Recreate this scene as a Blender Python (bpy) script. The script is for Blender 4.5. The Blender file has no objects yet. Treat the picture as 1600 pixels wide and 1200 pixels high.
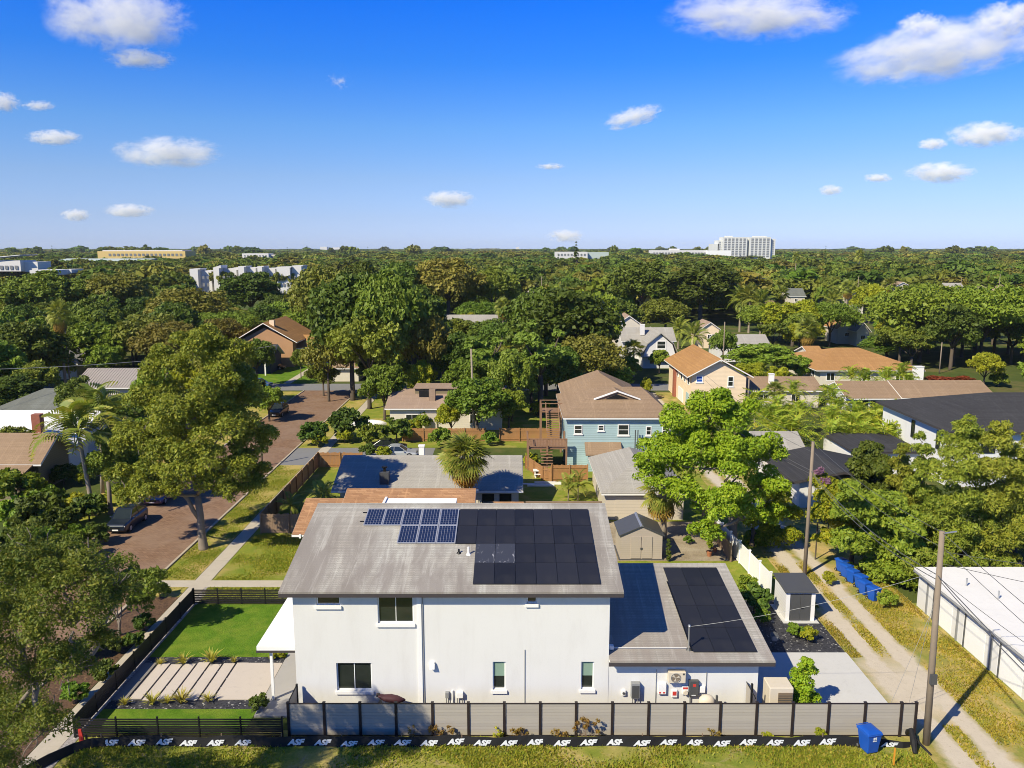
import bpy, math, random
import numpy as np
from mathutils import Vector, Matrix, Euler
R = math.radians
S = bpy.context.scene
COL = S.collection
# ------------------------------------------------------------------ camera, sky, sun
CAM_H, PITCH, FPX = 24.5, R(9.67), 1250.0
cd = bpy.data.cameras.new('camera'); cam = bpy.data.objects.new('camera', cd); COL.objects.link(cam)
cam.location = (0, 0, CAM_H); cam.rotation_euler = (R(90) - PITCH, 0, 0)
cd.sensor_width = 36; cd.lens = FPX / 1600 * 36; cd.clip_start = .5; cd.clip_end = 60000
S.camera = cam
SUN_AZ, SUN_EL = R(46), R(41)          # light travels towards +x,+y
w = bpy.data.worlds.new('World'); S.world = w; w.use_nodes = True
nt = w.node_tree; nt.nodes.clear()
wo = nt.nodes.new('ShaderNodeOutputWorld'); bg = nt.nodes.new('ShaderNodeBackground')
sk = nt.nodes.new('ShaderNodeTexSky'); sk.sky_type = 'NISHITA'; sk.sun_disc = False
sk.sun_elevation = SUN_EL; sk.sun_rotation = math.pi + SUN_AZ; sk.altitude = 30; sk.air_density = 1.0; sk.dust_density = .3; sk.ozone_density = 2.0
tc = nt.nodes.new('ShaderNodeTexCoord'); sx = nt.nodes.new('ShaderNodeSeparateXYZ'); rp = nt.nodes.new('ShaderNodeValToRGB'); mx = nt.nodes.new('ShaderNodeMix')
mx.data_type = 'RGBA'; mx.blend_type = 'MULTIPLY'; mx.inputs[0].default_value = 1
nt.links.new(tc.outputs['Generated'], sx.inputs[0]); nt.links.new(sx.outputs['Z'], rp.inputs[0])
SKY_STOPS = [(0.0, (.60, .80, 1.62)), (.036, (.56, .70, 1.26)), (.082, (.54, .69, 1.11)), (.14, (.39, .69, 1.18)), (.21, (.144, .575, 1.375)), (.27, (.062, .53, 1.58)), (.5, (.10, .44, 1.08)), (1.0, (.13, .37, .84))]
rp.color_ramp.elements[0].position = 0; rp.color_ramp.elements[0].color = (*SKY_STOPS[0][1], 1)
rp.color_ramp.elements[1].position = 1; rp.color_ramp.elements[1].color = (*SKY_STOPS[-1][1], 1)
for p, c in SKY_STOPS[1:-1]:
    e = rp.color_ramp.elements.new(p); e.color = (*c, 1)
nt.links.new(sk.outputs[0], mx.inputs[6]); nt.links.new(rp.outputs[0], mx.inputs[7]); nt.links.new(mx.outputs[2], bg.inputs[0])
bg.inputs[1].default_value = .0888
nt.links.new(bg.outputs[0], wo.inputs[0])
sl = bpy.data.lights.new('sun', 'SUN'); so = bpy.data.objects.new('sun', sl); COL.objects.link(so)
sl.energy = 4.7; sl.angle = R(.53); sl.color = (1, .90, .67)
so.rotation_euler = Vector((math.sin(SUN_AZ) * math.cos(SUN_EL), math.cos(SUN_AZ) * math.cos(SUN_EL), -math.sin(SUN_EL))).to_track_quat('-Z', 'Y').to_euler()
so.location = (-60, -60, 80)
vs = S.view_settings; vs.view_transform = 'Standard'; vs.look = 'None'; vs.exposure = .52; vs.gamma = 1; vs.use_curve_mapping = False
cy = S.cycles; cy.max_bounces = 20; cy.diffuse_bounces = 3; cy.glossy_bounces = 3; cy.transmission_bounces = 4; cy.transparent_max_bounces = 8; cy.volume_bounces = 20
cy.volume_step_rate = .35; cy.volume_max_steps = 160; cy.filter_width = .95; cy.use_denoising = True; cy.caustics_reflective = False; cy.caustics_refractive = False; cy.sample_clamp_indirect = 4
try: cy.denoiser = 'OPENIMAGEDENOISE'; cy.denoising_prefilter = 'ACCURATE'
except Exception: pass

# ------------------------------------------------------------------ geometry of the photograph: pixels (1600 x 1200) to real points
cp, sp_ = math.cos(PITCH), math.sin(PITCH)
def ray(px, py):
    a, b = (px - 800) / FPX, (600 - py) / FPX
    return Vector((a, cp + sp_ * b, -sp_ + cp * b))
def at(px, py, z=0.0):                  # the point at height z seen at this pixel
    d = ray(px, py); t = (z - CAM_H) / d.z
    return Vector((d.x * t, d.y * t, z))
def atd(px, py, Y):                     # the point at distance Y seen at this pixel
    d = ray(px, py); t = Y / d.y
    return Vector((d.x * t, Y, CAM_H + d.z * t))
def proj(x, y, z):
    dz = z - CAM_H
    zc = y * cp - dz * sp_; yc = y * sp_ + dz * cp
    return 800 + FPX * x / zc, 600 - FPX * yc / zc, zc
def mpp(Y, z=3): return (Y * cp + (CAM_H - z) * sp_) / FPX   # metres per pixel

# ------------------------------------------------------------------ node helpers and materials
MATS = {}
class NT:
    def __init__(s, name):
        s.m = bpy.data.materials.new(name); s.m.use_nodes = True; s.t = s.m.node_tree; s.t.nodes.clear()
        s.out = s.t.nodes.new('ShaderNodeOutputMaterial'); s.c = None
        MATS[name] = s.m
    def n(s, typ, **kw):
        x = s.t.nodes.new('ShaderNode' + typ)
        for k, v in kw.items(): setattr(x, k, v)
        return x
    def l(s, a, b): s.t.links.new(a, b)
    def set(s, sock, v):
        if hasattr(v, 'is_output'): s.l(v, sock)
        elif isinstance(v, (tuple, list)): sock.default_value = (*v, 1) if len(v) == 3 and len(sock.default_value) == 4 else v
        else: sock.default_value = v
    def co(s, scale=None, kind='Object'):
        if s.c is None: s.c = s.n('TexCoord')
        o = s.c.outputs[kind]
        if scale is None: return o
        mp = s.n('Mapping'); s.l(o, mp.inputs[0]); mp.inputs['Scale'].default_value = scale if isinstance(scale, (tuple, list)) else (scale,) * 3
        return mp.outputs[0]
    def pos(s):
        return s.n('NewGeometry').outputs['Position']
    def noise(s, sc, det=3, vec=None, rough=.55, dist=0):
        x = s.n('TexNoise'); x.inputs['Scale'].default_value = sc; x.inputs['Detail'].default_value = det; x.inputs['Roughness'].default_value = rough; x.inputs['Distortion'].default_value = dist
        s.l(vec if vec is not None else s.co(), x.inputs['Vector']); return x.outputs['Fac']
    def ramp(s, f, *stops, const=False):
        x = s.n('ValToRGB'); r = x.color_ramp
        if const: r.interpolation = 'CONSTANT'
        while len(r.elements) < len(stops): r.elements.new(.5)
        for e, (p, c) in zip(r.elements, stops):
            e.position = p; e.color = (*c, 1) if not isinstance(c, (int, float)) else (c, c, c, 1)
        s.l(f, x.inputs[0]); return x.outputs[0]
    def mix(s, f, a, b, mode='MIX'):
        x = s.n('Mix', data_type='RGBA', blend_type=mode)
        s.set(x.inputs[0], f); s.set(x.inputs[6], a); s.set(x.inputs[7], b); return x.outputs[2]
    def math(s, op, a, b=0.0, c=None):
        x = s.n('Math', operation=op); s.set(x.inputs[0], a); s.set(x.inputs[1], b)
        if c is not None: s.set(x.inputs[2], c)
        return x.outputs[0]
    def bump(s, h, st=.3, d=.02):
        x = s.n('Bump'); x.inputs['Strength'].default_value = st; x.inputs['Distance'].default_value = d; s.l(h, x.inputs['Height']); return x.outputs[0]
    def pbr(s, col, rough=.8, bump=None, spec=.3, metal=0, coat=0):
        b = s.n('BsdfPrincipled'); s.set(b.inputs['Base Color'], col); s.set(b.inputs['Roughness'], rough)
        b.inputs['Specular IOR Level'].default_value = spec; b.inputs['Metallic'].default_value = metal; b.inputs['Coat Weight'].default_value = coat
        if bump is not None: s.l(bump, b.inputs['Normal'])
        s.l(b.outputs[0], s.out.inputs[0]); return s.m
def sc3(c, k): return tuple(min(1, x * k) for x in c)
def plain(name, c, rough=.7, var=.12, sc=3.0, bump=.15, spec=.3, metal=0, coat=0, bsc=40):
    t = NT(name)
    f = t.noise(sc, 5); g = t.noise(sc * 9, 3)
    col = t.mix(f, sc3(c, 1 - var), sc3(c, 1 + var)); col = t.mix(t.math('MULTIPLY', g, .5), col, t.mix(.5, col, sc3(c, 1 - var * 1.6)))
    return t.pbr(col, rough, t.bump(t.noise(bsc, 3), bump, .01) if bump else None, spec, metal, coat)
def shingle(name, c1, c2, stain=None, k=5.2, tab=.33, amt=.5, course=.14, wash=None):
    """asphalt shingles: courses follow equal heights, tabs run along the slope; k = 1 / sin(pitch)"""
    t = NT(name); p = t.n('SeparateXYZ'); t.l(t.co(), p.inputs[0])
    u = t.math('ADD', p.outputs[0], p.outputs[1]); v = t.math('MULTIPLY', p.outputs[2], k)
    cv = t.n('CombineXYZ'); t.l(u, cv.inputs[0]); t.l(v, cv.inputs[1])
    b = t.n('TexBrick'); b.inputs['Scale'].default_value = 1; b.inputs['Mortar Size'].default_value = .018; b.inputs['Brick Width'].default_value = tab; b.inputs['Row Height'].default_value = course
    b.inputs['Color1'].default_value = (*c1, 1); b.inputs['Color2'].default_value = (*c2, 1); b.inputs['Mortar'].default_value = (*sc3(c1, .55), 1); b.inputs['Bias'].default_value = 0
    t.l(cv.outputs[0], b.inputs['Vector'])
    wn = t.n('TexWhiteNoise', noise_dimensions='1D'); t.l(t.math('FLOOR', t.math('DIVIDE', v, course)), wn.inputs['W']); rowv = t.math('ADD', t.math('MULTIPLY', wn.outputs['Value'], .34), .80)
    rc = t.n('CombineXYZ'); [t.l(rowv, rc.inputs[i]) for i in range(3)]
    col = t.mix(1, b.outputs['Color'], rc.outputs[0], 'MULTIPLY')
    col = t.mix(t.ramp(t.noise(.35, 5), (.35, 0), (.7, 1)), col, t.mix(.45, col, sc3(c1, .75)))
    if stain:
        mp = t.n('Mapping'); mp.inputs['Scale'].default_value = (.9, .16, .16); t.l(t.co(), mp.inputs[0])
        msk = t.math('MULTIPLY', t.ramp(t.noise(1.1, 6, mp.outputs[0], .62, .4), (.37, 0), (.56, 1)), amt)
        if wash: msk = t.math('MULTIPLY', msk, t.ramp(t.math('ADD', t.math('MULTIPLY', t.math('SUBTRACT', p.outputs[2], wash[0]), 1 / (wash[1] - wash[0])), t.math('MULTIPLY', t.math('SUBTRACT', t.noise(.22, 4), .5), 1.3)), (.45, 1), (.95, .22)))   # rain-borne growth, heavier lower down the slope
        col = t.mix(msk, col, stain)
        mp3 = t.n('Mapping'); mp3.inputs['Scale'].default_value = (.32, .10, .10); t.l(t.co(), mp3.inputs[0]); col = t.mix(t.math('MULTIPLY', t.ramp(t.noise(.9, 5, mp3.outputs[0], .6, .8), (.38, 0), (.58, 1)), amt * .85), col, t.mix(1, col, (.60, .52, .48), 'MULTIPLY'))
        mp2 = t.n('Mapping'); mp2.inputs['Scale'].default_value = (2.2, .12, .12); t.l(t.co(), mp2.inputs[0])
        col = t.mix(t.math('MULTIPLY', t.ramp(t.noise(1.3, 5, mp2.outputs[0], .7, .6), (.56, 0), (.68, 1)), .35), col, sc3(c2, 1.25))
    col = t.mix(.35, col, t.mix(t.noise(60, 2), sc3(c1, .6), sc3(c2, 1.35)))
    return t.pbr(col, .92, t.bump(t.math('ADD', b.outputs['Fac'], t.math('MULTIPLY', t.noise(70, 2), -.5)), .35, .02) if True else None, .15)
def leafm(name, a, b, c, trans=.22, gloss=.25, hue=.5, LG=2.3):
    """leaves: tone varies from clump to clump, from leaf to leaf and from plant to plant"""
    t = NT(name); oi = t.n('ObjectInfo')
    a, b, c = [(x[0] * LG * 1.06, x[1] * LG, x[2] * LG * .55) for x in (a, b, c)]; f = t.ramp(t.noise(.45, 4), (.32, 0), (.68, 1)); g = t.noise(6.0, 2)
    col = t.mix(f, a, b); col = t.mix(t.ramp(g, (.5, 0), (.72, 1)), col, c)
    hs = t.n('HueSaturation'); t.l(col, hs.inputs['Color'])
    t.l(t.math('ADD', t.math('MULTIPLY', oi.outputs['Random'], .045 * hue * 2), .5 - .0225 * hue * 2), hs.inputs['Hue'])
    t.l(t.math('ADD', t.math('MULTIPLY', t.math('FRACT', t.math('MULTIPLY', oi.outputs['Random'], 7.31)), .9 * hue), 1 - .4 * hue), hs.inputs['Value'])
    d = t.n('BsdfPrincipled'); t.l(hs.outputs[0], d.inputs['Base Color']); d.inputs['Roughness'].default_value = .55; d.inputs['Specular IOR Level'].default_value = gloss
    tr = t.n('BsdfTranslucent'); t.l(t.mix(1, hs.outputs[0], (1.25, 1.2, .55), 'MULTIPLY'), tr.inputs[0])
    ms = t.n('MixShader'); ms.inputs[0].default_value = trans; t.l(d.outputs[0], ms.inputs[1]); t.l(tr.outputs[0], ms.inputs[2]); t.l(ms.outputs[0], t.out.inputs[0])
    return t.m
def grassm(name, g1, g2, dry, dry_lo=.45, dry_hi=.62, sc=.35, bare=None):
    t = NT(name); p = t.pos()
    col = t.mix(t.ramp(t.noise(sc * 3, 4, p), (.35, 0), (.65, 1)), g1, g2)
    col = t.mix(t.ramp(t.noise(sc, 6, p, .62, .6), (dry_lo, 0), (dry_hi, 1)), col, dry)
    if bare: col = t.mix(t.ramp(t.noise(sc * 1.7, 6, p, .65, 1.0), (.58, 0), (.70, .9)), col, bare)
    col = t.mix(.55, col, t.mix(1, col, t.mix(t.noise(9, 4, p, .7), (.25, .25, .25), (1.7, 1.7, 1.6)), 'MULTIPLY'))
    return t.pbr(col, .95, t.bump(t.noise(14, 5, p, .7), .8, .08), .1)
# --- setting
m_ground = grassm('ground_mix', (.06, .085, .02), (.085, .11, .026), (.16, .13, .055), .5, .7, .12)
m_verge = grassm('dry_verge_grass', (.17, .215, .030), (.26, .265, .045), (.44, .35, .13), .47, .66, .33, (.36, .27, .18))
m_verge2 = grassm('kerb_strip_grass', (.19, .23, .030), (.29, .28, .045), (.45, .34, .12), .40, .62, .3)
m_turf = grassm('clipped_turf', (.080, .17, .012), (.12, .215, .018), (.19, .25, .030), .46, .7, .4)
m_yard = grassm('yard_grass', (.17, .225, .028), (.25, .265, .04), (.38, .30, .10), .5, .68, .3)
m_dirt = grassm('bare_dirt', (.25, .20, .14), (.33, .27, .19), (.40, .34, .26), .4, .7, .5)
def concrete(name, c, st=.25):
    t = NT(name); p = t.pos()
    col = t.mix(t.noise(.8, 6, p, .65), sc3(c, 1 - st), sc3(c, 1 + st)); col = t.mix(t.ramp(t.noise(2.3, 6, p, .7, .8), (.55, 0), (.75, .35)), col, sc3(c, .6))
    col = t.mix(.3, col, t.mix(t.noise(45, 2, p), sc3(c, .8), sc3(c, 1.2)))
    return t.pbr(col, .85, t.bump(t.noise(30, 4, p), .2, .01), .2)
m_walk = concrete('pavement_concrete', (.45, .40, .32)); m_patio = concrete('patio_concrete', (.53, .525, .51), .10); m_paver = concrete('paver_concrete', (.52, .46, .40), .07)
m_slabdark = concrete('dark_paver', (.22, .205, .19), .1); m_asph = concrete('grey_asphalt', (.20, .20, .20), .15); m_sand = concrete('shell_sand', (.50, .44, .36), .15)
m_kerb = concrete('kerb_stone', (.40, .34, .25), .2); m_porch = concrete('porch_concrete', (.36, .345, .33), .12)
t = NT('street_brick'); p = t.pos(); b = t.n('TexBrick'); t.l(p, b.inputs['Vector']); b.inputs['Scale'].default_value = 1; b.inputs['Brick Width'].default_value = .34; b.inputs['Row Height'].default_value = .17; b.inputs['Mortar Size'].default_value = .014
b.inputs['Color1'].default_value = (.19, .11, .066, 1); b.inputs['Color2'].default_value = (.285, .175, .108, 1); b.inputs['Mortar'].default_value = (.09, .06, .045, 1)
c = t.mix(t.ramp(t.noise(.25, 6, p, .65, .5), (.38, 0), (.66, .75)), b.outputs['Color'], (.255, .175, .125)); c = t.mix(t.ramp(t.noise(.9, 6, p, .7), (.58, 0), (.72, .6)), c, (.30, .21, .13))
c = t.mix(t.ramp(t.noise(5, 4, p, .7), (.62, 0), (.72, .6)), c, (.34, .25, .14)); m_brickroad = t.pbr(c, .9, t.bump(b.outputs['Fac'], -.4, .02), .15)
# lane: two sandy wheel tracks with grass between (x is measured from the lane's own origin)
t = NT('lane_surface'); p = t.pos(); s3 = t.n('SeparateXYZ'); t.l(p, s3.inputs[0]); wob = t.math('MULTIPLY', t.math('SUBTRACT', t.noise(.55, 6, p, .65), .5), 1.5); X = t.math('ADD', s3.outputs[0], wob)
def band(t, X, c, hw, soft): return t.math('MULTIPLY', t.math('SUBTRACT', hw + soft / 2, t.math('ABSOLUTE', t.math('SUBTRACT', X, c))), 1 / soft)
ms = t.math('MAXIMUM', t.math('MINIMUM', band(t, X, 21.8, .62, .5), 1), t.math('MINIMUM', band(t, X, 23.7, .64, .5), 1))
apron = t.math('MINIMUM', band(t, X, 22.5, 1.7, .9), t.math('MINIMUM', band(t, s3.outputs[1], 41.6, 3.2, 4.0), 1))
ms = t.math('MINIMUM', t.math('MAXIMUM', t.math('MAXIMUM', ms, apron), 0), 1)
g = t.mix(t.ramp(t.noise(1.1, 5, p), (.35, 0), (.65, 1)), (.20, .225, .045), (.31, .26, .075)); g = t.mix(t.ramp(t.noise(.5, 6, p, .6, .5), (.44, 0), (.62, 1)), g, (.46, .34, .13))
g = t.mix(.55, g, t.mix(1, g, t.mix(t.noise(9, 4, p, .7), (.3, .3, .3), (1.6, 1.6, 1.5)), 'MULTIPLY'))
sd = t.mix(t.noise(1.2, 6, p, .65), (.47, .405, .31), (.64, .56, .44)); sd = t.mix(t.ramp(t.noise(3.5, 5, p, .7), (.56, 0), (.72, .55)), sd, (.28, .22, .12)); sd = t.mix(.3, sd, t.mix(t.noise(50, 2, p), (.25, .21, .17), (.68, .62, .55)))
m_lane = t.pbr(t.mix(ms, g, sd), .93, t.bump(t.noise(12, 5, p, .7), .6, .06), .12)
def gravel(name, a, b, c):
    t = NT(name); p = t.pos(); v = t.n('TexVoronoi'); t.l(p, v.inputs['Vector']); v.inputs['Scale'].default_value = 11
    s = t.n('SeparateColor'); t.l(v.outputs['Color'], s.inputs[0])
    col = t.ramp(s.outputs[0], (0, a), (.55, b), (.93, b), (1, c))
    return t.pbr(col, .7, t.bump(v.outputs['Distance'], -.9, .06), .3)
m_gravel = gravel('black_gravel', (.018, .018, .022), (.05, .05, .058), (.40, .39, .37)); m_pebble = gravel('pale_pebbles', (.18, .16, .15), (.34, .31, .29), (.6, .57, .54)); m_mulch = gravel('brown_mulch', (.06, .035, .02), (.12, .07, .04), (.2, .12, .06))
# --- building
t = NT('white_stucco'); c = t.mix(t.noise(.5, 6, None, .6), (.655, .655, .645), (.705, .703, .69)); c = t.mix(t.ramp(t.noise(1.3, 6, t.co((.8, .8, .2)), .7), (.50, 0), (.8, .45)), c, (.56, .545, .52))
zz = t.n('SeparateXYZ'); t.l(t.pos(), zz.inputs[0]); c = t.mix(t.math('MULTIPLY', t.math('MULTIPLY', t.ramp(t.math('MULTIPLY', zz.outputs[2], .45), (0, 1), (1, 0)), t.noise(2.2, 5, t.pos(), .7)), .32), c, (.40, .37, .32)); c = t.mix(t.math('MULTIPLY', t.ramp(t.noise(1.4, 6, t.co((2.4, 2.4, .10)), .75), (.54, 0), (.72, 1)), .07), c, (.42, .40, .37))
m_stucco = t.pbr(c, .9, t.bump(t.noise(55, 4), .25, .008), .2)
m_white = plain('white_paint', (.80, .80, .79), .5, .03, 2, .05); m_trim = plain('white_trim', (.78, .77, .75), .6, .05, 3, .05); m_vinyl = plain('white_vinyl', (.82, .82, .82), .35, .03, 1, 0)
m_fascia = plain('dark_fascia', (.060, .052, .055), .6, .2, 4, .1); m_black = plain('black_metal', (.012, .012, .013), .45, .2, 4, .0); m_brownpost = plain('dark_bronze_post', (.030, .022, .022), .45, .2, 4, .05)
t = NT('window_glass'); m_glass = t.pbr(t.mix(t.noise(1.2, 3), (.010, .014, .012), (.030, .038, .030)), .04, None, .6)
m_blind = plain('green_roller_blind', (.22, .32, .25), .6, .05, 6, 0); m_curtain = plain('grey_curtain', (.25, .25, .25), .8, .1, 4, .1)
m_rmain = shingle('weathered_grey_shingle', (.40, .39, .355), (.51, .50, .455), (.165, .135, .124), 5.0, .34, 1.0, .16, (7.2, 9.0))
m_rgar = shingle('garage_grey_shingle', (.37, .355, .32), (.46, .44, .40), (.23, .185, .165), 8.4, .34, .7, .16, (3.4, 4.6))
m_rbrown = shingle('brown_shingle', (.29, .20, .125), (.37, .265, .175), (.22, .15, .10), 3.5, .4, .35); m_rorange = shingle('orange_brown_shingle', (.41, .215, .08), (.50, .285, .115), (.28, .15, .065), 3.5, .4, .4)
m_rtan = shingle('tan_shingle', (.36, .26, .19), (.42, .31, .235), (.26, .19, .14), 4, .4, .4); m_rgrey = shingle('grey_shingle', (.35, .335, .305), (.43, .41, .37), (.27, .25, .225), 4, .4, .3)
m_rdark = shingle('charcoal_shingle', (.042, .042, .046), (.065, .065, .07), (.05, .05, .05), 3, .4, .3); m_rmix = shingle('mottled_brown_shingle', (.27, .135, .070), (.56, .33, .18), (.20, .11, .07), 4.2, .75, .35, .30)
m_rgreen = shingle('grey_green_shingle', (.15, .16, .145), (.20, .21, .19), (.10, .11, .09), 3, .4, .4); m_rwhite = concrete('white_roof_coating', (.70, .69, .67), .12)
m_rmetal = plain('ribbed_grey_metal', (.36, .32, .29), .5, .12, 1, .1)
def siding(name, c, step=.2, dark=.6):
    t = NT(name); p = t.n('SeparateXYZ'); t.l(t.co(), p.inputs[0]); f = t.math('FRACT', t.math('MULTIPLY', p.outputs[2], 1 / step))
    col = t.mix(t.noise(.7, 5), sc3(c, .88), sc3(c, 1.1)); col = t.mix(t.ramp(f, (0, 1), (.12, 0), (.9, 0), (1, .8)), col, sc3(c, dark))
    return t.pbr(col, .7, t.bump(f, -.5, .03), .25)
m_teal = siding('teal_clapboard', (.36, .49, .51), .25, .45); m_peach = siding('peach_clapboard', (.80, .64, .46)); m_rustw = siding('rust_clapboard', (.45, .26, .14)); m_beige = siding('beige_siding', (.54, .48, .40), .3, .75); m_cream = siding('cream_wall', (.62, .57, .48), .25, .85)
m_greyw = siding('pale_grey_clapboard', (.66, .65, .65), .2, .8); m_olive = siding('olive_shingle_wall', (.21, .175, .11), .22, .7); m_navy = siding('navy_clapboard', (.03, .05, .09)); m_taupe = siding('taupe_plastic', (.42, .36, .30), .16, .8)
m_wood = plain('cedar_fence_wood', (.36, .185, .075), .8, .35, 1.2, .3); m_wood2 = plain('grey_brown_wood', (.26, .18, .12), .85, .3, 1.2, .3); m_deck = plain('deck_wood', (.26, .15, .09), .8, .3, 2, .2)
m_chim = plain('brick_red', (.30, .11, .07), .9, .3, 6, .3)
t = NT('composite_slat'); oi = t.n('ObjectInfo'); c = t.mix(oi.outputs['Random'], (.385, .35, .30), (.435, .395, .335)); c = t.mix(t.noise(1.5, 5, t.co((1, 1, 14))), t.mix(.6, c, (.28, .26, .235)), c); m_slat = t.pbr(c, .75, t.bump(t.noise(40, 3, t.co((.3, 1, 6))), .2, .004), .2)
m_bslat = plain('black_slat', (.020, .018, .018), .5, .25, 3, .05)
t = NT('pool_heating_mat'); f = t.math('FRACT', t.math('MULTIPLY', t.n('SeparateXYZ').outputs[0], 1.0)); oi = t.n('ObjectInfo')
c = t.mix(oi.outputs['Random'], (.012, .013, .018), (.022, .023, .030)); c = t.mix(t.ramp(t.noise(.8, 5), (.5, 0), (.75, .6)), c, (.035, .034, .036)); m_mat = t.pbr(c, .5, t.bump(t.noise(30, 2, t.co((2, .1, .1))), .15, .005), .35)
t = NT('scuffed_heating_mat'); c = t.mix(t.ramp(t.noise(1.5, 5, t.co((2.2, .8, 1)), .7, 1.2), (.60, 0), (.64, 1)), (.042, .046, .062), (.34, .34, .37)); m_matworn = t.pbr(c, .5, None, .4)
t = NT('solar_cell'); c = t.mix(t.noise(2, 3), (.008, .014, .045), (.014, .026, .075)); m_cell = t.pbr(c, .12, None, .5, 0, .3)
m_alu = plain('aluminium', (.62, .62, .63), .35, .06, 3, 0, .5, .6); m_back = plain('panel_backsheet', (.22, .27, .42), .3, .02, 2, 0); m_grey = plain('grey_enamel', (.25, .255, .26), .45, .08, 3, 0); m_dgrey = plain('charcoal_enamel', (.075, .077, .08), .4, .1, 3, 0)
m_ivory = plain('ivory_enamel', (.62, .55, .44), .45, .05, 3, 0); m_redlab = plain('red_label', (.55, .05, .04), .5, .05, 3, 0); m_galv = plain('galvanised_steel', (.48, .49, .5), .4, .1, 4, 0, .5, .7); m_maroon = plain('maroon_cover', (.07, .025, .03), .6, .2, 3, .2)
m_blue = plain('blue_bin_plastic', (.012, .085, .42), .38, .12, 1.5, .05, .4); m_pole = plain('weathered_pole_wood', (.25, .20, .15), .9, .3, 1.2, .4); m_wire = plain('cable_black', (.10, .10, .10), .5, .1, 2, 0); m_wirep = plain('cable_grey', (.35, .35, .35), .5, .1, 2, 0)
m_terra = plain('terracotta', (.36, .15, .07), .8, .2, 4, .1); m_red = plain('red_paint', (.5, .04, .03), .5, .1, 3, 0); m_orangestake = plain('orange_stake', (.65, .28, .03), .6, .1, 3, 0); m_tyre = plain('tyre_rubber', (.02, .02, .02), .8, .1, 3, 0)
m_silt = plain('black_silt_fabric', (.014, .014, .015), .75, .4, 1.5, .3); m_letter = plain('white_lettering', (.62, .64, .66), .6, .15, 5, 0); m_beton = plain('pale_far_wall', (.62, .61, .60), .8, .05, .2, 0); m_yellow = plain('yellow_far_wall', (.60, .44, .17), .8, .05, .2, 0)
m_seafoam = plain('pale_green_roof', (.42, .49, .46), .7, .06, .2, 0); m_farwin = plain('far_window_dark', (.20, .205, .21), .3, .2, .5, 0); m_towerw = plain('tower_concrete', (.62, .63, .60), .8, .05, .1, 0)
def paint(name, c): return NT(name).pbr(c, .28, None, .5, .2, .6)
m_cardark = paint('black_blue_paint', (.016, .024, .042)); m_carblk = paint('black_paint', (.010, .010, .012)); m_carsil = paint('silver_paint', (.45, .47, .49)); m_carblue = paint('blue_paint', (.04, .16, .30)); m_carpur = paint('plum_paint', (.10, .06, .13))
m_headl = NT('headlight_lens').pbr((.75, .76, .78), .1, None, .6)
# --- plants
L_OAK = leafm('oak_leaves', (.070, .098, .020), (.048, .072, .016), (.115, .130, .030)); L_OAKN = leafm('yellow_oak_leaves', (.095, .115, .020), (.055, .078, .016), (.175, .165, .030), hue=.1); L_OAK2 = leafm('olive_leaves', (.095, .100, .026), (.066, .078, .020), (.150, .130, .045)); L_DARK = leafm('dark_leaves', (.038, .064, .014), (.026, .046, .011), (.070, .090, .020))  # the near oak gets a yellower leaf tone of its own
L_LIME = leafm('lime_leaves', (.105, .165, .012), (.070, .125, .010), (.17, .20, .022), .24, .3, .2); L_MID = leafm('mid_leaves', (.070, .110, .018), (.050, .084, .015), (.120, .145, .026)); L_YEL = leafm('yellow_green_leaves', (.15, .17, .018), (.10, .13, .016), (.26, .23, .03), .35, .25, .2, LG=2.1)
L_BAM = leafm('bamboo_leaves', (.105, .125, .025), (.065, .088, .018), (.17, .165, .040), .33, .25, .4); L_PINE = leafm('pine_needles', (.085, .125, .030), (.06, .095, .022), (.115, .145, .04)); L_SPARSE = leafm('sparse_leaves', (.090, .118, .026), (.042, .072, .018), (.18, .18, .05), .3, .25, .1, LG=1.65)
L_PALM = leafm('palm_fronds', (.080, .110, .028), (.115, .135, .035), (.17, .155, .06), .3, .4, .3); L_SKIRT = leafm('dry_palm_fronds', (.30, .20, .075), (.22, .14, .05), (.38, .27, .11), .3, .2, .2, LG=1.15); L_ARECA = leafm('areca_fronds', (.10, .155, .022), (.14, .17, .03), (.22, .20, .045), .35, .35, .3)
L_FLAX = leafm('striped_flax', (.36, .34, .11), (.28, .28, .09), (.44, .40, .16), .3, .3, .2, LG=1.15); L_GOLD = leafm('golden_shrub', (.36, .28, .03), (.28, .24, .03), (.42, .33, .05), .3, .3, .2, LG=1.2); L_WEED = leafm('dry_weed', (.26, .17, .075), (.17, .12, .05), (.20, .18, .06), .25, .1, .3, LG=1.1)
L_BLADE = leafm('grass_blades', (.15, .21, .028), (.23, .255, .045), (.38, .32, .11), .3, .15, .2, LG=1.15); L_DRY = leafm('dry_grass_blades', (.30, .25, .06), (.20, .22, .045), (.44, .33, .12), trans=.3, gloss=.15, hue=.2, LG=1.15); L_FAR = leafm('far_leaves', (.058, .080, .020), (.040, .060, .016), (.085, .100, .028), .25, .15, .8); L_PURP = leafm('purple_blossom', (.20, .10, .34), (.14, .08, .22), (.26, .16, .40), LG=1.2); L_RUST = leafm('rust_leaves', (.16, .04, .02), (.10, .05, .02), (.2, .08, .03), LG=1.2)
m_bark = plain('grey_bark', (.23, .19, .15), .9, .3, 2.5, .6, .15, 0, 0, 18); m_barkd = plain('dark_bark', (.10, .08, .06), .9, .3, 2, .6, .15, 0, 0, 18); m_ptrunk = plain('palm_trunk_bark', (.30, .25, .19), .9, .25, 3, .4, .15, 0, 0, 14)

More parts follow.
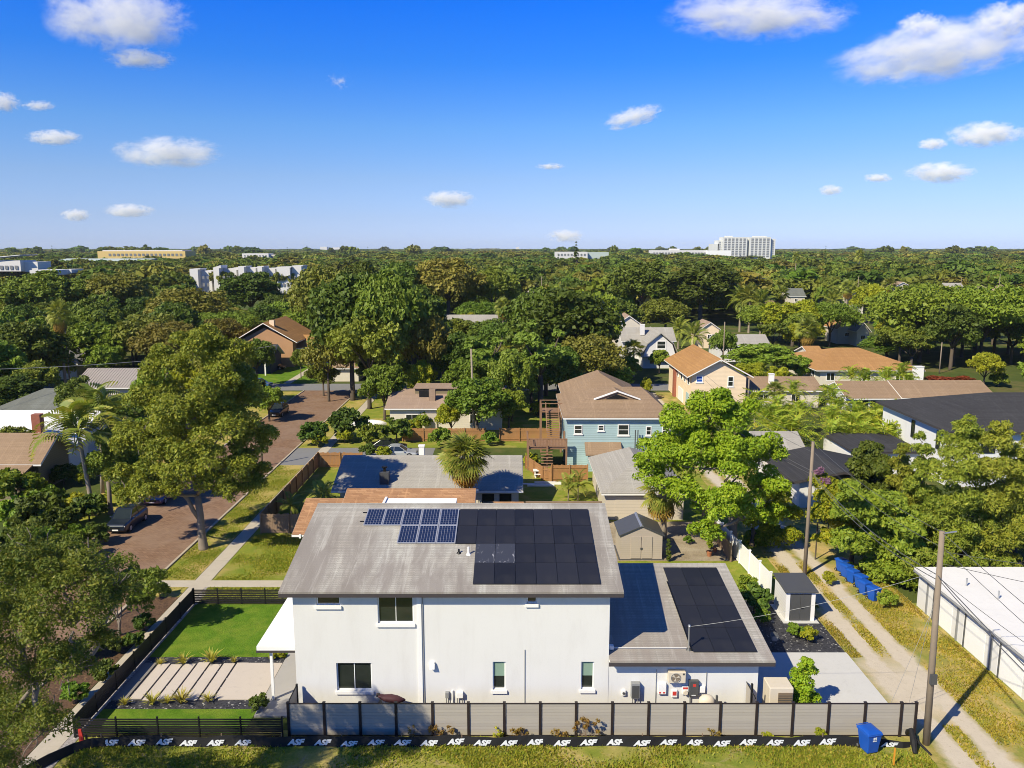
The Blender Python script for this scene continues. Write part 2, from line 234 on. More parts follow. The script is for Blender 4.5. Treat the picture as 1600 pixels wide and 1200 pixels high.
# ------------------------------------------------------------------ mesh builder
ORG = {}
class MB:
    def __init__(s): s.v = []; s.f = []; s.m = []; s.mi = 0
    def add(s, vs, fs):
        o = len(s.v); s.v += [tuple(x) for x in vs]; s.f += [tuple(i + o for i in f) for f in fs]; s.m += [s.mi] * len(fs); return s
    def box(s, x0, y0, z0, x1, y1, z1):
        return s.add([(x0, y0, z0), (x1, y0, z0), (x1, y1, z0), (x0, y1, z0), (x0, y0, z1), (x1, y0, z1), (x1, y1, z1), (x0, y1, z1)],
                     [(3, 2, 1, 0), (4, 5, 6, 7), (0, 1, 5, 4), (1, 2, 6, 5), (2, 3, 7, 6), (3, 0, 4, 7)])
    def ob(s, fr, a0, b0, c0, a1, b1, c1):           # box in a frame (origin, u, n); c is up
        o, u, n = fr; k = Vector((0, 0, 1)); P = []
        for c in (c0, c1):
            for a, b in ((a0, b0), (a1, b0), (a1, b1), (a0, b1)): P.append(o + u * a + n * b + k * c)
        return s.add(P, [(3, 2, 1, 0), (4, 5, 6, 7), (0, 1, 5, 4), (1, 2, 6, 5), (2, 3, 7, 6), (3, 0, 4, 7)])
    def quad(s, *p): return s.add(p, [tuple(range(len(p)))])
    def prism(s, poly, d):                            # polygon of 3-D points swept by d
        n = len(poly); d = Vector(d); P = [Vector(p) for p in poly]
        return s.add(P + [p + d for p in P], [tuple(range(n))[::-1], tuple(range(n, 2 * n))] + [(i, (i + 1) % n, n + (i + 1) % n, n + i) for i in range(n)])
    def tube(s, pts, rad, n=8, cap=True):
        pts = [Vector(p) for p in pts]; rad = rad if isinstance(rad, (list, tuple)) else [rad] * len(pts); V = []; up = None
        for i, p in enumerate(pts):
            d = (pts[min(i + 1, len(pts) - 1)] - pts[max(i - 1, 0)]); d.normalize()
            a = d.cross(Vector((0, 0, 1)) if abs(d.z) < .9 else Vector((1, 0, 0))) if up is None else (up - d * up.dot(d))
            a.normalize(); up = a; b = d.cross(a)
            V += [p + (a * math.cos(q) + b * math.sin(q)) * rad[i] for q in (2 * math.pi * j / n for j in range(n))]
        F = [(i * n + j, i * n + (j + 1) % n, (i + 1) * n + (j + 1) % n, (i + 1) * n + j) for i in range(len(pts) - 1) for j in range(n)]
        if cap: F += [tuple(range(n))[::-1], tuple(range((len(pts) - 1) * n, len(pts) * n))]
        return s.add(V, F)
    def loft(s, secs, cap=True):
        n = len(secs[0]); V = [p for q in secs for p in q]
        F = [(i * n + j, i * n + (j + 1) % n, (i + 1) * n + (j + 1) % n, (i + 1) * n + j) for i in range(len(secs) - 1) for j in range(n)]
        if cap: F += [tuple(range(n))[::-1], tuple(range((len(secs) - 1) * n, len(secs) * n))]
        return s.add(V, F)
    def ell(s, c, r, n=10, k=6):
        V = []; F = []
        for i in range(k + 1):
            th = math.pi * i / k
            for j in range(n): V.append((c[0] + r[0] * math.sin(th) * math.cos(2 * math.pi * j / n), c[1] + r[1] * math.sin(th) * math.sin(2 * math.pi * j / n), c[2] + r[2] * math.cos(th)))
        for i in range(k):
            for j in range(n): F.append((i * n + j, (i + 1) * n + j, (i + 1) * n + (j + 1) % n, i * n + (j + 1) % n))
        return s.add(V, F)
    def mesh(s, name, mat, o=(0, 0, 0), smooth=False):
        me = bpy.data.meshes.new(name)
        me.from_pydata([(x - o[0], y - o[1], z - o[2]) for x, y, z in s.v], [], s.f)
        for q in (mat if isinstance(mat, (list, tuple)) else [mat]): me.materials.append(q)
        if any(s.m): me.polygons.foreach_set('material_index', s.m)
        if smooth: me.polygons.foreach_set('use_smooth', [True] * len(s.f))
        return me
    def build(s, name, mat, parent=None, o=None, smooth=False, bevel=0, **tags):
        if o is None: o = ORG.get(parent.name, (0, 0, 0)) if parent else (0, 0, 0)
        ob = bpy.data.objects.new(name, s.mesh(name, mat, o, smooth)); COL.objects.link(ob)
        if parent: ob.parent = parent
        else: ob.location = o
        ORG[ob.name] = tuple(o)
        if bevel:
            b = ob.modifiers.new('bevel', 'BEVEL'); b.width = bevel; b.segments = 2; b.limit_method = 'ANGLE'
        for k, v in tags.items(): ob[k] = v
        return ob
def link(name, me, parent=None, loc=(0, 0, 0), rot=(0, 0, 0), scale=(1, 1, 1), **tags):
    ob = bpy.data.objects.new(name, me); COL.objects.link(ob); ob.location = loc; ob.rotation_euler = rot; ob.scale = scale
    if parent: ob.parent = parent
    for k, v in tags.items(): ob[k] = v
    return ob
def thing(name, label, cat, loc=(0, 0, 0), group=None):
    o = bpy.data.objects.new(name, None); COL.objects.link(o); o.location = loc; o.empty_display_size = .3
    o['label'] = label; o['category'] = cat
    if group: o['group'] = group
    ORG[o.name] = tuple(loc); return o
def copy_tree(o, parent=None):
    c = o.copy(); COL.objects.link(c)
    if parent: c.parent = parent
    for ch in list(o.children): copy_tree(ch, c)
    return c
def frame(x, y, z, face):
    u, n = {'-y': ((1, 0, 0), (0, -1, 0)), '+y': ((-1, 0, 0), (0, 1, 0)), '-x': ((0, -1, 0), (-1, 0, 0)), '+x': ((0, 1, 0), (1, 0, 0))}[face]
    return Vector((x, y, z)), Vector(u), Vector(n)
def window(par, x, y, z, w, h, face='-y', fm=None, panes=2, sill=False, bar=.07, pane_mat=None, name='window', horiz=False):
    fm = fm or m_trim; fr = frame(x, y, z, face); a = w / 2; m = MB()
    m.ob(fr, -a, -.02, 0, -a + bar, .06, h).ob(fr, a - bar, -.02, 0, a, .06, h).ob(fr, -a + bar, -.02, 0, a - bar, .058, bar).ob(fr, -a + bar, -.02, h - bar, a - bar, .058, h)
    for i in range(1, panes):
        if horiz: c = h * i / panes; m.ob(fr, -a + bar, -.02, c - bar / 3, a - bar, .05, c + bar / 3)
        else: c = -a + w * i / panes; m.ob(fr, c - bar / 3, -.02, bar, c + bar / 3, .05, h - bar)
    wd = m.build(name, fm, par)
    MB().ob(fr, -a + bar * .8, -.03, bar * .8, a - bar * .8, .018, h - bar * .8).build('pane', pane_mat or m_glass, wd)
    if sill: MB().ob(fr, -a - .08, 0, -.13, a + .08, .10, -.003).build('sill', fm, wd)
    return wd
def gable_x(par, x0, x1, y0, y1, ze, zr, yr=None, th=.22, mat=None, zb=None, trim=None, name='roof'):
    yr = (y0 + y1) / 2 if yr is None else yr; zb = ze if zb is None else zb
    r = MB().prism([(x0, y0, ze), (x0, yr, zr), (x0, y1, zb), (x0, y1, zb - .05), (x0, yr, zr - .06), (x0, y0, ze - .05)], (x1 - x0, 0, 0)).build(name, mat, par)
    k = MB(); e = .025
    for xa, xb in ((x0 - e, x0 + .10), (x1 - .10, x1 + e)):
        k.prism([(xa, y0 - .01, ze - .052), (xa, yr, zr - .062), (xa, y1 + .01, zb - .052), (xa, y1 + .01, zb - th), (xa, yr, zr - th - .02), (xa, y0 - .01, ze - th)], (xb - xa, 0, 0))
    k.box(x0 + .10, y0 - .012, ze - th, x1 - .10, y0 + .06, ze - .055).box(x0 + .10, y1 - .06, zb - th, x1 - .10, y1 + .012, zb - .055)
    k.prism([(x0 + .1, y0 + .06, ze - th + .03), (x0 + .1, yr, zr - th + .01), (x0 + .1, y1 - .06, zb - th + .03), (x0 + .1, y1 - .06, zb - th + .05), (x0 + .1, yr, zr - th + .04), (x0 + .1, y0 + .06, ze - th + .05)], (x1 - x0 - .2, 0, 0))
    k.build('fascia', trim or m_trim, r); return r
def gable_y(par, x0, x1, y0, y1, ze, zr, th=.22, mat=None, trim=None, xr=None, name='roof'):
    xr = (x0 + x1) / 2 if xr is None else xr
    r = MB().prism([(x0, y0, ze), (x0, y0, ze - .05), (xr, y0, zr - .06), (x1, y0, ze - .05), (x1, y0, ze), (xr, y0, zr)], (0, y1 - y0, 0)).build(name, mat, par)
    k = MB(); e = .025
    for ya, yb in ((y0 - e, y0 + .10), (y1 - .10, y1 + e)):
        k.prism([(x0 - .01, ya, ze - .052), (x0 - .01, ya, ze - th), (xr, ya, zr - th - .02), (x1 + .01, ya, ze - th), (x1 + .01, ya, ze - .052), (xr, ya, zr - .062)], (0, yb - ya, 0))
    k.box(x0 - .012, y0 + .10, ze - th, x0 + .06, y1 - .1, ze - .055).box(x1 - .06, y0 + .1, ze - th, x1 + .012, y1 - .1, ze - .055)
    k.build('fascia', trim or m_trim, r); return r
def hip(par, x0, x1, y0, y1, ze, zr, rx=None, ry=None, th=.22, mat=None, trim=None, name='roof'):
    if rx is None:
        d = min(x1 - x0, y1 - y0) / 2; rx = (x0 + d, x1 - d); ry = (y0 + d, y1 - d)
    a = [(x0, y0, ze), (x1, y0, ze), (x1, y1, ze), (x0, y1, ze)]
    if abs(rx[1] - rx[0]) >= abs(ry[1] - ry[0]):
        yr = (ry[0] + ry[1]) / 2; a += [(rx[0], yr, zr), (rx[1], yr, zr)]; f = [(0, 1, 5, 4), (1, 2, 5), (2, 3, 4, 5), (3, 0, 4)]
    else:
        xr = (rx[0] + rx[1]) / 2; a += [(xr, ry[0], zr), (xr, ry[1], zr)]; f = [(0, 1, 4), (1, 2, 5, 4), (2, 3, 5), (3, 0, 4, 5)]
    b = [(x, y, ze - .05) for x, y, z in a[:4]]
    r = MB().add(a + b, f + [(0, 6, 7, 1), (1, 7, 8, 2), (2, 8, 9, 3), (3, 9, 6, 0), (9, 8, 7, 6)]).build(name, mat, par)
    MB().box(x0 + .02, y0 + .02, ze - th, x1 - .02, y0 + .12, ze - .052).box(x0 + .02, y1 - .12, ze - th, x1 - .02, y1 - .02, ze - .052).box(x0 + .02, y0 + .12, ze - th, x0 + .12, y1 - .12, ze - .052).box(x1 - .12, y0 + .12, ze - th, x1 - .02, y1 - .12, ze - .052).box(x0 + .12, y0 + .12, ze - th + .02, x1 - .12, y1 - .12, ze - th + .05).build('fascia', trim or m_trim, r)
    return r
def walls(par, x0, x1, y0, y1, h, mat, gab=None, hr=0, name='wall', z0=0):
    m = MB()
    if gab == 'x': m.prism([(x0, y0, z0), (x0, y0, h), (x0, (y0 + y1) / 2, hr), (x0, y1, h), (x0, y1, z0)], (x1 - x0, 0, 0))
    elif gab == 'y': m.prism([(x0, y0, z0), (x1, y0, z0), (x1, y0, h), ((x0 + x1) / 2, y0, hr), (x0, y0, h)], (0, y1 - y0, 0))
    else: m.box(x0, y0, z0, x1, y1, h)
    return m.build(name, mat, par)
def chimney(par, x, y, z0, z1, w, d, mat, cap=True):
    m = MB().box(x - w / 2, y - d / 2, z0, x + w / 2, y + d / 2, z1); c = m.build('chimney', mat, par)
    if cap: MB().box(x - w / 2 - .06, y - d / 2 - .06, z1, x + w / 2 + .06, y + d / 2 + .06, z1 + .1).build('chimney_cap', m_trim, c)
    return c
def wall_holes(x0, x1, z0, z1, y, th, holes):
    xs = sorted({x0, x1, *[h[0] for h in holes], *[h[1] for h in holes]}); zs = sorted({z0, z1, *[h[2] for h in holes], *[h[3] for h in holes]}); m = MB(); V = {}; F = []
    solid = lambda i, j: 0 <= i < len(xs) - 1 and 0 <= j < len(zs) - 1 and not any(h[0] <= (xs[i] + xs[i + 1]) / 2 <= h[1] and h[2] <= (zs[j] + zs[j + 1]) / 2 <= h[3] for h in holes)
    def q(a, b, c, d):
        ids = []
        for p in (a, b, c, d):
            if p not in V: V[p] = len(V)
            ids.append(V[p])
        F.append(tuple(ids))
    for i in range(len(xs) - 1):
        for j in range(len(zs) - 1):
            if not solid(i, j): continue
            a, b, c, d = xs[i], xs[i + 1], zs[j], zs[j + 1]; Y = y + th
            q((a, y, c), (b, y, c), (b, y, d), (a, y, d)); q((b, Y, c), (a, Y, c), (a, Y, d), (b, Y, d))
            if not solid(i - 1, j): q((a, Y, c), (a, y, c), (a, y, d), (a, Y, d))
            if not solid(i + 1, j): q((b, y, c), (b, Y, c), (b, Y, d), (b, y, d))
            if not solid(i, j - 1): q((a, Y, c), (b, Y, c), (b, y, c), (a, y, c))
            if not solid(i, j + 1): q((a, y, d), (b, y, d), (b, Y, d), (a, Y, d))
    return m.add(list(V), F)
# ================================================================== SETTING
def sheet(name, x0, x1, y0, y1, z, mat, kind='structure'):
    return MB().quad((x0, y0, z), (x1, y0, z), (x1, y1, z), (x0, y1, z)).build(name, mat, None, (0, 0, 0), kind=kind)
sheet('ground', -7000, 7000, -300, 13000, 0, m_ground)
sheet('verge', -21.9, 20.4, 18, 37.6, .006, m_verge)
sheet('lane', 20.4, 28.0, 16, 135, .010, m_lane)
sheet('street', -36.0, -26.8, 12, 137, .010, m_brickroad)
sheet('cross_street', -160, 40, 137, 144, .012, m_asph)
for n, x0, x1 in (('kerb', -26.8, -26.6), ('kerb', -36.2, -36.0)): MB().box(x0, 12, -.02, x1, 136.8, .11).build(n, m_kerb, None, (0, 0, 0), kind='structure')
sheet('kerb_strip', -26.6, -23.7, 53.5, 136, .014, m_verge2); sheet('kerb_bed', -26.6, -23.7, 12, 53.5, .014, m_mulch)
sheet('garden_bed', -23.6, -21.95, 34.0, 56, .012, m_pebble)
sheet('far_kerb_strip', -41.5, -36.2, 12, 136, .012, m_verge2)
sheet('back_yard', -22.4, 20.4, 53.2, 88.3, .004, m_yard)
sheet('back_yard', -22.4, 20.4, 96.7, 136, .004, m_yard)
sheet('corner_lawn', -62, -36.4, 144.2, 172, .008, m_turf)
sheet('far_path', -41.9, -40.5, 144.3, 176, .020, m_walk)
sheet('dirt_yard', 8.2, 18.4, 60.2, 69.4, .012, m_dirt)
sheet('driveway', -26.6, -9.5, 88.5, 96.5, .016, m_asph)
sheet('front_path', -26.6, -16.8, 55.2, 56.4, .022, m_walk)
sheet('house_base_soil', -11.3, 12.9, 37.3, 38.85, .010, m_mulch)
sheet('patio', 12.98, 20.5, 37.25, 45.6, .030, m_patio)
sheet('gravel_bed', 13.0, 20.45, 45.6, 53.0, .022, m_gravel)
sheet('lawn', -22.0, -13.7, 45.05, 52.3, .030, m_turf)
sheet('lawn', -22.0, -13.7, 37.2, 39.5, .030, m_turf)
sheet('planting_strip', -22.0, -13.7, 44.25, 45.05, .020, m_gravel); sheet('planting_strip', -22.0, -13.7, 39.5, 40.25, .020, m_gravel); sheet('planting_strip', -22.0, -13.7, 40.25, 44.25, .012, m_gravel)
sheet('garage_lot', 27.9, 62, 24, 52.6, .004, m_verge)
sw = thing('sidewalk', 'pale concrete sidewalk of square slabs beside the brick street', 'sidewalk'); sw['kind'] = 'structure'; del sw['category']
slab = MB().box(-.595, -.74, -.04, .595, .74, .022).mesh('slab', m_walk)
for i in range(74): link('slab', slab, sw, (-23.05 + random.Random(i).uniform(-.008, .008), 26.5 + 1.5 * i, random.Random(i + 99).uniform(-.006, .006)), (0, random.Random(i).uniform(-.003, .003), 0))
ft = thing('garden_walk', 'front walk of long pale concrete slabs with gravel gaps', 'path'); ft['kind'] = 'structure'; del ft['category']
MB().box(-.36, -2.0, 0, .36, 2.0, .075).build('paver', m_slabdark, ft).location = (-21.55, 42.3, 0)
pv = MB().box(-.33, -1.9, 0, .33, 1.9, .062).mesh('paver', m_paver)
for i in range(7): link('paver', pv, ft, (-20.72 + .775 * i, 42.25 + (.12, -.02, .05, .22, 0, .1, .18)[i], 0))
MB().box(-1.22, -1.95, 0, 1.22, 1.95, .064).build('paver', m_paver, ft).location = (-14.92, 42.35, 0)

# ================================================================== MAIN HOUSE
H = thing('white_stucco_house', 'large white two storey house with weathered grey roof carrying solar panels', 'house', (-3, 38.9, 0))
YW = 38.9
def wx(px, py, Y=YW): p = atd(px, py, Y); return p.x, p.z
wins = []
for (a, b, c, d, n, bl, si) in ((494, 531, 931, 946, 1, 0, 1), (590, 646, 930.5, 974, 2, 0, 1), (526, 581, 1036, 1079, 2, 0, 1), (823, 839, 928.5, 943, 1, 0, 1), (770, 790, 1034, 1078, 2, 1, 1), (908, 928, 1034, 1077, 2, 1, 1)):
    x0 = (wx(a, c)[0] + wx(a, d)[0]) / 2; x1 = (wx(b, c)[0] + wx(b, d)[0]) / 2; z1 = min(wx(a, c)[1], 6.96); z0 = wx(a, d)[1]; wins.append((x0, x1, z0, z1, n, bl))
XL, XR = -11.35, 5.07
wall_holes(XL, XR, 0, 7.02, YW, .25, [q[:4] for q in wins]).build('wall', m_stucco, H)
MB().box(XL, YW + .25, 0, XL + .25, 50.4, 7.0).box(XR - .25, YW + .25, 0, XR, 50.4, 7.0).box(XL + .25, 50.15, 0, XR - .25, 50.4, 7.0).prism([(XL, YW + .1, 7.0), (XL, 47.2, 8.75), (XL, 50.4, 7.4), (XL, 50.4, 7.0)], (.25, 0, 0)).prism([(XR - .25, YW + .1, 7.0), (XR - .25, 47.2, 8.75), (XR - .25, 50.4, 7.4), (XR - .25, 50.4, 7.0)], (.25, 0, 0)).build('side_wall', m_stucco, H)
for (x0, x1, z0, z1, n, bl) in wins:
    xc = (x0 + x1) / 2; w_ = window(H, xc, YW + .16, z0 + .003, x1 - x0 - .01, z1 - z0 - .006, '-y', m_white, 1 if bl else n, False, .055, horiz=bool(bl))
    MB().box(x0 - .08, YW - .10, z0 - .17, x1 + .08, YW + .12, z0 - .004).build('sill', m_white, w_)
    if bl: MB().box(x0 + .06, YW + .125, z0 + (z1 - z0) * .46, x1 - .06, YW + .138, z1 - .07).build('blind', m_blind, w_)
ZE, ZR, YE, YR = 7.2, 9.0, 38.4, 47.2
RX0, RX1 = -11.92, 5.71
rf = MB().prism([(RX0, YE, ZE), (RX0, YR, ZR), (RX0, 51.0, 7.65), (RX0, 51.0, 7.55), (RX0, YR, ZR - .12), (RX0, YE, ZE - .10)], (RX1 - RX0, 0, 0)).build('roof', m_rmain, H)
MB().box(RX0 + .003, YE + .004, ZE - .30, RX1 - .003, YE + .06, ZE - .102).prism([(RX0 - .02, YE + .06, ZE - .29), (RX0 - .02, YE + .06, ZE - .10), (RX0 - .02, YR, ZR - .122), (RX0 - .02, 51, 7.54), (RX0 - .02, 51, 7.35), (RX0 - .02, YR, ZR - .31)], (.06, 0, 0)).prism([(RX1 - .04, YE + .06, ZE - .29), (RX1 - .04, YE + .06, ZE - .10), (RX1 - .04, YR, ZR - .122), (RX1 - .04, 51, 7.54), (RX1 - .04, 51, 7.35), (RX1 - .04, YR, ZR - .31)], (.06, 0, 0)).build('fascia', m_fascia, rf)
MB().box(RX0 + .05, YE + .06, ZE - .25, RX1 - .05, YW - .01, ZE - .22).build('soffit', m_white, rf)
MB().prism([(RX0, YR - .16, ZR - .012), (RX0, YR, ZR + .03), (RX0, YR + .16, ZR - .012), (RX0, YR, ZR + .005)], (RX1 - RX0, 0, 0)).build('ridge_cap', m_rmain, rf)
# low wing on the right
MB().box(5.075, YW + .02, 0, 12.95, YW + .25, 3.30).box(12.72, YW + .25, 0, 12.95, 48.2, 3.4).box(5.075, 48.0, 0, 12.72, 48.2, 4.2).prism([(12.72, YW + .25, 3.38), (12.72, 48.2, 4.36), (12.72, 48.2, 3.38)], (.23, 0, 0)).build('wing_wall', m_stucco, H)
GE, GR, GY = 3.4, 4.6, 48.55; gx0, gx1 = 5.08, 13.65
gr_ = MB().prism([(gx0, YE, GE), (gx0, GY, GR), (gx0, GY + .5, GR - .25), (gx0, GY + .5, GR - .35), (gx0, GY, GR - .10), (gx0, YE, GE - .09)], (gx1 - gx0, 0, 0)).build('wing_roof', m_rgar, H)
MB().box(gx0 - .06, YE + .004, GE - .30, gx1 - .003, YE + .06, GE - .092).prism([(gx1 - .04, YE + .06, GE - .29), (gx1 - .04, YE + .06, GE - .092), (gx1 - .04, GY, GR - .102), (gx1 - .04, GY + .5, GR - .36), (gx1 - .04, GY + .5, GR - .54), (gx1 - .04, GY, GR - .30)], (.06, 0, 0)).build('fascia', m_fascia, gr_)
MB().box(gx0, YE + .06, GE - .26, gx1 - .05, YW + .01, GE - .235).build('soffit', m_white, gr_)
# white downpipe strip, thin grey tube modelled as its shadow line, and conduit
MB().box(-4.93, YW - .055, 0, -4.70, YW - .002, 6.9).build('downpipe', m_white, H); MB().tube([(-4.62, YW - .03, 0), (-4.62, YW - .03, 6.9)], .022).build('downpipe', m_grey, H)
x, z = wx(820, 1015); MB().tube([(x, YW - .025, 0), (x, YW - .025, z)], .018).build('conduit', m_grey, H)
# porch
po = MB().box(-13.75, 40.05, 3.12, XL - .003, 47.6, 3.36).build('porch_roof', m_white, H)
MB().box(-13.78, 40.02, 3.0, XL - .003, 40.10, 3.115).box(-13.78, 40.10, 3.0, -13.70, 47.6, 3.115).build('porch_fascia', m_fascia, po)
for yy in (40.35, 47.2): MB().box(-13.14, yy - .07, .10, -13.0, yy + .07, 3.0).box(-13.2, yy - .13, .03, -12.94, yy + .13, .10).build('porch_column', m_white, H)
MB().box(-13.65, 38.75, 0, XL - .003, 47.8, .10).build('porch_floor', m_porch, H)
x, z = wx(1190, 0); MB().box(5.15, YW - .03, 3.05, 5.3, YW + .01, 3.18).build('conduit', m_galv, H)
# pipes through the roof
def roofpt(px, py, ye=YE, ze=ZE, yr=YR, zr=ZR):
    k = (zr - ze) / (yr - ye); d = ray(px, py); t = (ze + k * (0 - ye) - CAM_H) / (d.z - k * d.y); return Vector((d.x * t, d.y * t, CAM_H + d.z * t))
for px, py, h, c in ((732, 866, .42, m_white), (717, 864, .22, m_black)):
    p = roofpt(px, py); MB().tube([p - Vector((0, 0, .1)), p + Vector((0, 0, h))], .055, 10).tube([p - Vector((0, 0, .03)), p + Vector((0, 0, .07))], [.16, .07], 10).build('vent_pipe', c, H)

# ------------------------------------------------------------------ solar arrays
AS = math.atan((ZR - ZE) / (YR - YE)); AG = math.atan((GR - GE) / (GY - YE))
def arr_frame(px, cols, py, rows, f):
    return [f(p, py[0]).x for p in cols], [f(px, q).y for q in rows]
xs = [roofpt(719, 797).x + i * (roofpt(918.5, 797).x - roofpt(719, 797).x) / 7 for i in range(8)]; ys = [roofpt(800, q).y for q in (914, 881.5, 851, 824, 797)]
ys = [ys[0] + (ys[4] - ys[0]) * i / 4 for i in range(5)]
cw = xs[1] - xs[0]; rl = (ys[1] - ys[0]) / math.cos(AS)
zr_ = lambda y: ZE + (y - YE) * math.tan(AS)
A = thing('solar_heating_array', 'large black solar panel field covering the right of the main roof', 'solar panels', (xs[3], ys[2], zr_(ys[2])))
pm = MB().box(-cw / 2 + .012, -rl / 2 + .014, .03, cw / 2 - .012, rl / 2 - .014, .075).mesh('solar_panel', m_mat); pw = pm.copy(); pw.materials.clear(); pw.materials.append(m_matworn)
def put(me, par, x, y, name, ang=AS, zf=zr_): 
    o = ORG[par.name]; return link(name, me, par, (x - o[0], y - o[1], zf(y) - o[2]), (ang, 0, 0))
for r in range(4):
    for c_ in range(7):
        if r < 2 and c_ == 0: continue
        worn = r == 1 and c_ in (1, 2); k = put(pw if worn else pm, A, (xs[c_] + xs[c_ + 1]) / 2, (ys[r] + ys[r + 1]) / 2, 'solar_panel')
        if worn: k['label'] = 'scuffed black panel with pale scratches'
B = thing('solar_cell_array', 'blue gridded solar panels with silver frames left of the black field', 'solar panels', (xs[0] - 3 * cw, ys[3], zr_(ys[3])))
fm_ = MB()
for a, b, c, d in ((-cw / 2 + .01, -rl / 2 + .01, cw / 2 - .01, -rl / 2 + .06), (-cw / 2 + .01, rl / 2 - .06, cw / 2 - .01, rl / 2 - .01), (-cw / 2 + .01, -rl / 2 + .06, -cw / 2 + .06, rl / 2 - .06), (cw / 2 - .06, -rl / 2 + .06, cw / 2 - .01, rl / 2 - .06)): fm_.box(a, b, .06, c, d, .115)
fm_.box(-cw / 2 + .06, -rl / 2 + .06, .07, cw / 2 - .06, rl / 2 - .06, .098); fmm = fm_.mesh('solar_panel', m_alu)
cm = MB(); aw, ah = (cw - .14) / 6, (rl - .14) / 8
for i in range(6):
    for j in range(8):
        a = -cw / 2 + .07 + i * aw; b = -rl / 2 + .07 + j * ah; cm.box(a + .009, b + .007, .0985, a + aw - .009, b + ah - .007, .102)
cmm = cm.mesh('solar_cells', m_cell)
for r, cc in ((3, range(-5, 0)), (2, range(-3, 0))):
    for c_ in cc:
        k = put(fmm, B, xs[0] + (c_ + .5) * cw - .03, (ys[r] + ys[r + 1]) / 2, 'solar_panel'); link('solar_cells', cmm, k)
for y_ in (ys[3] + .5, ys[3] + 1.5):
    MB().box(-.25, -.02, .03, .02, .02, .07).build('rail_end', m_black, B, (0, 0, 0)).location = (xs[0] - 5 * cw - .05 - ORG[B.name][0], y_ - ORG[B.name][1], zr_(y_) - ORG[B.name][2])
zg = lambda y: GE + (y - YE) * math.tan(AG); gp = lambda a, b: roofpt(a, b, YE, GE, GY, GR)
xa, xb = (gp(1037, 888).x + gp(1082, 1020).x) / 2, (gp(1122, 888).x + gp(1180, 1020).x) / 2; ya, yb = gp(1110, 1020).y, gp(1080, 888).y
G = thing('solar_heating_array', 'black solar panel field on the low garage wing roof', 'solar panels', (xa, ya, zg(ya)))
cw2, rl2 = (xb - xa) / 3, (yb - ya) / 4 / math.cos(AG); gm = MB().box(-cw2 / 2 + .010, -rl2 / 2 + .012, .03, cw2 / 2 - .010, rl2 / 2 - .012, .075).mesh('solar_panel', m_mat)
for r in range(4):
    for c_ in range(3): put(gm, G, xa + (c_ + .5) * cw2, ya + (yb - ya) * (r + .5) / 4, 'solar_panel', AG, zg)
MB().tube([(xa - .06, ya + .1 + i, zg(ya + .1 + i) + .07) for i in range(8)], .035, 6).build('supply_pipe', m_black, G)

# ------------------------------------------------------------------ equipment on the walls
def wallbox(name, label, cat, px0, py0, px1, py1, dep, mat, extra=None, Y=YW + .02, bev=.02):
    x0, z1 = wx(px0, py0, Y); x1, z0 = wx(px1, py1, Y); T = thing(name, label, cat, ((x0 + x1) / 2, Y, z0))
    MB().box(x0, Y - dep, z0, x1, Y - .004, z1).build('body', mat, T, bevel=bev)
    if extra: extra(T, x0, x1, z0, z1, Y - dep)
    return T
def fan(T, x0, x1, z0, z1, y):
    xc, zc, r = x0 + (x1 - x0) * .42, (z0 + z1) / 2, (z1 - z0) * .40
    m = MB(); m.tube([(xc + r * math.cos(a), y - .015, zc + r * math.sin(a)) for a in np.linspace(0, 2 * math.pi, 25)], .018, 6, False)
    for k in range(1, 4): m.tube([(xc + r * k / 4 * math.cos(a), y - .018, zc + r * k / 4 * math.sin(a)) for a in np.linspace(0, 2 * math.pi, 19)], .006, 4, False)
    m.build('fan_grille', m_grey, T)
    MB().tube([(xc, y - .006, zc), (xc, y - .010, zc)], r * .96, 20).build('fan_opening', plainbrown, T)
    m = MB()
    for k in range(3):
        a = k * 2.09; m.quad((xc, y - .011, zc), (xc + r * .9 * math.cos(a), y - .013, zc + r * .9 * math.sin(a)), (xc + r * .85 * math.cos(a + .7), y - .011, zc + r * .85 * math.sin(a + .7)))
    m.build('fan_blades', m_ivory, T)
    MB().box(x1 - .16, y - .006, z1 - .16, x1 - .06, y + .002, z1 - .06).build('badge', m_dgrey, T)
    MB().box(x0 + .1, y + .05, z0 - .06, x0 + .16, y + .45, z0 - .002).box(x1 - .16, y + .05, z0 - .06, x1 - .1, y + .45, z0 - .002).build('bracket', m_galv, T)
plainbrown = plain('grille_brown', (.20, .15, .10), .7, .1, 3, 0)  # brown of the fan guard disc and the coil panel
wallbox('air_conditioner', 'ivory outdoor air conditioner hung high on the garage wing wall', 'air conditioner', 1043, 1045, 1069, 1062, .36, m_ivory, fan)
def inv(T, x0, x1, z0, z1, y):
    xc = (x0 + x1) / 2; MB().box(xc - .06, y - .008, z1 - .32, xc + .10, y + .002, z1 - .16).build('warning_label', m_redlab, T)
    MB().box(xc - .12, y - .008, z0 + .05, xc + .10, y + .002, z0 + .10).build('maker_strip', m_letter, T)
wallbox('inverter', 'dark grey inverter box with red label on the garage wing wall', 'inverter', 1076, 1061, 1090, 1085, .22, m_dgrey, inv)
def mini(T, x0, x1, z0, z1, y): MB().box(x0 + .05, y - .008, z0 + .06, x0 + .15, y + .002, z0 + .14).box(x1 - .17, y - .008, z0 + .06, x1 - .06, y + .002, z0 + .14).build('warning_label', m_redlab, T)
wallbox('breaker_box', 'white electrical box with red stickers below left of the air conditioner', 'electrical box', 1028, 1066, 1040, 1082.5, .16, m_white, mini)
def lab(T, x0, x1, z0, z1, y): MB().box(x0 + .05, y - .008, z0 + .12, x1 - .05, y + .002, z1 - .06).build('warning_label', m_redlab, T)
wallbox('switch_box', 'small white switch box with a red label beneath the air conditioner', 'switch box', 1049, 1077, 1057.5, 1088, .12, m_white, lab)
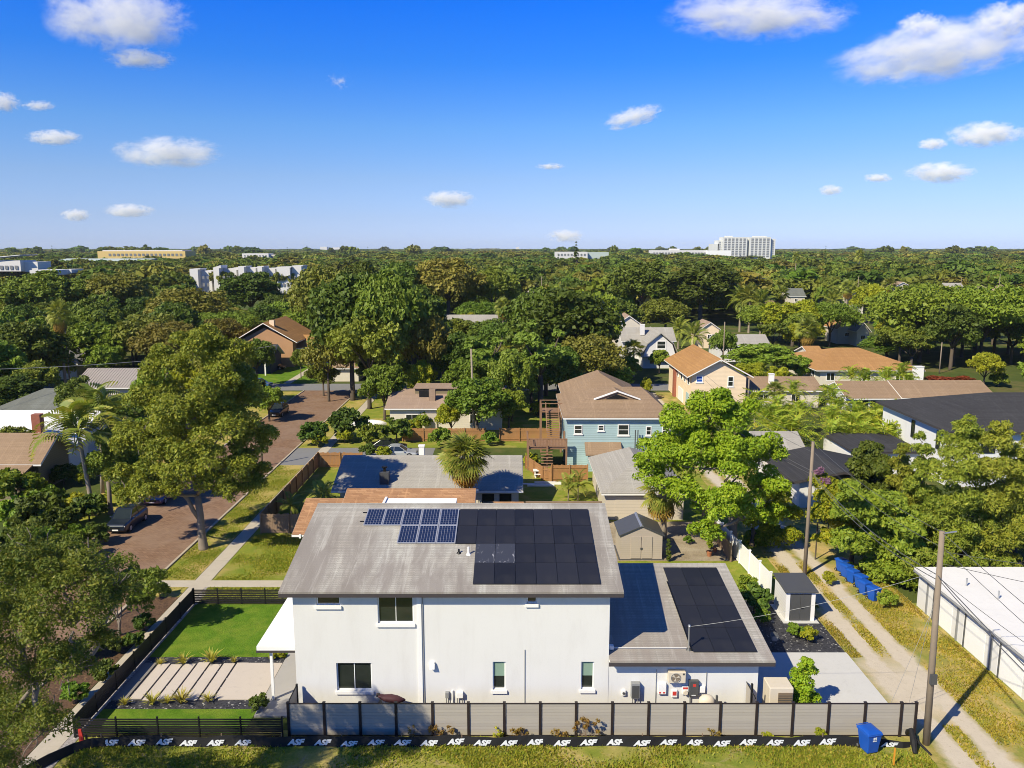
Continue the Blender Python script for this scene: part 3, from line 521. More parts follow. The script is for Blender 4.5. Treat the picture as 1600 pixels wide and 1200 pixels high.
def met(T, x0, x1, z0, z1, y):
    xc, zc = (x0 + x1) / 2, (z0 + z1) / 2 - .08; MB().tube([(xc, y - .10, zc), (xc, y + .002, zc)], .12, 16).build('meter_dial', m_ivory, T); MB().box(x0 + .04, y - .008, z1 - .14, x1 - .04, y + .002, z1 - .03).build('warning_label', m_redlab, T)
wallbox('electric_meter', 'round electric meter on white box left of the dark inverter', 'electric meter', 1065.5, 1071.5, 1075, 1084, .10, m_white, met)
wallbox('junction_box', 'small white junction box right of the dark inverter', 'junction box', 1092.5, 1071, 1101, 1080.5, .14, m_white)
def gpan(T, x0, x1, z0, z1, y): MB().box(x0 + .04, y - .01, z0 + .05, x1 - .04, y + .002, z1 - .12).build('panel_door', m_dgrey, T); MB().tube([(x0 + .1, y + .12, z0), (x0 + .1, y + .12, .1)], .03, 8).tube([(x1 - .08, y + .12, z0), (x1 - .08, y + .12, .1)], .025, 8).build('conduit', m_galv, T)
wallbox('utility_cabinet', 'tall grey utility cabinet with pipes at left end of the low wing', 'cabinet', 985.5, 1064, 998.5, 1087, .28, m_grey, gpan)
wallbox('hose_reel', 'round white hose holder with dark middle beside the grey cabinet', 'hose holder', 971, 1077, 977, 1085, .14, m_white, lambda T, x0, x1, z0, z1, y: MB().tube([((x0 + x1) / 2, y - .03, (z0 + z1) / 2), ((x0 + x1) / 2, y + .002, (z0 + z1) / 2)], .07, 12).build('hub', m_dgrey, T))
wallbox('dryer_vent', 'square white wall vent hood right of the tall downpipe', 'vent', 671.5, 1033.5, 679.5, 1043, .14, m_white, lambda T, x0, x1, z0, z1, y: MB().prism([(x0, y, z0 + .05), (x0, y - .10, z0 + .02), (x0, y, z1 - .05)], (x1 - x0, 0, 0)).build('hood', m_white, T), YW)
for a, b, s in ((696, 702, 'left'), (713.5, 724, 'right')):
    wallbox('gas_meter', 'grey meter with short pipe, left of the pair below the wall vent' if s == 'left' else 'white rounded meter box, right of the pair below the wall vent', 'meter', a, 1079.5, b, 1088, .2, m_grey if s == 'left' else m_white, lambda T, x0, x1, z0, z1, y: MB().tube([(x0 + .05, y + .1, z0), (x0 + .05, y + .1, .02)], .025, 6).tube([(x1 - .05, y + .1, z0), (x1 - .05, y + .1, .02)], .025, 6).build('pipe', m_galv, T), YW)
x, z = wx(707, 1078); MB().tube([(x, YW - .06, .02), (x, YW - .06, z)], .05, 10).build('standpipe', m_white, None, (x, YW, 0), label='white upright pipe between the two meters on the long wall', category='pipe')
# wall pipes on the wing
p = thing('wall_conduit', 'thin grey conduit running down the garage wing wall from the eave', 'conduit', (wx(1026, 1050)[0], YW, 0))
x, z = wx(1025.5, 1046); MB().tube([(x, YW - .02, .05), (x, YW - .02, z)], .016, 6).build('pipe', m_grey, p); x, z = wx(1104, 1050); MB().tube([(x, YW - .02, .9), (x, YW - .02, z)], .016, 6).build('pipe', m_grey, p); x, z = wx(1078, 1086); MB().tube([(x, YW - .05, .05), (x, YW - .05, z)], .05, 8).build('pipe', m_grey, p)
# tanks and covered things that show above the fence
zt_ = atd(1104, 1086, 38.3).z; T = thing('water_tank', 'round topped beige water tank against the garage wing wall', 'tank', (atd(1104, 1100, 38.3).x, 38.3, 0))
MB().loft([[(ORG[T.name][0] + r * math.cos(a), 38.3 + r * .72 * math.sin(a), z) for a in np.linspace(0, 2 * math.pi, 21)[:-1]] for r, z in ((.42, .03), (.44, .2), (.44, zt_ - .5), (.40, zt_ - .2), (.26, zt_ - .05), (.05, zt_))]).build('shell', m_ivory, T, smooth=True)
MB().box(ORG[T.name][0] + .46, 38.2, .02, ORG[T.name][0] + .56, 38.32, zt_).build('pump_pipe', m_dgrey, T)
T = thing('kayak', 'maroon kayak with raised tip lying behind the grey fence', 'kayak', (atd(611, 1098, 38.15).x, 38.15, 1.05)); o = ORG[T.name]
MB().loft([[(o[0] + xx, 38.15 + wy * math.cos(a), 1.22 + zz + hh * math.sin(a)) for a in np.linspace(0, 2 * math.pi, 13)[:-1]] for xx, wy, hh, zz in ((-.75, .03, .04, .47), (-.62, .14, .10, .40), (-.35, .20, .16, .28), (0, .24, .22, .24), (.35, .22, .20, .18), (.75, .04, .05, .16))]).build('hull', m_maroon, T, smooth=True); MB().box(o[0] - .74, 38.05, 1.61, o[0] - .58, 38.25, 1.72).build('grip', m_black, T)
MB().box(o[0] - .6, 37.85, .02, o[0] - .5, 38.4, 1.43).box(o[0] + .5, 37.85, .02, o[0] + .6, 38.4, 1.30).build('rack', m_dgrey, T)
# service mast and roof pipework
b0 = gp(1076, 1015); T = thing('service_mast', 'thin service mast with weatherhead standing on the garage wing roof', 'mast', tuple(b0)); tp = atd(1073, 979, b0.y)
MB().tube([b0 - Vector((0, 0, .2)), (b0.x - .02, b0.y, tp.z)], .035, 8).build('pipe', m_galv, T); MB().ell((b0.x - .02, b0.y - .04, tp.z + .05), (.08, .12, .08)).build('weatherhead', m_galv, T, smooth=True)
MB().tube([b0 - Vector((0, 0, .05)), b0 + Vector((0, 0, .10))], [.2, .06], 8).build('flashing', m_dgrey, T)
MAST = Vector((b0.x, b0.y, tp.z))
q0 = gp(955, 1014); T = thing('roof_conduit', 'white conduit and camera along the front of the garage wing roof', 'conduit', tuple(q0)); MB().tube([q0 + Vector((.05, 0, .06)), (b0.x - .1, q0.y, q0.z + .06)], .022, 6).build('pipe', m_white, T)
MB().box(q0.x - .12, q0.y - .15, q0.z + .02, q0.x + .12, q0.y + .1, q0.z + .24).build('camera_body', m_white, T, bevel=.03)

# ------------------------------------------------------------------ fences
FY = 37.1; px_posts = [451, 507, 563, 619, 676, 732, 788, 844, 900, 956.5, 1013, 1069, 1125, 1181.5, 1238, 1294, 1350.5, 1407, 1430]
fx = [atd(q, 1122, FY).x for q in px_posts]
Fn = thing('privacy_fence', 'long grey composite panel fence with dark posts in front of the white house', 'fence', (fx[0], FY, 0))
pst = MB().box(-.065, -.065, 0, .065, .065, 1.87).box(-.075, -.075, 1.87, .075, .075, 1.90).mesh('post', m_brownpost); ns = 11; sh = 1.70 / ns
slm = {}
for i, x in enumerate(fx):
    link('post', pst, Fn, (x - fx[0], 0, 0))
    if i == len(fx) - 1: break
    w_ = round(fx[i + 1] - x - .135, 2)
    if w_ not in slm: slm[w_] = (MB().box(-w_ / 2, -.014, .006, w_ / 2, .014, sh - .004).mesh('slat', m_slat), MB().box(-w_ / 2, -.03, 0, w_ / 2, .03, .045).mesh('rail', m_brownpost))
    xc = (x + fx[i + 1]) / 2 - fx[0]
    for j in range(ns): link('slat', slm[w_][0], Fn, (xc, random.Random(i * 20 + j).uniform(-.003, .003), .09 + j * sh))
    for z_ in (.045, 1.795): link('rail', slm[w_][1], Fn, (xc, 0, z_))
Gt = thing('side_gate', 'short black framed gate between the grey fence and the left house corner', 'gate', (fx[0], FY, 0))
MB().box(fx[0] + .02, FY + .08, .05, fx[0] + .06, YW - .35, .10).box(fx[0] + .02, FY + .08, 1.9, fx[0] + .06, YW - .35, 1.96).box(fx[0] + .0, YW - .34, 0, fx[0] + .1, YW - .24, 2.0).build('frame', m_black, Gt); MB().box(fx[0] + .03, FY + .09, .12, fx[0] + .05, YW - .36, 1.88).build('board_panel', m_slat, Gt)
gx_ = 12.30; Gt = thing('side_gate', 'short black framed gate between the grey fence and right end of low wing', 'gate', (gx_, FY, 0))
MB().box(gx_, FY + .1, .05, gx_ + .04, YW - .12, .10).box(gx_, FY + .1, 2.0, gx_ + .04, YW - .12, 2.05).box(gx_ - .03, FY + .72, 0, gx_ + .07, FY + .82, 2.45).build('frame', m_black, Gt); MB().box(gx_ + .01, FY + .84, .12, gx_ + .03, YW - .13, 1.98).build('board_panel', m_slat, Gt)
def slatfence(label, pts, h, nsl, mat, pm, bay=1.9, sl=.085, pw=.07, gap=None):
    T = thing('slat_fence', label, 'fence', (*pts[0], 0)); o = Vector((*pts[0], 0)); pme = MB().box(-pw / 2, -pw / 2, 0, pw / 2, pw / 2, h + .05).mesh('post', pm)
    for (ax, ay), (bx, by) in zip(pts, pts[1:]):
        d = Vector((bx - ax, by - ay, 0)); L = d.length; nb = max(1, round(L / bay)); a = math.atan2(d.y, d.x); st = L / nb
        sm = MB().box(-st / 2 + pw / 2 + .002, -.012, 0, st / 2 - pw / 2 - .002, .012, sl).mesh('slat', mat)
        for i in range(nb + 1): link('post', pme, T, Vector((ax, ay, 0)) + d * (i / nb) - o, (0, 0, a))
        for i in range(nb):
            for j in range(nsl): link('slat', sm, T, Vector((ax, ay, .06 + j * (h - .08) / nsl)) + d * ((i + .5) / nb) - o, (0, 0, a))
    return T
slatfence('black horizontal slat fence across the far edge of the front lawn', [(-22.15, 52.45), (-13.9, 52.45)], 1.12, 8, m_bslat, m_black, 1.65, .085)
slatfence('black slat fence between the front lawn and the sidewalk', [(-22.2, 37.05), (-22.2, 52.38)], 1.12, 8, m_bslat, m_black, 2.1, .118)
slatfence('black horizontal slat fence left of the grey panel fence, along dry verge', [(-22.12, 36.98), (-11.62, 36.98)], 1.12, 8, m_bslat, m_black, 2.1, .085)
# silt fence with its repeated lettering
SY = 36.35; rr = random.Random(5); T = thing('silt_fence', 'low black fabric silt fence printed with white letters along the verge', 'silt fence', (0, SY, 0))
path = [(-24.6, 31.6), (-23.2, 33.4), (-22.3, 34.8), (-21.6, 35.8), (-20.9, 36.2)] + [(x, SY + .05 * math.sin(x * 1.7)) for x in np.arange(-20, 18.6, .4)] + [(18.9, SY - .05), (19.4, SY - .16), (19.9, SY - .05), (20.3, SY + .1)]
n = len(path); top = []
for i, (x, y) in enumerate(path):
    h = .50 + .035 * math.sin(x * 1.3) + .02 * math.sin(x * 3.9 + 1); h = h - max(0, x - 17.8) * .14 if x > 17.8 else h
    top.append(h)
m = MB(); vs_ = []
for (x, y), h in zip(path, top): vs_ += [(x, y - .10, 0), (x, y - .05 - .012 * math.sin(x * 5), h * .5), (x, y, h), (x, y + .012, h), (x, y + .012, 0)]
m.add(vs_, [(5 * i + k, 5 * i + 5 + k, 5 * i + 6 + k, 5 * i + 1 + k) for i in range(n - 1) for k in range(4)]).build('fabric', m_silt, T, smooth=False)
stm = MB().box(-.02, -.02, 0, .02, .02, .62).mesh('stake', m_wood2)
for x in np.arange(-20.5, 18.5, 3.0): link('stake', stm, T, (x, .05, 0))
# letters A S F: slanted heavy capitals with a pale shadow line, built as flat print
def glyphs(o, s):
    fc = bpy.data.curves.new('lettering', 'FONT'); fc.body = 'ASF'; fc.size = s; fc.shear = .32; fc.offset = .022 * s / .4; fc.extrude = .002; fc.space_character = .98; fc.align_x = 'CENTER'
    ob = bpy.data.objects.new('lettering', fc); COL.objects.link(ob); dg = bpy.context.evaluated_depsgraph_get(); me = bpy.data.meshes.new_from_object(ob.evaluated_get(dg)); bpy.data.objects.remove(ob)
    nv = len(me.vertices); co = np.empty(nv * 3, 'f'); me.vertices.foreach_get('co', co); co = co.reshape(-1, 3)
    top_ = co[:, 1].max(); sel = co[:, 1] > top_ * 0
    co[:, 0] *= 1.16; me.vertices.foreach_set('co', co.ravel()); me.materials.clear(); me.materials.append(m_letter); me.name = 'lettering'; return me
gm_ = glyphs(None, .40)
for q in [170, 212, 254, 293, 335, 378] + [419.5 + 41.6 * i for i in range(1, 22)] + [1388]:
    p = atd(q, 1156, SY - .1); 
    if p.x > 20: continue
    tl = rr.uniform(-.06, .06)
    up = q > 1385
    link('lettering', gm_, T, (p.x, -.118 + .05 * math.sin(p.x * 1.7) + (0 if not up else -.10), .085 + rr.uniform(-.015, .02)), (R(78), tl * .6, 0), (1, rr.uniform(.86, .98) * (1 if not up else .7), 1))
# ================================================================== NEIGHBOURING HOUSES
FOOT = []                                # building footprints, kept free of trees
def house(label, x0, x1, y0, y1, cat='house', name='house', pad=1.0):
    FOOT.append((x0 - pad, x1 + pad, y0 - pad, y1 + pad)); return thing(name, label, cat, ((x0 + x1) / 2, y0, 0))
# brown shingled house right behind the white house
h = house('house with mottled orange brown shingle roof just behind the white house', -16.6, -3, 57.6, 66)
walls(h, -13.0, -3.5, 58.2, 65.6, 2.95, m_cream); gable_x(h, -13.55, -2.95, 57.5, 67.5, 3.15, 5.0, 63.4, mat=m_rmix, zb=3.7)
walls(h, -16.1, -13.0, 58.7, 65.2, 2.75, m_cream); gable_x(h, -16.75, -13.56, 58.1, 66.4, 3.0, 4.42, 62.6, mat=m_rmix, name='side_roof')
MB().box(-9.85, 59.4, 3.6, -4.35, 61.0, 4.93).build('flat_roof_section', m_white, h); MB().box(-10.05, 59.3, 3.6, -9.86, 61.05, 5.03).build('parapet', m_trim, h)
MB().box(-16.2, 58.02, 2.7, -16.05, 58.1, 3.0).build('gutter_end', m_trim, h)
# grey house behind it
h = house('long low house with pale grey shingle roof and black chimney box', -16.2, 1, 70.3, 80.5)
walls(h, -15.8, .6, 70.8, 80, 2.5, m_cream, 'x', 4.2); rf_ = gable_x(h, -16.45, 1.0, 70.1, 80.9, 2.72, 4.55, 75.8, mat=m_rgrey)
for x_ in (-2.2, -.6): window(h, x_, 70.79, .7, 1.1, 1.5, '-y', m_black, 1)
c_ = atd(601, 761, 71.2); MB().box(c_.x - .42, 71.0, 2.9, c_.x + .42, 71.9, 4.15).build('chimney', m_dgrey, rf_); MB().tube([(c_.x, 71.45, 4.15), (c_.x, 71.45, 4.5)], .14, 10).tube([(c_.x, 71.45, 4.5), (c_.x, 71.45, 4.62)], .26, 10).build('chimney_pot', m_black, rf_)
c_ = atd(659, 711, 76.2); chimney(h, c_.x, 76.2, 4.3, 5.35, .5, .5, m_white)
MB().box(1.2, 68.2, 0, 8.0, 68.32, 2.3).build('yard_wall', m_wood2, None, (1.2, 68.2, 0), label='brown board wall of the small yard right of the grey house', category='wall')
h = house('small brown shed roof beside the grey house', -2.4, 1.0, 64.2, 67.0, 'shed', 'shed', 0); walls(h, -2.2, .8, 64.5, 66.8, 2.2, m_olive); gable_x(h, -2.5, 1.05, 64.1, 67.1, 2.35, 2.95, 66.2, mat=m_rmix, trim=m_wood2)
# beige house beyond the driveway
h = house('beige house with pink tan roof and tall chimney behind wooden fence', -17, -1, 106, 118)
walls(h, -16.6, -1.4, 106.5, 117.6, 2.95, m_cream); gable_x(h, -17.2, -1.0, 106, 118, 3.1, 4.75, 112, mat=m_rtan)
MB().box(-13.6, 110.4, 4.1, -1.2, 113.8, 5.05).build('upper_wall', m_olive, h); MB().box(-13.8, 110.1, 5.055, -1.0, 114.1, 5.2).build('upper_roof', m_rtan, h); MB().box(-12.9, 109.3, 3.9, -11.5, 110.39, 4.95).build('dark_wall_block', m_black, h)  # plain black block in front of the raised wall
chimney(h, -11.0, 108.6, 3.4, 5.25, .85, .85, m_rtan, False)
window(h, -13.6, 106.49, .9, 1.7, 1.3); window(h, -9.2, 106.49, .9, 1.5, 1.3); window(h, -5, 106.49, .9, 1.5, 1.3); MB().box(-12.3, 106.3, 0, -10.2, 106.49, 2.3).build('garage_door', m_beige, h)
# teal two storey house
h = house('teal two storey house with brown hip roof and wooden deck', 6.2, 17.6, 87.5, 102.5)
walls(h, 6.2, 17.4, 87.5, 101, 5.75, m_teal); walls(h, 6.9, 15.5, 101, 108, 5.6, m_teal, name='rear_wall')
hip(h, 5.65, 18.1, 86.95, 101.6, 5.9, 8.05, (10.6, 15.5), (94.6, 94.6), mat=m_rbrown); hip(h, 6.3, 16.2, 95.5, 108.6, 6.05, 8.75, (11.2, 11.2), (101, 103.5), mat=m_rbrown, name='rear_roof')
# low vent gable in the front slope
z_ = lambda y: 5.9 + (y - 86.95) * (8.05 - 5.9) / (94.6 - 86.95)
MB().prism([(9.6, 91.3, z_(91.3) + .03), (12.2, 91.3, z_(91.3) + .95), (14.8, 91.3, z_(91.3) + .03)], (0, 3.1, 0)).build('vent_gable', m_rbrown, h)
v = MB(); 
for a, b in (((9.5, 0), (12.2, 1)), ((14.9, 0), (12.2, 1))): v.prism([(a[0], 91.1, z_(91.3) - .05), (b[0], 91.1, z_(91.3) + .92), (b[0], 91.1, z_(91.3) + 1.08), (a[0], 91.1, z_(91.3) + .1)], (0, .28, 0))
v.build('gable_trim', m_trim, h); MB().prism([(10.9, 91.22, z_(91.3) + .1), (12.2, 91.22, z_(91.3) + .6), (13.5, 91.22, z_(91.3) + .1)], (0, .07, 0)).build('vent', m_black, h)
for a, b, c, d in ((897, 910, 664, 678), (934, 944, 664, 673), (965, 983, 663, 680), (1009, 1018, 666, 680), (1034, 1044, 655, 690)):
    p0, p1 = atd(a, d, 87.5), atd(b, c, 87.5); window(h, (p0.x + p1.x) / 2, 87.49, p0.z, p1.x - p0.x, p1.z - p0.z, '-y', m_trim, 2, True, .09, horiz=True)
for z_a in (2.9, 5.55): MB().box(6.17, 87.46, z_a, 17.4, 87.497, z_a + .14).build('trim_board', m_teal, h)
p0, p1 = atd(915, 710, 85.8), atd(970, 691, 87.3); MB().prism([(p0.x, 85.7, p0.z), (p0.x + .02, 87.48, p1.z), (p0.x + .02, 87.48, p1.z - .15), (p0.x, 85.7, p0.z - .15)], (p1.x - p0.x, 0, 0)).build('awning', m_rbrown, h)
MB().box(p0.x + .3, 85.9, 0, p1.x - .2, 87.48, p0.z - .16).build('bay', m_teal, h)
for q in (992, 996): c_ = atd(q, 705, 86.9); MB().tube([(c_.x, 86.9, 2.0), (c_.x, 86.9, 4.5)], .06, 8).build('vent_pipe', m_dgrey, h)
# deck and stairs left of it
T = thing('wooden_deck', 'raised brown wooden deck with railings left of teal house', 'deck', (3.9, 87.6, 0)); dk = MB(); x0, x1, y0, y1, zd = 1.7, 6.15, 86.6, 90.4, 2.55
MB().box(x0, y0, zd - .18, x1, y1, zd).build('floor', m_deck, T)
pm_ = MB().box(-.1, -.1, 0, .1, .1, zd + 1.05).mesh('post', m_deck)
for x_, y_ in ((x0 + .1, y0 - .1), (x1 - .1, y0 - .1), (x0 + .1, y1 - .1), (x1 - .1, y1 - .1), ((x0 + x1) / 2, y0 - .1)): link('post', pm_, T, (x_ - 3.9, y_ - 87.6, 0))
MB().box(x0, y0 - .14, zd + .95, x1, y0 - .02, zd + 1.06).box(x0, y0 - .12, zd + .1, x1, y0 - .04, zd + .18).build('handrail', m_deck, T); MB().box(x0 - .03, y0, zd + .95, x0 + .1, y1, zd + 1.06).box(x0, y0, zd + .1, x0 + .06, y1, zd + .18).build('handrail', m_deck, T)
bl_ = MB().box(-.025, -.02, 0, .025, .02, .78).mesh('baluster', m_deck)
for i in range(26): link('baluster', bl_, T, (x0 + .15 + i * .165 - 3.9, y0 - .08 - 87.6, zd + .18))
for i in range(14): MB().box(4.1, 90.5 + i * .28, zd + i * .18, 5.5, 90.84 + i * .28, zd + i * .18 + .06).build('step', m_deck, T)
for x_ in (4.0, 5.5): MB().prism([(x_, 90.5, zd + .8), (x_, 94.6, zd + 3.4), (x_, 94.6, zd + 3.6), (x_, 90.5, zd + 1.0)], (.1, 0, 0)).build('stair_rail', m_deck, T)
MB().box(3.4, 94.3, zd + 2.42, 6.1, 96.5, zd + 2.55).build('landing', m_deck, T)
for x_, y_ in ((3.5, 94.4), (3.5, 96.4), (5.9, 94.4), (5.9, 96.4)): link('post', pm_, T, (x_ - 3.9, y_ - 87.6, 0), (0, 0, 0), (1, 1, 1.66))
for y_ in (94.3, 96.44): MB().box(3.4, y_, zd + 3.45, 6.1, y_ + .06, zd + 3.55).build('handrail', m_deck, T)
for i in range(9): MB().box(3.2, 84.2 + i * .27, i * .26, 4.5, 84.52 + i * .27, i * .26 + .05).build('step', m_deck, T)
# grey garage on the lane
h = house('beige garage with grey hip roof left of the bright green tree', 8.2, 15.8, 69.6, 81.8, 'garage', 'garage')
walls(h, 8.5, 15.6, 69.9, 81.6, 2.55, m_beige); hip(h, 8.05, 16.0, 69.4, 82.0, 2.7, 4.55, (11.9, 11.9), (74.2, 79), mat=m_rgrey); MB().box(9.4, 69.86, .05, 14.6, 69.895, 2.2).build('garage_door', m_beige, h)
# peach two storey house
h = house('peach two storey house with orange brown gable roof', 27, 36, 120, 138); walls(h, 27.3, 35.6, 120, 137.5, 5.3, m_peach, 'y', 7.6); gable_y(h, 26.5, 36.5, 119.3, 138.2, 5.3, 8.0, mat=m_rorange)
for a, b, c, d, gm in ((1138, 1145, 588, 604, m_glass), (1089, 1097, 587, 597.5, m_blue)):
    p0, p1 = atd(a, d, 120), atd(b, c, 120); window(h, (p0.x + p1.x) / 2, 119.99, p0.z, p1.x - p0.x + .3, p1.z - p0.z, '-y', m_white, 2, True, .12, gm, horiz=True)
for y_ in (122, 124.5, 127, 130, 133): window(h, 27.29, y_, 3.6, 1.3, 1.3, '-x', m_white, 1, False, .12)
MB().box(27.2, 121.4, .1, 27.295, 123.2, 2.3).build('door', m_teal, h); MB().box(27.2, 125.5, .1, 27.295, 129.2, 2.2).build('garage_door', m_white, h); MB().box(26.9, 131, 0, 27.29, 132.2, 5).build('red_panel', m_chim, h)
# white barn roofed house
h = house('white house with gambrel barn gable and grey roof beyond teal house', 24, 34, 163, 176); y0 = 163
gp_ = [(27, 0), (33.6, 0), (33.6, 2.7), (32.9, 4.9), (30.4, 7.0), (27.8, 4.9), (27, 2.7)]
MB().prism([(x, y0, z) for x, z in gp_], (0, 12, 0)).build('wall', m_greyw, h)
for (xa, za), (xb, zb_) in (((34.2, 2.6), (33.1, 5.0)), ((33.1, 5.0), (30.4, 7.2)), ((30.4, 7.2), (27.7, 5.0)), ((27.7, 5.0), (26.5, 2.6))): MB().prism([(xa, y0 - .5, za), (xb, y0 - .5, zb_), (xb, y0 - .5, zb_ + .22), (xa, y0 - .5, za + .22)], (0, 13, 0)).build('roof', m_rgrey, h)
MB().box(26.5, y0 - 1.4, 2.45, 34.2, y0 - .02, 2.62).build('porch_roof', m_rgrey, h); window(h, 30.6, y0 - .01, 4.0, 1.9, 1.7, '-y', m_trim, 2, True, .15, horiz=True); window(h, 29, y0 - .01, .9, 1.4, 1.3); window(h, 32, y0 - .01, .9, 1.4, 1.3)
walls(h, 23.6, 34.6, 170, 178, 5.0, m_greyw, name='rear_wall'); gable_x(h, 23.2, 35.0, 169.4, 178.6, 5.0, 7.4, mat=m_rgrey, name='rear_roof'); chimney(h, 28, 171.5, 6, 8.2, .9, .9, m_greyw)
# orange hip roofed house
h = house('wide house with orange brown hip roof beneath the broad oak', 55, 74, 142, 163); walls(h, 55.6, 73.2, 142.6, 162, 2.7, m_cream); hip(h, 54.6, 74.2, 141.8, 163, 2.85, 5.6, (62, 66.5), (152.5, 152.5), mat=m_rorange)
for x_ in (57.5, 64, 70): window(h, x_, 142.59, .8, 1.6, 1.5, '-y', m_trim, 2, False, .12)
for y_ in (146, 151, 156): window(h, 55.59, y_, .8, 1.5, 1.4, '-x', m_trim, 2, False, .12)
chimney(h, 72.4, 141.0, 0, 3.6, 1.6, 1.0, m_white)
# brown long house and its neighbour
h = house('long low grey walled house with two part brown roof and glass doors', 49, 70, 115, 124); walls(h, 49.5, 70, 115.5, 123.8, 2.65, m_greyw, 'x', 4.3); gable_x(h, 48.9, 56.9, 114.9, 124.4, 2.8, 4.6, mat=m_rbrown); gable_x(h, 56.95, 71, 114.8, 124.4, 2.9, 4.72, mat=m_rbrown, name='main_roof')
for i in range(7): window(h, 51.2 + i * 2.7, 115.49, .25, 2.3, 2.1, '-y', m_black, 2, False, .10)
window(h, 49.49, 119.5, .7, 1.3, 1.6, '-x', m_white, 2, False, .14); MB().box(49.3, 116.6, 0, 49.49, 117.6, 2.1).build('door', m_white, h)
h = house('low house with brown roof and white chimney right of peach house', 36.2, 48, 121.5, 130); walls(h, 36.8, 47.6, 122, 129.6, 2.6, m_cream, 'x', 4.0); gable_x(h, 36.3, 48.1, 121.5, 130.2, 2.8, 4.3, mat=m_rbrown); chimney(h, 40.6, 123.6, 3, 5, .7, .7, m_white); window(h, 39, 121.99, .9, 1.4, 1.2); window(h, 44, 121.99, .9, 1.4, 1.2)
# white house with charcoal hip roof
h = house('white two storey house with charcoal hip roof above the bamboo hedge', 45, 66, 79.6, 96); walls(h, 45.2, 66, 80.1, 95.5, 5.9, m_stucco); hip(h, 44.5, 67, 79.4, 96.2, 6.0, 8.6, (53, 58.5), (87.8, 87.8), mat=m_rdark, trim=m_fascia)
for x_ in (49, 54, 59): window(h, x_, 80.09, 3.6, 1.5, 1.7, '-y', m_black, 2)
for y_ in (82.6, 88): window(h, 45.19, y_, 3.4, .75, 2.0, '-x', m_black, 1)
# dark low garages across the lane
h = house('low garage with dark shingle roof and white wall behind the yellow vines', 27, 36, 73, 82.5, 'garage', 'garage', .3); walls(h, 27.4, 35.6, 73.4, 82, 2.6, m_stucco); gable_y(h, 26.5, 36.2, 72.9, 82.6, 2.7, 3.7, mat=m_rdark, trim=m_fascia)
h = house('dark flat roofed outbuilding behind the low garage', 36.4, 44, 83, 92, 'outbuilding', 'outbuilding', .3); walls(h, 36.8, 43.8, 83.4, 92, 2.9, m_stucco); hip(h, 36.5, 44.2, 83, 92.4, 3.0, 3.5, mat=m_rdark, trim=m_fascia)
h = house('small building with light grey shingle roof beside the lane', 26.6, 31.6, 83.2, 91, 'garage', 'garage', .3); walls(h, 27, 31.2, 83.6, 90.6, 2.6, m_greyw, 'x', 4.1); gable_x(h, 26.5, 31.8, 83.1, 91, 2.7, 4.35, mat=m_rgrey)
# white flat roofed garage block at the right
h = house('long white garage block with white flat roof beside the lane', 28, 44, 26, 52.4, 'garage block', 'garage_block', .2)
MB().box(28.1, 26, 0, 44, 52.2, 2.45).build('wall', m_stucco, h)
rf_ = MB().box(27.85, 25.8, 2.55, 44.2, 52.45, 2.72).build('roof', m_rwhite, h); MB().box(27.80, 25.8, 2.40, 27.98, 52.45, 2.549).box(27.98, 52.2, 2.40, 44.2, 52.40, 2.549).build('fascia', m_dgrey, rf_); MB().box(27.985, 25.9, 2.45, 44.1, 52.19, 2.548).build('roof_edge', m_trim, rf_); MB().tube([(27.78, 25.9, 2.5), (27.78, 52.3, 2.5)], .07, 8).build('gutter', m_grey, rf_)
for y_ in (50.9, 47.2, 43.6, 40, 36.4): MB().box(28.04, y_ - .09, 0, 28.097, y_ + .09, 2.395).build('pilaster', m_grey, h); MB().tube([(28.02, y_ - .9, .05), (28.02, y_ - .9, 2.4)], .045, 6).build('downpipe', m_dgrey, h)
for y_ in (49, 45.4, 41.8, 38.2): MB().box(28.075, y_ - 1.15, .06, 28.098, y_ + 1.15, 2.05).build('garage_door', m_white, h)
for p_ in ((1560, 935, .9), (1510, 915, .6)): q = at(p_[0], p_[1], 2.73); MB().tube([q, q + Vector((0, 0, .5))], .05, 8).build('vent_pipe', m_galv, h)
# left of the street
h = house('house with broad white roof and red brick chimney across the street', -66, -51, 86, 98); walls(h, -65, -50.6, 89.2, 97.5, 2.8, m_greyw); gable_x(h, -66, -50.0, 88.4, 103, 3.0, 4.9, 96, mat=m_rwhite); MB().prism([(-55.6, 86.6, 0), (-49.4, 86.6, 0), (-49.4, 86.6, 2.6), (-52.5, 86.6, 4.0), (-55.6, 86.6, 2.6)], (0, 4, 0)).build('porch', m_white, h); gable_y(h, -56.1, -48.9, 86.0, 92, 2.75, 4.3, mat=m_rwhite, name='porch_roof')
for x_ in (-54.3, -53.0, -51.7): window(h, x_, 86.59, .9, 1.05, 1.4, '-y', m_white, 2, False, .1)
c_ = atd(47, 660, 85.6); chimney(h, c_.x, 87.0, 2.5, 6.3, .95, .8, m_chim, False)
h = house('olive walled house with brown shingle gable roof beside the yellow shrub', -62, -47, 77.5, 85); walls(h, -60, -48, 78.5, 84, 3.2, m_olive, 'x', 5.2); gable_x(h, -62, -47.2, 77.6, 84.9, 3.15, 5.5, mat=m_rbrown)
walls(h, -56, -48.3, 75.6, 78.5, 2.2, m_olive, name='porch_wall'); MB().prism([(-57, 74.9, 2.3), (-57, 78.49, 3.3), (-57, 78.49, 3.15), (-57, 74.9, 2.15)], (9, 0, 0)).build('porch_roof', m_rbrown, h); window(h, -49.6, 75.59, .9, 1.0, 1.25, '-y', m_white, 2, True, .12, horiz=True)
h = house('house with grey green hip roof behind the white roofed house', -70, -56, 104, 114); walls(h, -69, -56.8, 105, 113.6, 2.9, m_cream); hip(h, -70, -55.8, 104, 114.4, 3.0, 5.3, mat=m_rgreen)
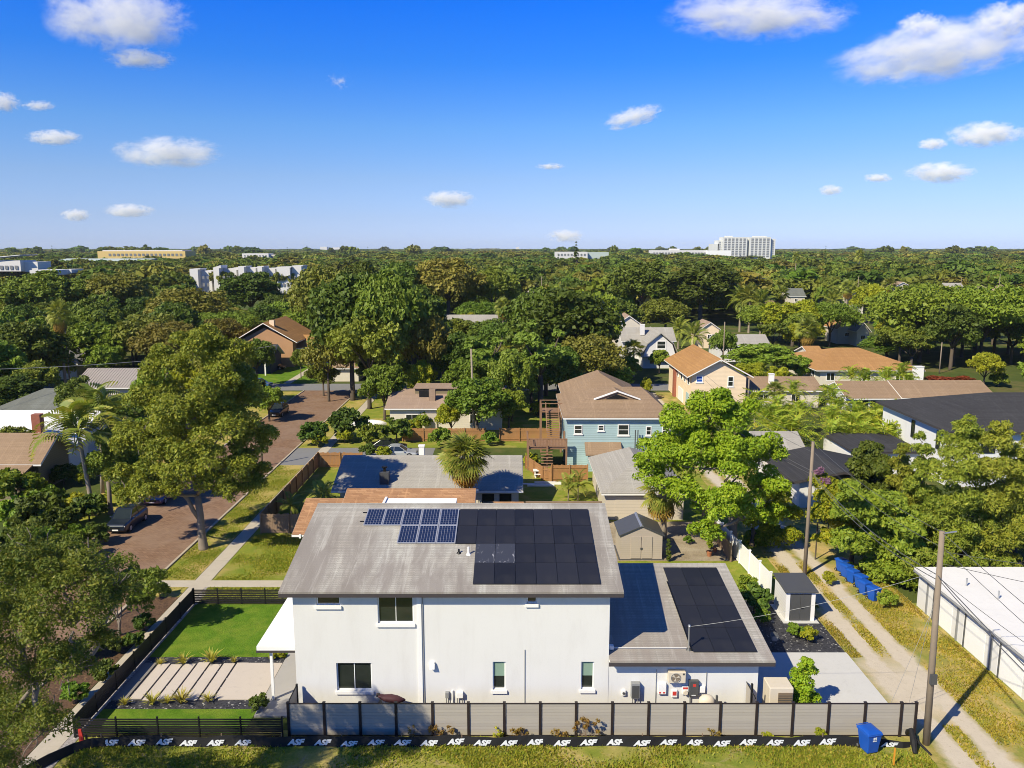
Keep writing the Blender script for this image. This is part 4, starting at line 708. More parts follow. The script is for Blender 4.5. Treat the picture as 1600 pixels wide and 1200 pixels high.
h = house('house with ribbed grey metal roof and white chimney', -69, -58, 122, 134); walls(h, -68, -58.6, 123, 133, 3, m_cream, 'x', 4.8); gable_x(h, -68.6, -58, 122.4, 133.6, 3.1, 5.3, mat=m_rmetal); chimney(h, -57.4, 124.0, 0, 6.0, .9, .9, m_white, False)
m_ = MB()
for i in range(24): m_.prism([(-68.4 + i * .45, 122.4, 3.1), (-68.4 + i * .45, 128.0, 5.3), (-68.4 + i * .45, 128.0, 5.36), (-68.4 + i * .45, 122.4, 3.17)], (.06, 0, 0))
m_.build('roof_ribs', m_rmetal, h, kind='stuff')
h = house('two storey house with orange brown cross gable roof by the corner lawn', -57, -43, 164, 182); walls(h, -57, -45.5, 165, 180, 5.2, m_rustw, 'y', 8.2); gable_y(h, -58, -44.4, 164.2, 181, 5.3, 9.3, mat=m_rorange); walls(h, -45.4, -42.2, 168, 178, 3.6, m_greyw, name='side_wall'); gable_x(h, -46, -41.6, 167.4, 178.6, 3.7, 5.9, mat=m_rorange, name='side_roof'); chimney(h, -50.0, 166.6, 6, 9.6, 1, .9, m_peach, False)
h = house('dark blue cottage with charcoal gable porch on the corner lawn', -58, -47, 154, 164); walls(h, -57.5, -47.6, 156, 163.6, 3, m_navy, 'x', 4.8); gable_x(h, -58.2, -47, 155.2, 164.1, 3.1, 5.4, mat=m_rdark); MB().prism([(-51.8, 153.4, 2.6), (-48.0, 153.4, 2.6), (-49.9, 153.4, 3.9)], (0, 3, 0)).build('porch_gable', m_navy, h); gable_y(h, -52.3, -47.5, 153, 157, 2.7, 4.25, mat=m_rdark, name='porch_roof')
for x_ in (-52, -47.9): MB().box(x_ - .12, 153.5, 0, x_ + .12, 153.75, 2.6).build('porch_column', m_white, h)
window(h, -55, 155.99, 1, 2, 1.5)
h = house('low house with grey roof right of the orange roofed house', -42, -34, 170, 180, pad=.2); walls(h, -41.5, -34.5, 171, 180, 3, m_greyw, 'x', 5); gable_x(h, -42, -34, 170.4, 180.6, 3, 5.3, mat=m_rgrey)
h = house('small house with red brown hip roof seen between the oaks', -34.5, -28, 146, 153, pad=.2); walls(h, -34, -28.5, 146.6, 152.6, 2.5, m_cream); hip(h, -34.6, -27.9, 146, 153.2, 2.6, 4.5, mat=m_rbrown)
h = house('yellowish cottage half hidden by trees far across the street', -90, -82, 148, 158, pad=.2); walls(h, -89, -82, 149, 157, 3, m_cream, 'y', 5); gable_y(h, -90, -81.4, 148.4, 158, 3, 5.2, mat=m_rgrey)
# small roofs showing above the canopy, right side far field
def far_house(label, px, py_e, px2, Y, ze, zr, mat, wm=None, kind='x', dep=9):
    a, b = atd(px, py_e, Y), atd(px2, py_e, Y); x0, x1 = a.x, b.x; ze = max(2.4, a.z) if ze is None else ze
    h = house(label, x0, x1, Y, Y + dep, pad=.5); zr = ze + zr
    if kind == 'x': walls(h, x0 + .4, x1 - .4, Y + .4, Y + dep - .4, ze - .05, wm or m_cream, 'x', zr - .3); gable_x(h, x0, x1, Y, Y + dep, ze, zr, mat=mat)
    elif kind == 'y': walls(h, x0 + .4, x1 - .4, Y + .4, Y + dep - .4, ze - .05, wm or m_cream, 'y', zr - .3); gable_y(h, x0, x1, Y, Y + dep, ze, zr, mat=mat)
    else: walls(h, x0 + .4, x1 - .4, Y + .4, Y + dep - .4, ze - .05, wm or m_cream); hip(h, x0, x1, Y, Y + dep, ze, zr, mat=mat)
    n_ = max(1, int((x1 - x0) / 4))
    for i in range(n_): window(h, x0 + (i + .5) * (x1 - x0) / n_, Y + .39, max(.8, ze - 2.1), 1.2, 1.2, '-y', m_trim, 2, False, .13)
    return h
far_house('house with grey roof behind the gambrel house trees', 1120, 540, 1205, 172, None, 2.0, m_rgrey, m_greyw)
far_house('house with tan cross gable roof behind the palm clump', 1090, 517, 1130, 196, None, 2.2, m_rtan, m_peach, 'y')
far_house('house with black roof edge above the gambrel house', 953, 497, 990, 212, None, 1.6, m_rdark, m_greyw)
far_house('house with tan gable just left of the gambrel house', 960, 509, 1006, 184, None, 2.4, m_rtan, m_cream, 'y')
far_house('low house with grey white roof behind the central trees', 690, 503, 778, 205, None, 1.5, m_rgrey, m_cream)
far_house('low house with brown flat roof left of the dark central tree', 795, 501, 824, 205, None, 1.3, m_rbrown, m_cream)
far_house('white gabled house alone amid the far canopy', 820, 463, 840, 330, None, 3, m_rgrey, m_white, 'y')
far_house('orange gabled house beyond the palm grove', 1308, 514, 1342, 205, None, 2.8, m_rorange, m_cream, 'y')
far_house('small grey gabled house next to the orange gabled house', 1338, 518, 1362, 200, None, 2.2, m_rgrey, m_cream, 'y')
far_house('house with dark green roof in the far right field', 1230, 463, 1260, 300, None, 2.8, m_rgreen, m_cream)
far_house('light blue house with white gable in the far right field', 1290, 455, 1316, 330, None, 3, m_rwhite, m_seafoam, 'y')
far_house('pale house beside the tall street pole in far right field', 1328, 470, 1352, 290, None, 3, m_rgrey, m_cream)
far_house('tan house with triple gable in far right field', 1390, 452, 1432, 330, None, 3, m_rtan, m_cream, 'y')
far_house('long white house with grey gable in far right field', 1465, 454, 1510, 335, None, 3, m_rgrey, m_white)
far_house('tan house with hip roof in far right field', 1525, 458, 1560, 320, None, 3, m_rtan, m_cream, 'hip')
far_house('pink tan house at far right behind the utility pole', 1556, 457, 1590, 325, None, 3, m_rtan, m_peach, 'hip')
far_house('red roofed house peeking between dome shaped oaks', 1004, 472, 1022, 270, None, 2.4, m_chim, m_cream, 'y')
far_house('brown roofed house under the leftmost far palm', 1200, 482, 1222, 260, None, 2.4, m_rbrown, m_cream, 'hip')
far_house('orange roofed house right under the broad oak', 1265, 556, 1292, 160, None, 1.5, m_rorange, m_cream)
# ------------------------------------------------------------------ far buildings
def block(par, px0, px1, pyt, pyb, Y, mat, dep=14, name='wall'):
    a, b = atd(px0, pyt, Y), atd(px1, pyb, Y); m = MB().box(a.x, Y, 0 if pyb is None else min(b.z, a.z - 1), b.x, Y + dep, a.z); return m.build(name, mat, par)
def farwins(par, px0, px1, pyt, pyb, Y, nx, ny, wf=.45, hf=.5, mat=None):
    a, b = atd(px0, pyt, Y), atd(px1, pyb, Y); me = MB().box(-.5, -.12, -.5, .5, 0, .5).mesh('window', mat or m_farwin); o = ORG[par.name]
    for i in range(nx):
        for j in range(ny): link('window', me, par, (a.x + (b.x - a.x) * (i + .5) / nx - o[0], Y - .01 - o[1], b.z + (a.z - b.z) * (j + .5) / ny - o[2]), (0, 0, 0), ((b.x - a.x) / nx * wf, 1, (a.z - b.z) / ny * hf))
def farb(label, px, Y, cat='building', name='building'): p = atd(px, 400, Y); FOOT.append((p.x - 2, p.x + 2, Y - 2, Y + 10)); return thing(name, label, cat, (p.x, Y, 0))
T = farb('white modern townhouse complex with slanted roof sections beyond the left trees', 385, 430, 'townhouses', 'townhouse_complex')
for a, b, t_, d in ((296, 312, 421, 0), (312, 333, 424, 4), (333, 345, 419, 0), (345, 372, 422, 6), (372, 384, 417, 2), (384, 402, 419, 6), (402, 412, 417, 0), (412, 432, 420, 5), (432, 455, 418, 0), (456, 473, 416, 3)):
    w0 = block(T, a, b, t_, 470, 430 + d, m_beton, 12); x0, x1 = atd(a, t_, 430 + d), atd(b, t_, 430 + d)
    MB().prism([(x0.x, 430 + d, x0.z), (x1.x, 430 + d, x0.z), (x1.x, 430 + d, x0.z + (1.6 if a % 2 else .5)), (x0.x, 430 + d, x0.z + .3)], (0, 10, 0)).build('roof', m_beton, T)
for a, b, n_ in ((314, 330, 2), (346, 370, 3), (386, 400, 2), (434, 453, 3), (458, 471, 2)): farwins(T, a, b, 428, 462, 429.7, n_, 3, .5, .45)
T = farb('long yellow commercial building on the horizon left', 222, 900); block(T, 152, 290, 392.5, 404, 900, m_yellow, 30); block(T, 160, 285, 391, 393, 903, m_beton, 26, 'parapet'); farwins(T, 168, 286, 395, 401, 899.7, 18, 1, .55, .6)
T = farb('long pale green roofed warehouse on the left', 155, 700); block(T, 88, 225, 408, 418, 700, m_seafoam, 40); a, b = atd(85, 408, 700), atd(228, 408, 700); MB().prism([(a.x, 699, a.z), (a.x, 720, a.z + 2), (a.x, 741, a.z), (a.x, 741, a.z - .5), (a.x, 699, a.z - .5)], (b.x - a.x, 0, 0)).build('roof', m_seafoam, T)
T = farb('white building with slanted canopy at the far left edge', 30, 480); block(T, -20, 33, 407, 424, 480, m_beton, 16); a, b = atd(-20, 403, 480), atd(34, 398, 480); MB().prism([(a.x, 478, a.z - .3), (b.x, 478, b.z - .3), (b.x, 478, b.z), (a.x, 478, a.z)], (0, 18, 0)).build('canopy_roof', m_white, T); block(T, 34, 60, 409, 425, 484, m_beton, 14, 'side_wall'); farwins(T, -10, 30, 412, 424, 479.7, 5, 1, .6, .5)
T = farb('low white industrial roofs between trees at left', 75, 440); block(T, 46, 84, 422, 430, 440, m_beton, 20); block(T, 92, 112, 421, 427, 455, m_beton, 14, 'annex')
T = farb('row of pale apartment blocks left of the horizon towers', 418, 950); block(T, 378, 420, 396, 408, 950, m_beton, 20); block(T, 420, 462, 398, 408, 955, m_cream, 20, 'annex'); farwins(T, 380, 418, 398, 404, 949.7, 8, 2, .5, .5); farwins(T, 422, 460, 399, 404, 954.7, 8, 2, .5, .5)
T = farb('pale low office building beside the tall pine', 910, 900); block(T, 868, 918, 393.5, 404, 900, m_beton, 20); block(T, 918, 951, 394, 404, 905, m_seafoam, 20, 'annex'); farwins(T, 870, 916, 395, 401, 899.7, 9, 1, .5, .5)
T = farb('long white hospital wing left of the high tower', 1065, 1250); block(T, 1018, 1105, 391, 404, 1250, m_beton, 25); block(T, 1048, 1062, 388.5, 391, 1255, m_beton, 15, 'roof_plant'); farwins(T, 1020, 1103, 393, 399, 1249.7, 18, 1, .7, .5); block(T, 1106, 1142, 391.5, 404, 1240, m_white, 25, 'annex')
T = farb('tall white balconied apartment tower on the horizon', 1165, 1300, 'tower', 'apartment_tower')
for a, b, t_, y_ in ((1113, 1122, 381, 1300), (1122, 1130, 375.5, 1300), (1130, 1166, 370.5, 1296), (1166, 1172, 372, 1304), (1172, 1203, 370.5, 1296), (1203, 1210, 373, 1300)): block(T, a, b, t_, 410, y_, m_towerw, 24)
block(T, 1134, 1145, 368.5, 370.5, 1304, m_towerw, 10, 'roof_plant'); block(T, 1178, 1198, 368.8, 370.5, 1304, m_towerw, 10, 'roof_plant')
farwins(T, 1131, 1165, 372, 402, 1295.7, 6, 11, .62, .52); farwins(T, 1173, 1202, 372, 402, 1295.7, 5, 11, .62, .52); farwins(T, 1123, 1130, 377, 400, 1299.7, 2, 8, .5, .5); farwins(T, 1203, 1209, 375, 400, 1299.7, 2, 8, .5, .5)
for a, b, t_ in ((500, 511, 385.5), (519, 531, 386.5), (806, 811, 386)): T = farb({500: 'pale tower pair left on the horizon, taller one', 519: 'pale tower pair on the horizon, lower one', 806: 'tiny lone tower right of middle on the horizon'}[a], (a + b) / 2, 4200, 'tower', 'distant_tower'); block(T, a, b, t_, 394, 4200, m_beton, 40)
# ================================================================== YARD OBJECTS
def plankfence(label, pts, h, mat, pw=.14, rails=True, cap=None, name='wood_fence', cat='fence', maxn=290, th=.02):
    T = thing(name, label, cat, (*pts[0], 0)); o = Vector((*pts[0], 0)); me = MB().box(-pw / 2 + .004, -th / 2, .04, pw / 2 - .004, th / 2, h).mesh('plank', mat); po_ = MB().box(-.06, -.06, 0, .06, .06, h + .06).mesh('post', mat); r_ = random.Random(len(label))
    tot = sum((Vector(b) - Vector(a)).length for a, b in zip(pts, pts[1:])); pw_ = max(pw, tot / maxn); me = MB().box(-pw_ / 2 + .004, -th / 2, .04, pw_ / 2 - .004, th / 2, h).mesh('plank', mat)
    for a, b in zip(pts, pts[1:]):
        d = Vector((b[0] - a[0], b[1] - a[1], 0)); L = d.length; an = math.atan2(d.y, d.x); k = int(L / pw_); nrm = Vector((-d.y, d.x, 0)).normalized()
        for i in range(k): link('plank', me, T, Vector((*a, 0)) + d * ((i + .5) / k) - o + nrm * r_.uniform(-.006, .006), (0, 0, an + r_.uniform(-.02, .02)), (1, 1, r_.uniform(.97, 1.02)))
        kp = max(1, round(L / 2.4))
        for i in range(kp + 1): link('post', po_, T, Vector((*a, 0)) + d * (i / kp) - o - nrm * .075, (0, 0, an))
        for z_ in (.35, h - .3): rl_ = MB().box(-L / 2, -.02, -.04, L / 2, .02, .04).mesh('rail', mat); link('rail', rl_, T, Vector((*a, z_)) + d / 2 - o - nrm * .04, (0, 0, an))
    return T
plankfence('cedar picket fence along the sidewalk beside the neighbour lawn', [(-21.9, 66.6), (-21.9, 87.6), (-16.9, 87.6)], 1.75, m_wood)
plankfence('cedar fence section across the shaded yard near the brown roof', [(-21.8, 66.5), (-17.0, 66.5)], 1.75, m_wood2)
plankfence('orange cedar fence in front of the beige house garage', [(-14.0, 99.9), (-3.4, 99.9)], 1.75, m_wood)
plankfence('orange cedar fence right of the leafy tree in front of dark yard', [(-1.6, 99.9), (6.0, 99.9)], 1.75, m_wood)
plankfence('orange cedar fence between the teal house and the grey garage', [(4.2, 82.0), (8.0, 82.0)], 1.85, m_wood)
plankfence('bright cedar fence left of the patio below the wooden deck', [(1.6, 87.2), (3.3, 82.6), (4.15, 82.0)], 1.5, m_wood)
plankfence('low timber fence edging the dirt yard behind the beige shed', [(17.2, 60), (17.2, 69.4)], 1.5, m_wood2, .2)
# white vinyl fence
T = thing('vinyl_fence', 'white vinyl panel fence beside the dirt yard and the lane', 'fence', (18.35, 53.6, 0)); bd = MB().box(-.02, -.49, .1, .02, .49, 1.72).mesh('panel', m_vinyl); vp = MB().box(-.065, -.065, 0, .065, .065, 1.85).mesh('post', m_vinyl); cp_ = MB().box(-.09, -.09, 1.85, .09, .09, 1.9).mesh('post_cap', m_vinyl)
for i in range(7):
    k = link('post', vp, T, (-.15 * i, i * 2.06, 0)); link('post_cap', cp_, k)
    if i < 6:
        for j in range(2): link('panel', bd, T, (-.15 * i - .075 * (j + .5), i * 2.06 + .53 + j, 0), (0, 0, R(4.1)))
        for z_ in (.12, 1.70): link('rail', MB().box(-.03, -1.0, -.04, .03, 1.0, .04).mesh('rail', m_vinyl), T, (-.15 * i - .075, i * 2.06 + 1.03, z_), (0, 0, R(4.1)))
# beige storage shed
p0 = at(967, 875); x0, x1, y0 = at(967, 875).x, at(1036, 875).x, p0.y; h_ = 2.05; T = thing('storage_shed', 'beige plastic storage shed with grey gable roof and double doors', 'shed', ((x0 + x1) / 2, y0, 0)); xm = (x0 + x1) / 2
MB().prism([(x0 + .1, y0, .08), (x1 - .1, y0, .08), (x1 - .1, y0, h_), (xm, y0, h_ + .72), (x0 + .1, y0, h_)], (0, 3.0, 0)).build('body', m_taupe, T)
for s in (-1, 1):
    a = x0 - .05 if s < 0 else x1 + .05; MB().prism([(a, y0 - .12, h_ - .06), (xm, y0 - .12, h_ + .76), (xm, y0 - .12, h_ + .83), (a, y0 - .12, h_ + .03)], (0, 3.25, 0)).build('roof_panel', m_dgrey, T)
    MB().box(xm + (.03 if s > 0 else -.86), y0 - .05, .16, xm + (.86 if s > 0 else -.03), y0 - .004, h_ - .1).build('door', m_taupe, T, bevel=.02)
    for q in range(5): MB().prism([(a + s * -.25 * (q + .4) * 1.3, y0 - .10 + .0, 0), (a, 0, 0)], (0, .01, 0)) if False else None
MB().prism([(xm - .14, y0 - .14, h_ + .77), (xm, y0 - .14, h_ + .90), (xm + .14, y0 - .14, h_ + .77)], (0, 3.3, 0)).build('ridge_strip', m_galv, T); MB().box(xm - .09, y0 - .08, .9, xm + .09, y0 - .051, 1.05).build('handle', m_dgrey, T); MB().box(x0 - .02, y0 - .05, 0, x1 + .02, y0 + 3.05, .078).build('base', m_dgrey, T)
# charcoal resin shed
x0, x1, y0, y1 = 18.15, 20.05, 49.75, 52.1; T = thing('storage_shed', 'pale and dark grey resin shed with black roof beside lane', 'shed', ((x0 + x1) / 2, y0, 0))
MB().box(x0, y0 + .06, .06, x1, y1, 2.0).build('body', m_greyw, T); MB().prism([(x0 - .15, y0 - .15, 2.06), (x0 - .15, y1 + .1, 2.30), (x0 - .15, y1 + .1, 2.42), (x0 - .15, y0 - .15, 2.18)], (x1 - x0 + .3, 0, 0)).build('roof', m_dgrey, T, bevel=.03)
MB().box(x0 + .02, y0 + .03, 2.0, x1 - .02, y1 - .02, 2.07).build('roof_trim', m_black, T)
for k, (a, b) in enumerate(((x0 + .28, (x0 + x1) / 2 - .006), ((x0 + x1) / 2 + .006, x1 - .28))): d_ = MB().box(a, y0, .1, b, y0 + .056, 1.95).build('door', m_dgrey, T, bevel=.01)
MB().box((x0 + x1) / 2 + .02, y0 - .05, .95, (x0 + x1) / 2 + .22, y0 - .002, 1.02).build('handle', m_black, T)
for a in (x0 - .01, x1 - .24): MB().box(a, y0 - .004, .06, a + .25, y0 + .058, 2.0).build('corner_post', m_trim, T)
MB().box(x0 - .2, y0 - .3, 0, x1 + .25, y1 + .2, .055).build('plinth', m_patio, T)
# condenser behind the fence
x0, x1 = atd(1198, 1090, 38.6).x, atd(1235, 1090, 38.6).x; T = thing('condenser_unit', 'pale boxy heat pump with brown louvre side behind the grey fence', 'heat pump', ((x0 + x1) / 2, 38.2, 0))
MB().box(x0, 38.2, .1, x1, 39.3, 2.02).build('body', m_ivory, T, bevel=.04); MB().box(x0 + .45, 38.17, .5, x1 - .05, 38.199, 1.75).build('coil_panel', plainbrown, T); sl_ = MB().box(x0 + .45 - (x0 + x1) / 2, -.05, 0, x1 - .05 - (x0 + x1) / 2, -.03, .02).mesh('louvre', m_dgrey)
for i in range(9): link('louvre', sl_, T, (0, 0, .55 + i * .13))
MB().box(x0 - .1, 38.1, .03, x1 + .1, 39.4, .1).build('base', m_patio, T)
# bins
def make_bin(label, loc, rz, lid_open=0, s=1.0):
    T = thing('wheeled_bin', label, 'bin', loc, None); 
    def ring(w0, d0, z, yo=0): return [(-w0, -d0 + yo, z), (w0, -d0 + yo, z), (w0, d0 + yo, z), (-w0, d0 + yo, z)]
    MB().loft([ring(.27, .28, .06), ring(.30, .33, .5, .0), ring(.345, .38, .93, .01)]).build('body', m_blue, T, (0, 0, 0), bevel=.04)
    MB().loft([ring(.37, .41, .93, .01), ring(.37, .41, .99, .01)]).build('rim', m_blue, T, (0, 0, 0), bevel=.015)
    MB().loft([ring(.36, .41, .994, .02), ring(.34, .38, 1.06, .02), ring(.20, .24, 1.10, .05)]).build('lid', m_blue, T, (0, 0, 0), bevel=.02)
    for sx in (-1, 1):
        wh = MB().tube([(sx * .25, .33, .13), (sx * .31, .33, .13)], .13, 16).build('wheel', m_tyre, T, (0, 0, 0)); MB().tube([(sx * .312, .33, .13), (sx * .318, .33, .13)], .06, 12).build('hub', m_galv, wh, (0, 0, 0))
    MB().tube([(-.30, .46, .95), (-.30, .52, 1.0), (.30, .52, 1.0), (.30, .46, .95)], .018, 6).build('handle', m_blue, T, (0, 0, 0))
    em = MB().box(-.10, -.362, .66, .10, -.352, .70).build('emblem', m_letter, T, (0, 0, 0)); MB().box(-.08, -.372, .74, -.02, -.362, .86).box(.02, -.372, .74, .08, -.362, .86).box(-.05, -.374, .80, .05, -.365, .84).build('emblem_mark', m_letter, em, (0, 0, 0))
    T.rotation_euler = (0, 0, rz); T.scale = (s, s, s); return T
p = at(1356, 1172); b1 = make_bin('blue wheeled bin standing alone on dry grass before the fence', (p.x, p.y - .05, .0), R(14), 0, 1.12)
P0, P1 = at(1357, 938), at(1309, 893); labs = ['blue bin nearest the camera in the row by the lane', 'second blue bin from the near end of the lane row', 'third blue bin from the near end of the lane row', 'fourth blue bin from the near end of the lane row', 'blue bin next to last at the far end of lane row', 'blue bin at the far end of the lane row by the hedge']
for i in range(6):
    c = copy_tree(b1); q = P0.lerp(P1, i / 5); c.location = (q.x + .25 + random.Random(i).uniform(-.12, .12), q.y, 0); c.rotation_euler = (0, 0, R(24 + random.Random(i + 7).uniform(-9, 9))); c.scale = (.95,) * 3; c['label'] = labs[i]; c['group'] = 'blue bins in a row beside the lane'
# lantern on the gravel
p = at(1209, 1010); T = thing('garden_lantern', 'small grey lantern on post standing in the black gravel bed', 'lantern', (p.x, p.y, 0)); MB().box(p.x - .06, p.y - .06, 0, p.x + .06, p.y + .06, .42).build('post', m_dgrey, T); MB().loft([[(p.x + s * r, p.y + t * r, z) for s, t in ((-1, -1), (1, -1), (1, 1), (-1, 1))] for r, z in ((.14, .42), (.2, .75), (.2, .78))]).build('glass_box', m_grey, T); MB().loft([[(p.x + s * r, p.y + t * r, z) for s, t in ((-1, -1), (1, -1), (1, 1), (-1, 1))] for r, z in ((.23, .78), (.03, .98))]).build('lantern_top', m_dgrey, T)
# pots near the vinyl fence
for i, (px, py, s) in enumerate(((1108, 869, .24), (1117, 863, .19))):
    p = at(px, py); T = thing('plant_pot', ('large' if i == 0 else 'small') + ' terracotta pot on the dirt yard beside the white vinyl fence', 'plant pot', (p.x, p.y, 0)); MB().loft([[(p.x + r * s * math.cos(a), p.y + r * s * math.sin(a), z * s) for a in np.linspace(0, 2 * math.pi, 15)[:-1]] for r, z in ((.62, .02), (.95, 1.5), (1.05, 1.55), (1.05, 1.75), (.85, 1.75), (.8, 1.5))]).build('pot_body', m_terra, T)
# kerb marker, stake, leftover silt roll
p = at(128, 1166); T = thing('marker_post', 'red painted marker leaning at left end of the black slat fence', 'marker', (p.x, p.y, 0)); MB().prism([(p.x - .10, p.y, .02), (p.x + .16, p.y, .02), (p.x + .02, p.y, .9), (p.x - .12, p.y, .9)], (0, .08, 0)).build('board', m_red, T); MB().box(p.x + .22, p.y - .03, 0, p.x + .30, p.y + .05, .6).build('foot', m_black, T)
p = at(1396, 1197); MB().box(p.x - .03, p.y - .03, 0, p.x + .03, p.y + .03, .95).build('survey_stake', m_orangestake, None, (p.x, p.y, 0), label='slim orange survey stake in the dry grass near the pole', category='stake')
T = thing('fabric_roll', 'loose end of black silt fabric slumped against the utility pole', 'fabric', (20.1, 36.1, 0)); MB().tube([(19.75, 35.6, .05), (19.85, 36.0, .45), (19.95, 36.5, .75), (20.0, 36.9, .4), (20.1, 37.2, .05)], [.10, .17, .12, .12, .08], 8).tube([(20.5, 35.5, .05), (20.2, 36.0, .3), (19.95, 36.4, .6)], [.05, .06, .05], 6).build('fabric', m_silt, T)
# patio bits by the deck, boards in the little yard
T = thing('patio_table', 'white patio table with benches below the wooden deck', 'table', (3.1, 84.0, 0)); MB().box(2.3, 83.6, .68, 3.9, 84.4, .74).build('table_top', m_white, T)
for s in (-.6, .6): MB().box(3.1 + s - .05, 83.7, 0, 3.1 + s + .05, 84.3, .68).build('leg', m_white, T)
for y_ in (83.2, 84.65): MB().box(2.4, y_, .4, 3.8, y_ + .28, .45).box(2.5, y_ + .1, 0, 2.6, y_ + .2, .4).box(3.6, y_ + .1, 0, 3.7, y_ + .2, .4).build('bench', m_white, T)
T = thing('lawn_bench', 'small pale bench on the grass right of the grey house', 'bench', (1.3, 68.9, 0)); MB().box(.9, 68.8, .42, 2.0, 69.2, .48).build('seat', m_trim, T); MB().box(.95, 68.85, 0, 1.03, 69.15, .42).build('leg', m_trim, T); MB().box(1.87, 68.85, 0, 1.95, 69.15, .42).build('leg', m_trim, T)
for i in range(3): p = at(*((833, 757), (845, 760), (856, 757))[i]); MB().box(p.x - 1.4, p.y - .1, .02 + i * .0, p.x + 1.4, p.y + .1, .1 + .1 * i).build('board', m_trim, None, (p.x, p.y, 0), label=('nearest', 'middle', 'farthest')[(1, 0, 2)[i]] + ' pale board lying in the shade beside the cedar fence', category='board')

# ------------------------------------------------------------------ cars
def car(label, loc, rz, mat, kind='suv', name='car'):
    T = thing(name, label, 'car', loc); o = (0, 0, 0); suv = kind == 'suv'; L = 2.28; W = .95; hb = 1.06 if suv else .88; ht = 1.74 if suv else 1.42
    def sec(x, w0, z0, z1): return [(x, -w0, z0 + .12), (x, -w0 * .94, z0), (x, w0 * .94, z0), (x, w0, z0 + .12), (x, w0 * .99, z1 - .12), (x, w0 * .88, z1), (x, -w0 * .88, z1), (x, -w0 * .99, z1 - .12)]
    fh = .98 if suv else .74
    body = MB().loft([sec(-L, W * .84, .38, fh * .80), sec(-L + .12, W * .95, .28, fh * .92), sec(-1.5, W, .22, fh), sec(-.95, W, .2, hb), sec(0, W, .2, hb), sec(1.2, W, .2, hb + .03), sec(L - .25, W * .97, .26, hb + .02), sec(L - .06, W * .90, .34, hb * .96), sec(L, W * .84, .42, hb * .85)]).build('body', mat, T, o, smooth=False, bevel=.03)
    xs_ = (-1.1, -.35, .9, 1.95) if suv else (-1.05, -.25, .75, 1.6); xe = (xs_[0], xs_[1], xs_[2], xs_[3])
    def ts(x, w0, z): return [(x, -w0, z), (x, w0, z)]
    a, b, c, d = xs_; w0, w1 = W * .86, W * .70; zb_, zt = hb - .01, ht
    V = [(a, -w0, zb_), (b, -w1, zt), (c, -w1, zt), (d, -w0, zb_), (a, w0, zb_), (b, w1, zt), (c, w1, zt), (d, w0, zb_)]
    MB().add(V, [(0, 3, 2, 1), (4, 5, 6, 7), (0, 1, 5, 4), (3, 7, 6, 2), (1, 2, 6, 5), (0, 4, 7, 3)]).build('glasshouse', m_glass, T, o)
    MB().loft([[(x, -w_, z), (x, w_, z), (x, w_, z + .05), (x, -w_, z + .05)] for x, w_, z in ((b - .05, w1 + .0, zt - .035), (b + .25, w1 + .02, zt), (c - .2, w1 + .02, zt), (c + .08, w1, zt - .03))]).build('roof', mat, T, o, bevel=.015)
    pil = MB()
    for s in (-1, 1):
        for (xa, wa, za), (xb, wb, zb2) in (((a, w0, zb_), (b, w1, zt)), ((d, w0, zb_), (c, w1, zt)), (((a + d) / 2 + .1, w0, zb_), ((b + c) / 2 + .1, w1, zt))): pil.tube([(xa, s * (wa + .004), za), (xb, s * (wb + .008), zb2)], .035, 5)
    pil.build('pillar', mat, T, o)
    for x in (-1.42, 1.42):
        for s in (-1, 1):
            wh = MB().tube([(x, s * (W - .20), .34), (x, s * (W + .015), .34)], .34, 20).build('wheel', m_tyre, T, o); MB().tube([(x, s * (W + .016), .34), (x, s * (W + .028), .34)], .21, 12).build('rim', m_alu, wh, o)
    for s in (-1, 1):
        MB().box(-L + .03, s * .68 - .15, fh * .68, -L + .15, s * .68 + .15, fh * .80).build('headlight', m_headl, T, o); MB().box(L - .10, s * .66 - .16, hb * .72, L - .005, s * .66 + .16, hb * .88).build('tail_light', m_redlab, T, o); MB().ell((-.78, s * (W + .10), hb + .06), (.09, .12, .08), 8, 5).build('mirror', mat, T, o)
    MB().box(-L - .012, -.42, .50, -L + .06, .42, .64).build('grille', m_black, T, o); MB().box(-L - .02, -.26, .36, -L + .05, .26, .48).build('number_plate', m_white, T, o)
    T.rotation_euler = (0, 0, rz); return T
p = at(200, 822); car('dark blue black SUV parked along the brick street edge', (p.x, p.y, .012), R(90), m_cardark)
p = at(243, 788); car('plum coloured car mostly hidden by the oak on brick street', (p.x, p.y + 1.5, .012), R(90), m_carpur, 'sedan')
p = at(436, 648); car('black SUV in tree shade at the far end of the brick street', (p.x, p.y, .012), R(88), m_carblk)
p = at(606, 704); car('black sedan parked sideways at the end of the grey driveway', (p.x, p.y, .018), R(178), m_carblk, 'sedan')
p = at(622, 714); car('silver car parked in front of the black sedan', (p.x, p.y, .018), R(182), m_carsil, 'sedan')
p = at(405, 604); car('blue car at the far street corner beside the lawn', (p.x, p.y, .014), R(170), m_carblue, 'sedan')
p = at(437, 577); car('dark car in the shade beside the navy cottage porch', (p.x - 1, p.y, .010), R(175), m_carblk, 'sedan')
T = thing('covered_boat', 'white covered boat beside the leafy bank on the driveway', 'boat', (*at(577, 668).xy, 0)); o = ORG[T.name]
MB().loft([[(o[0] + x, o[1] + w_ * math.cos(a), .5 + hh * math.sin(a)) for a in np.linspace(0, 2 * math.pi, 11)[:-1]] for x, w_, hh in ((-2.4, .5, .3), (-1.2, .85, .55), (.4, .85, .6), (1.6, .55, .5), (2.4, .05, .2))]).build('cover', m_trim, T, smooth=True); MB().box(o[0] - 1.8, o[1] - .5, 0, o[0] - 1.6, o[1] + .5, .3).box(o[0] + .6, o[1] - .5, 0, o[0] + .8, o[1] + .5, .3).build('trailer', m_dgrey, T)

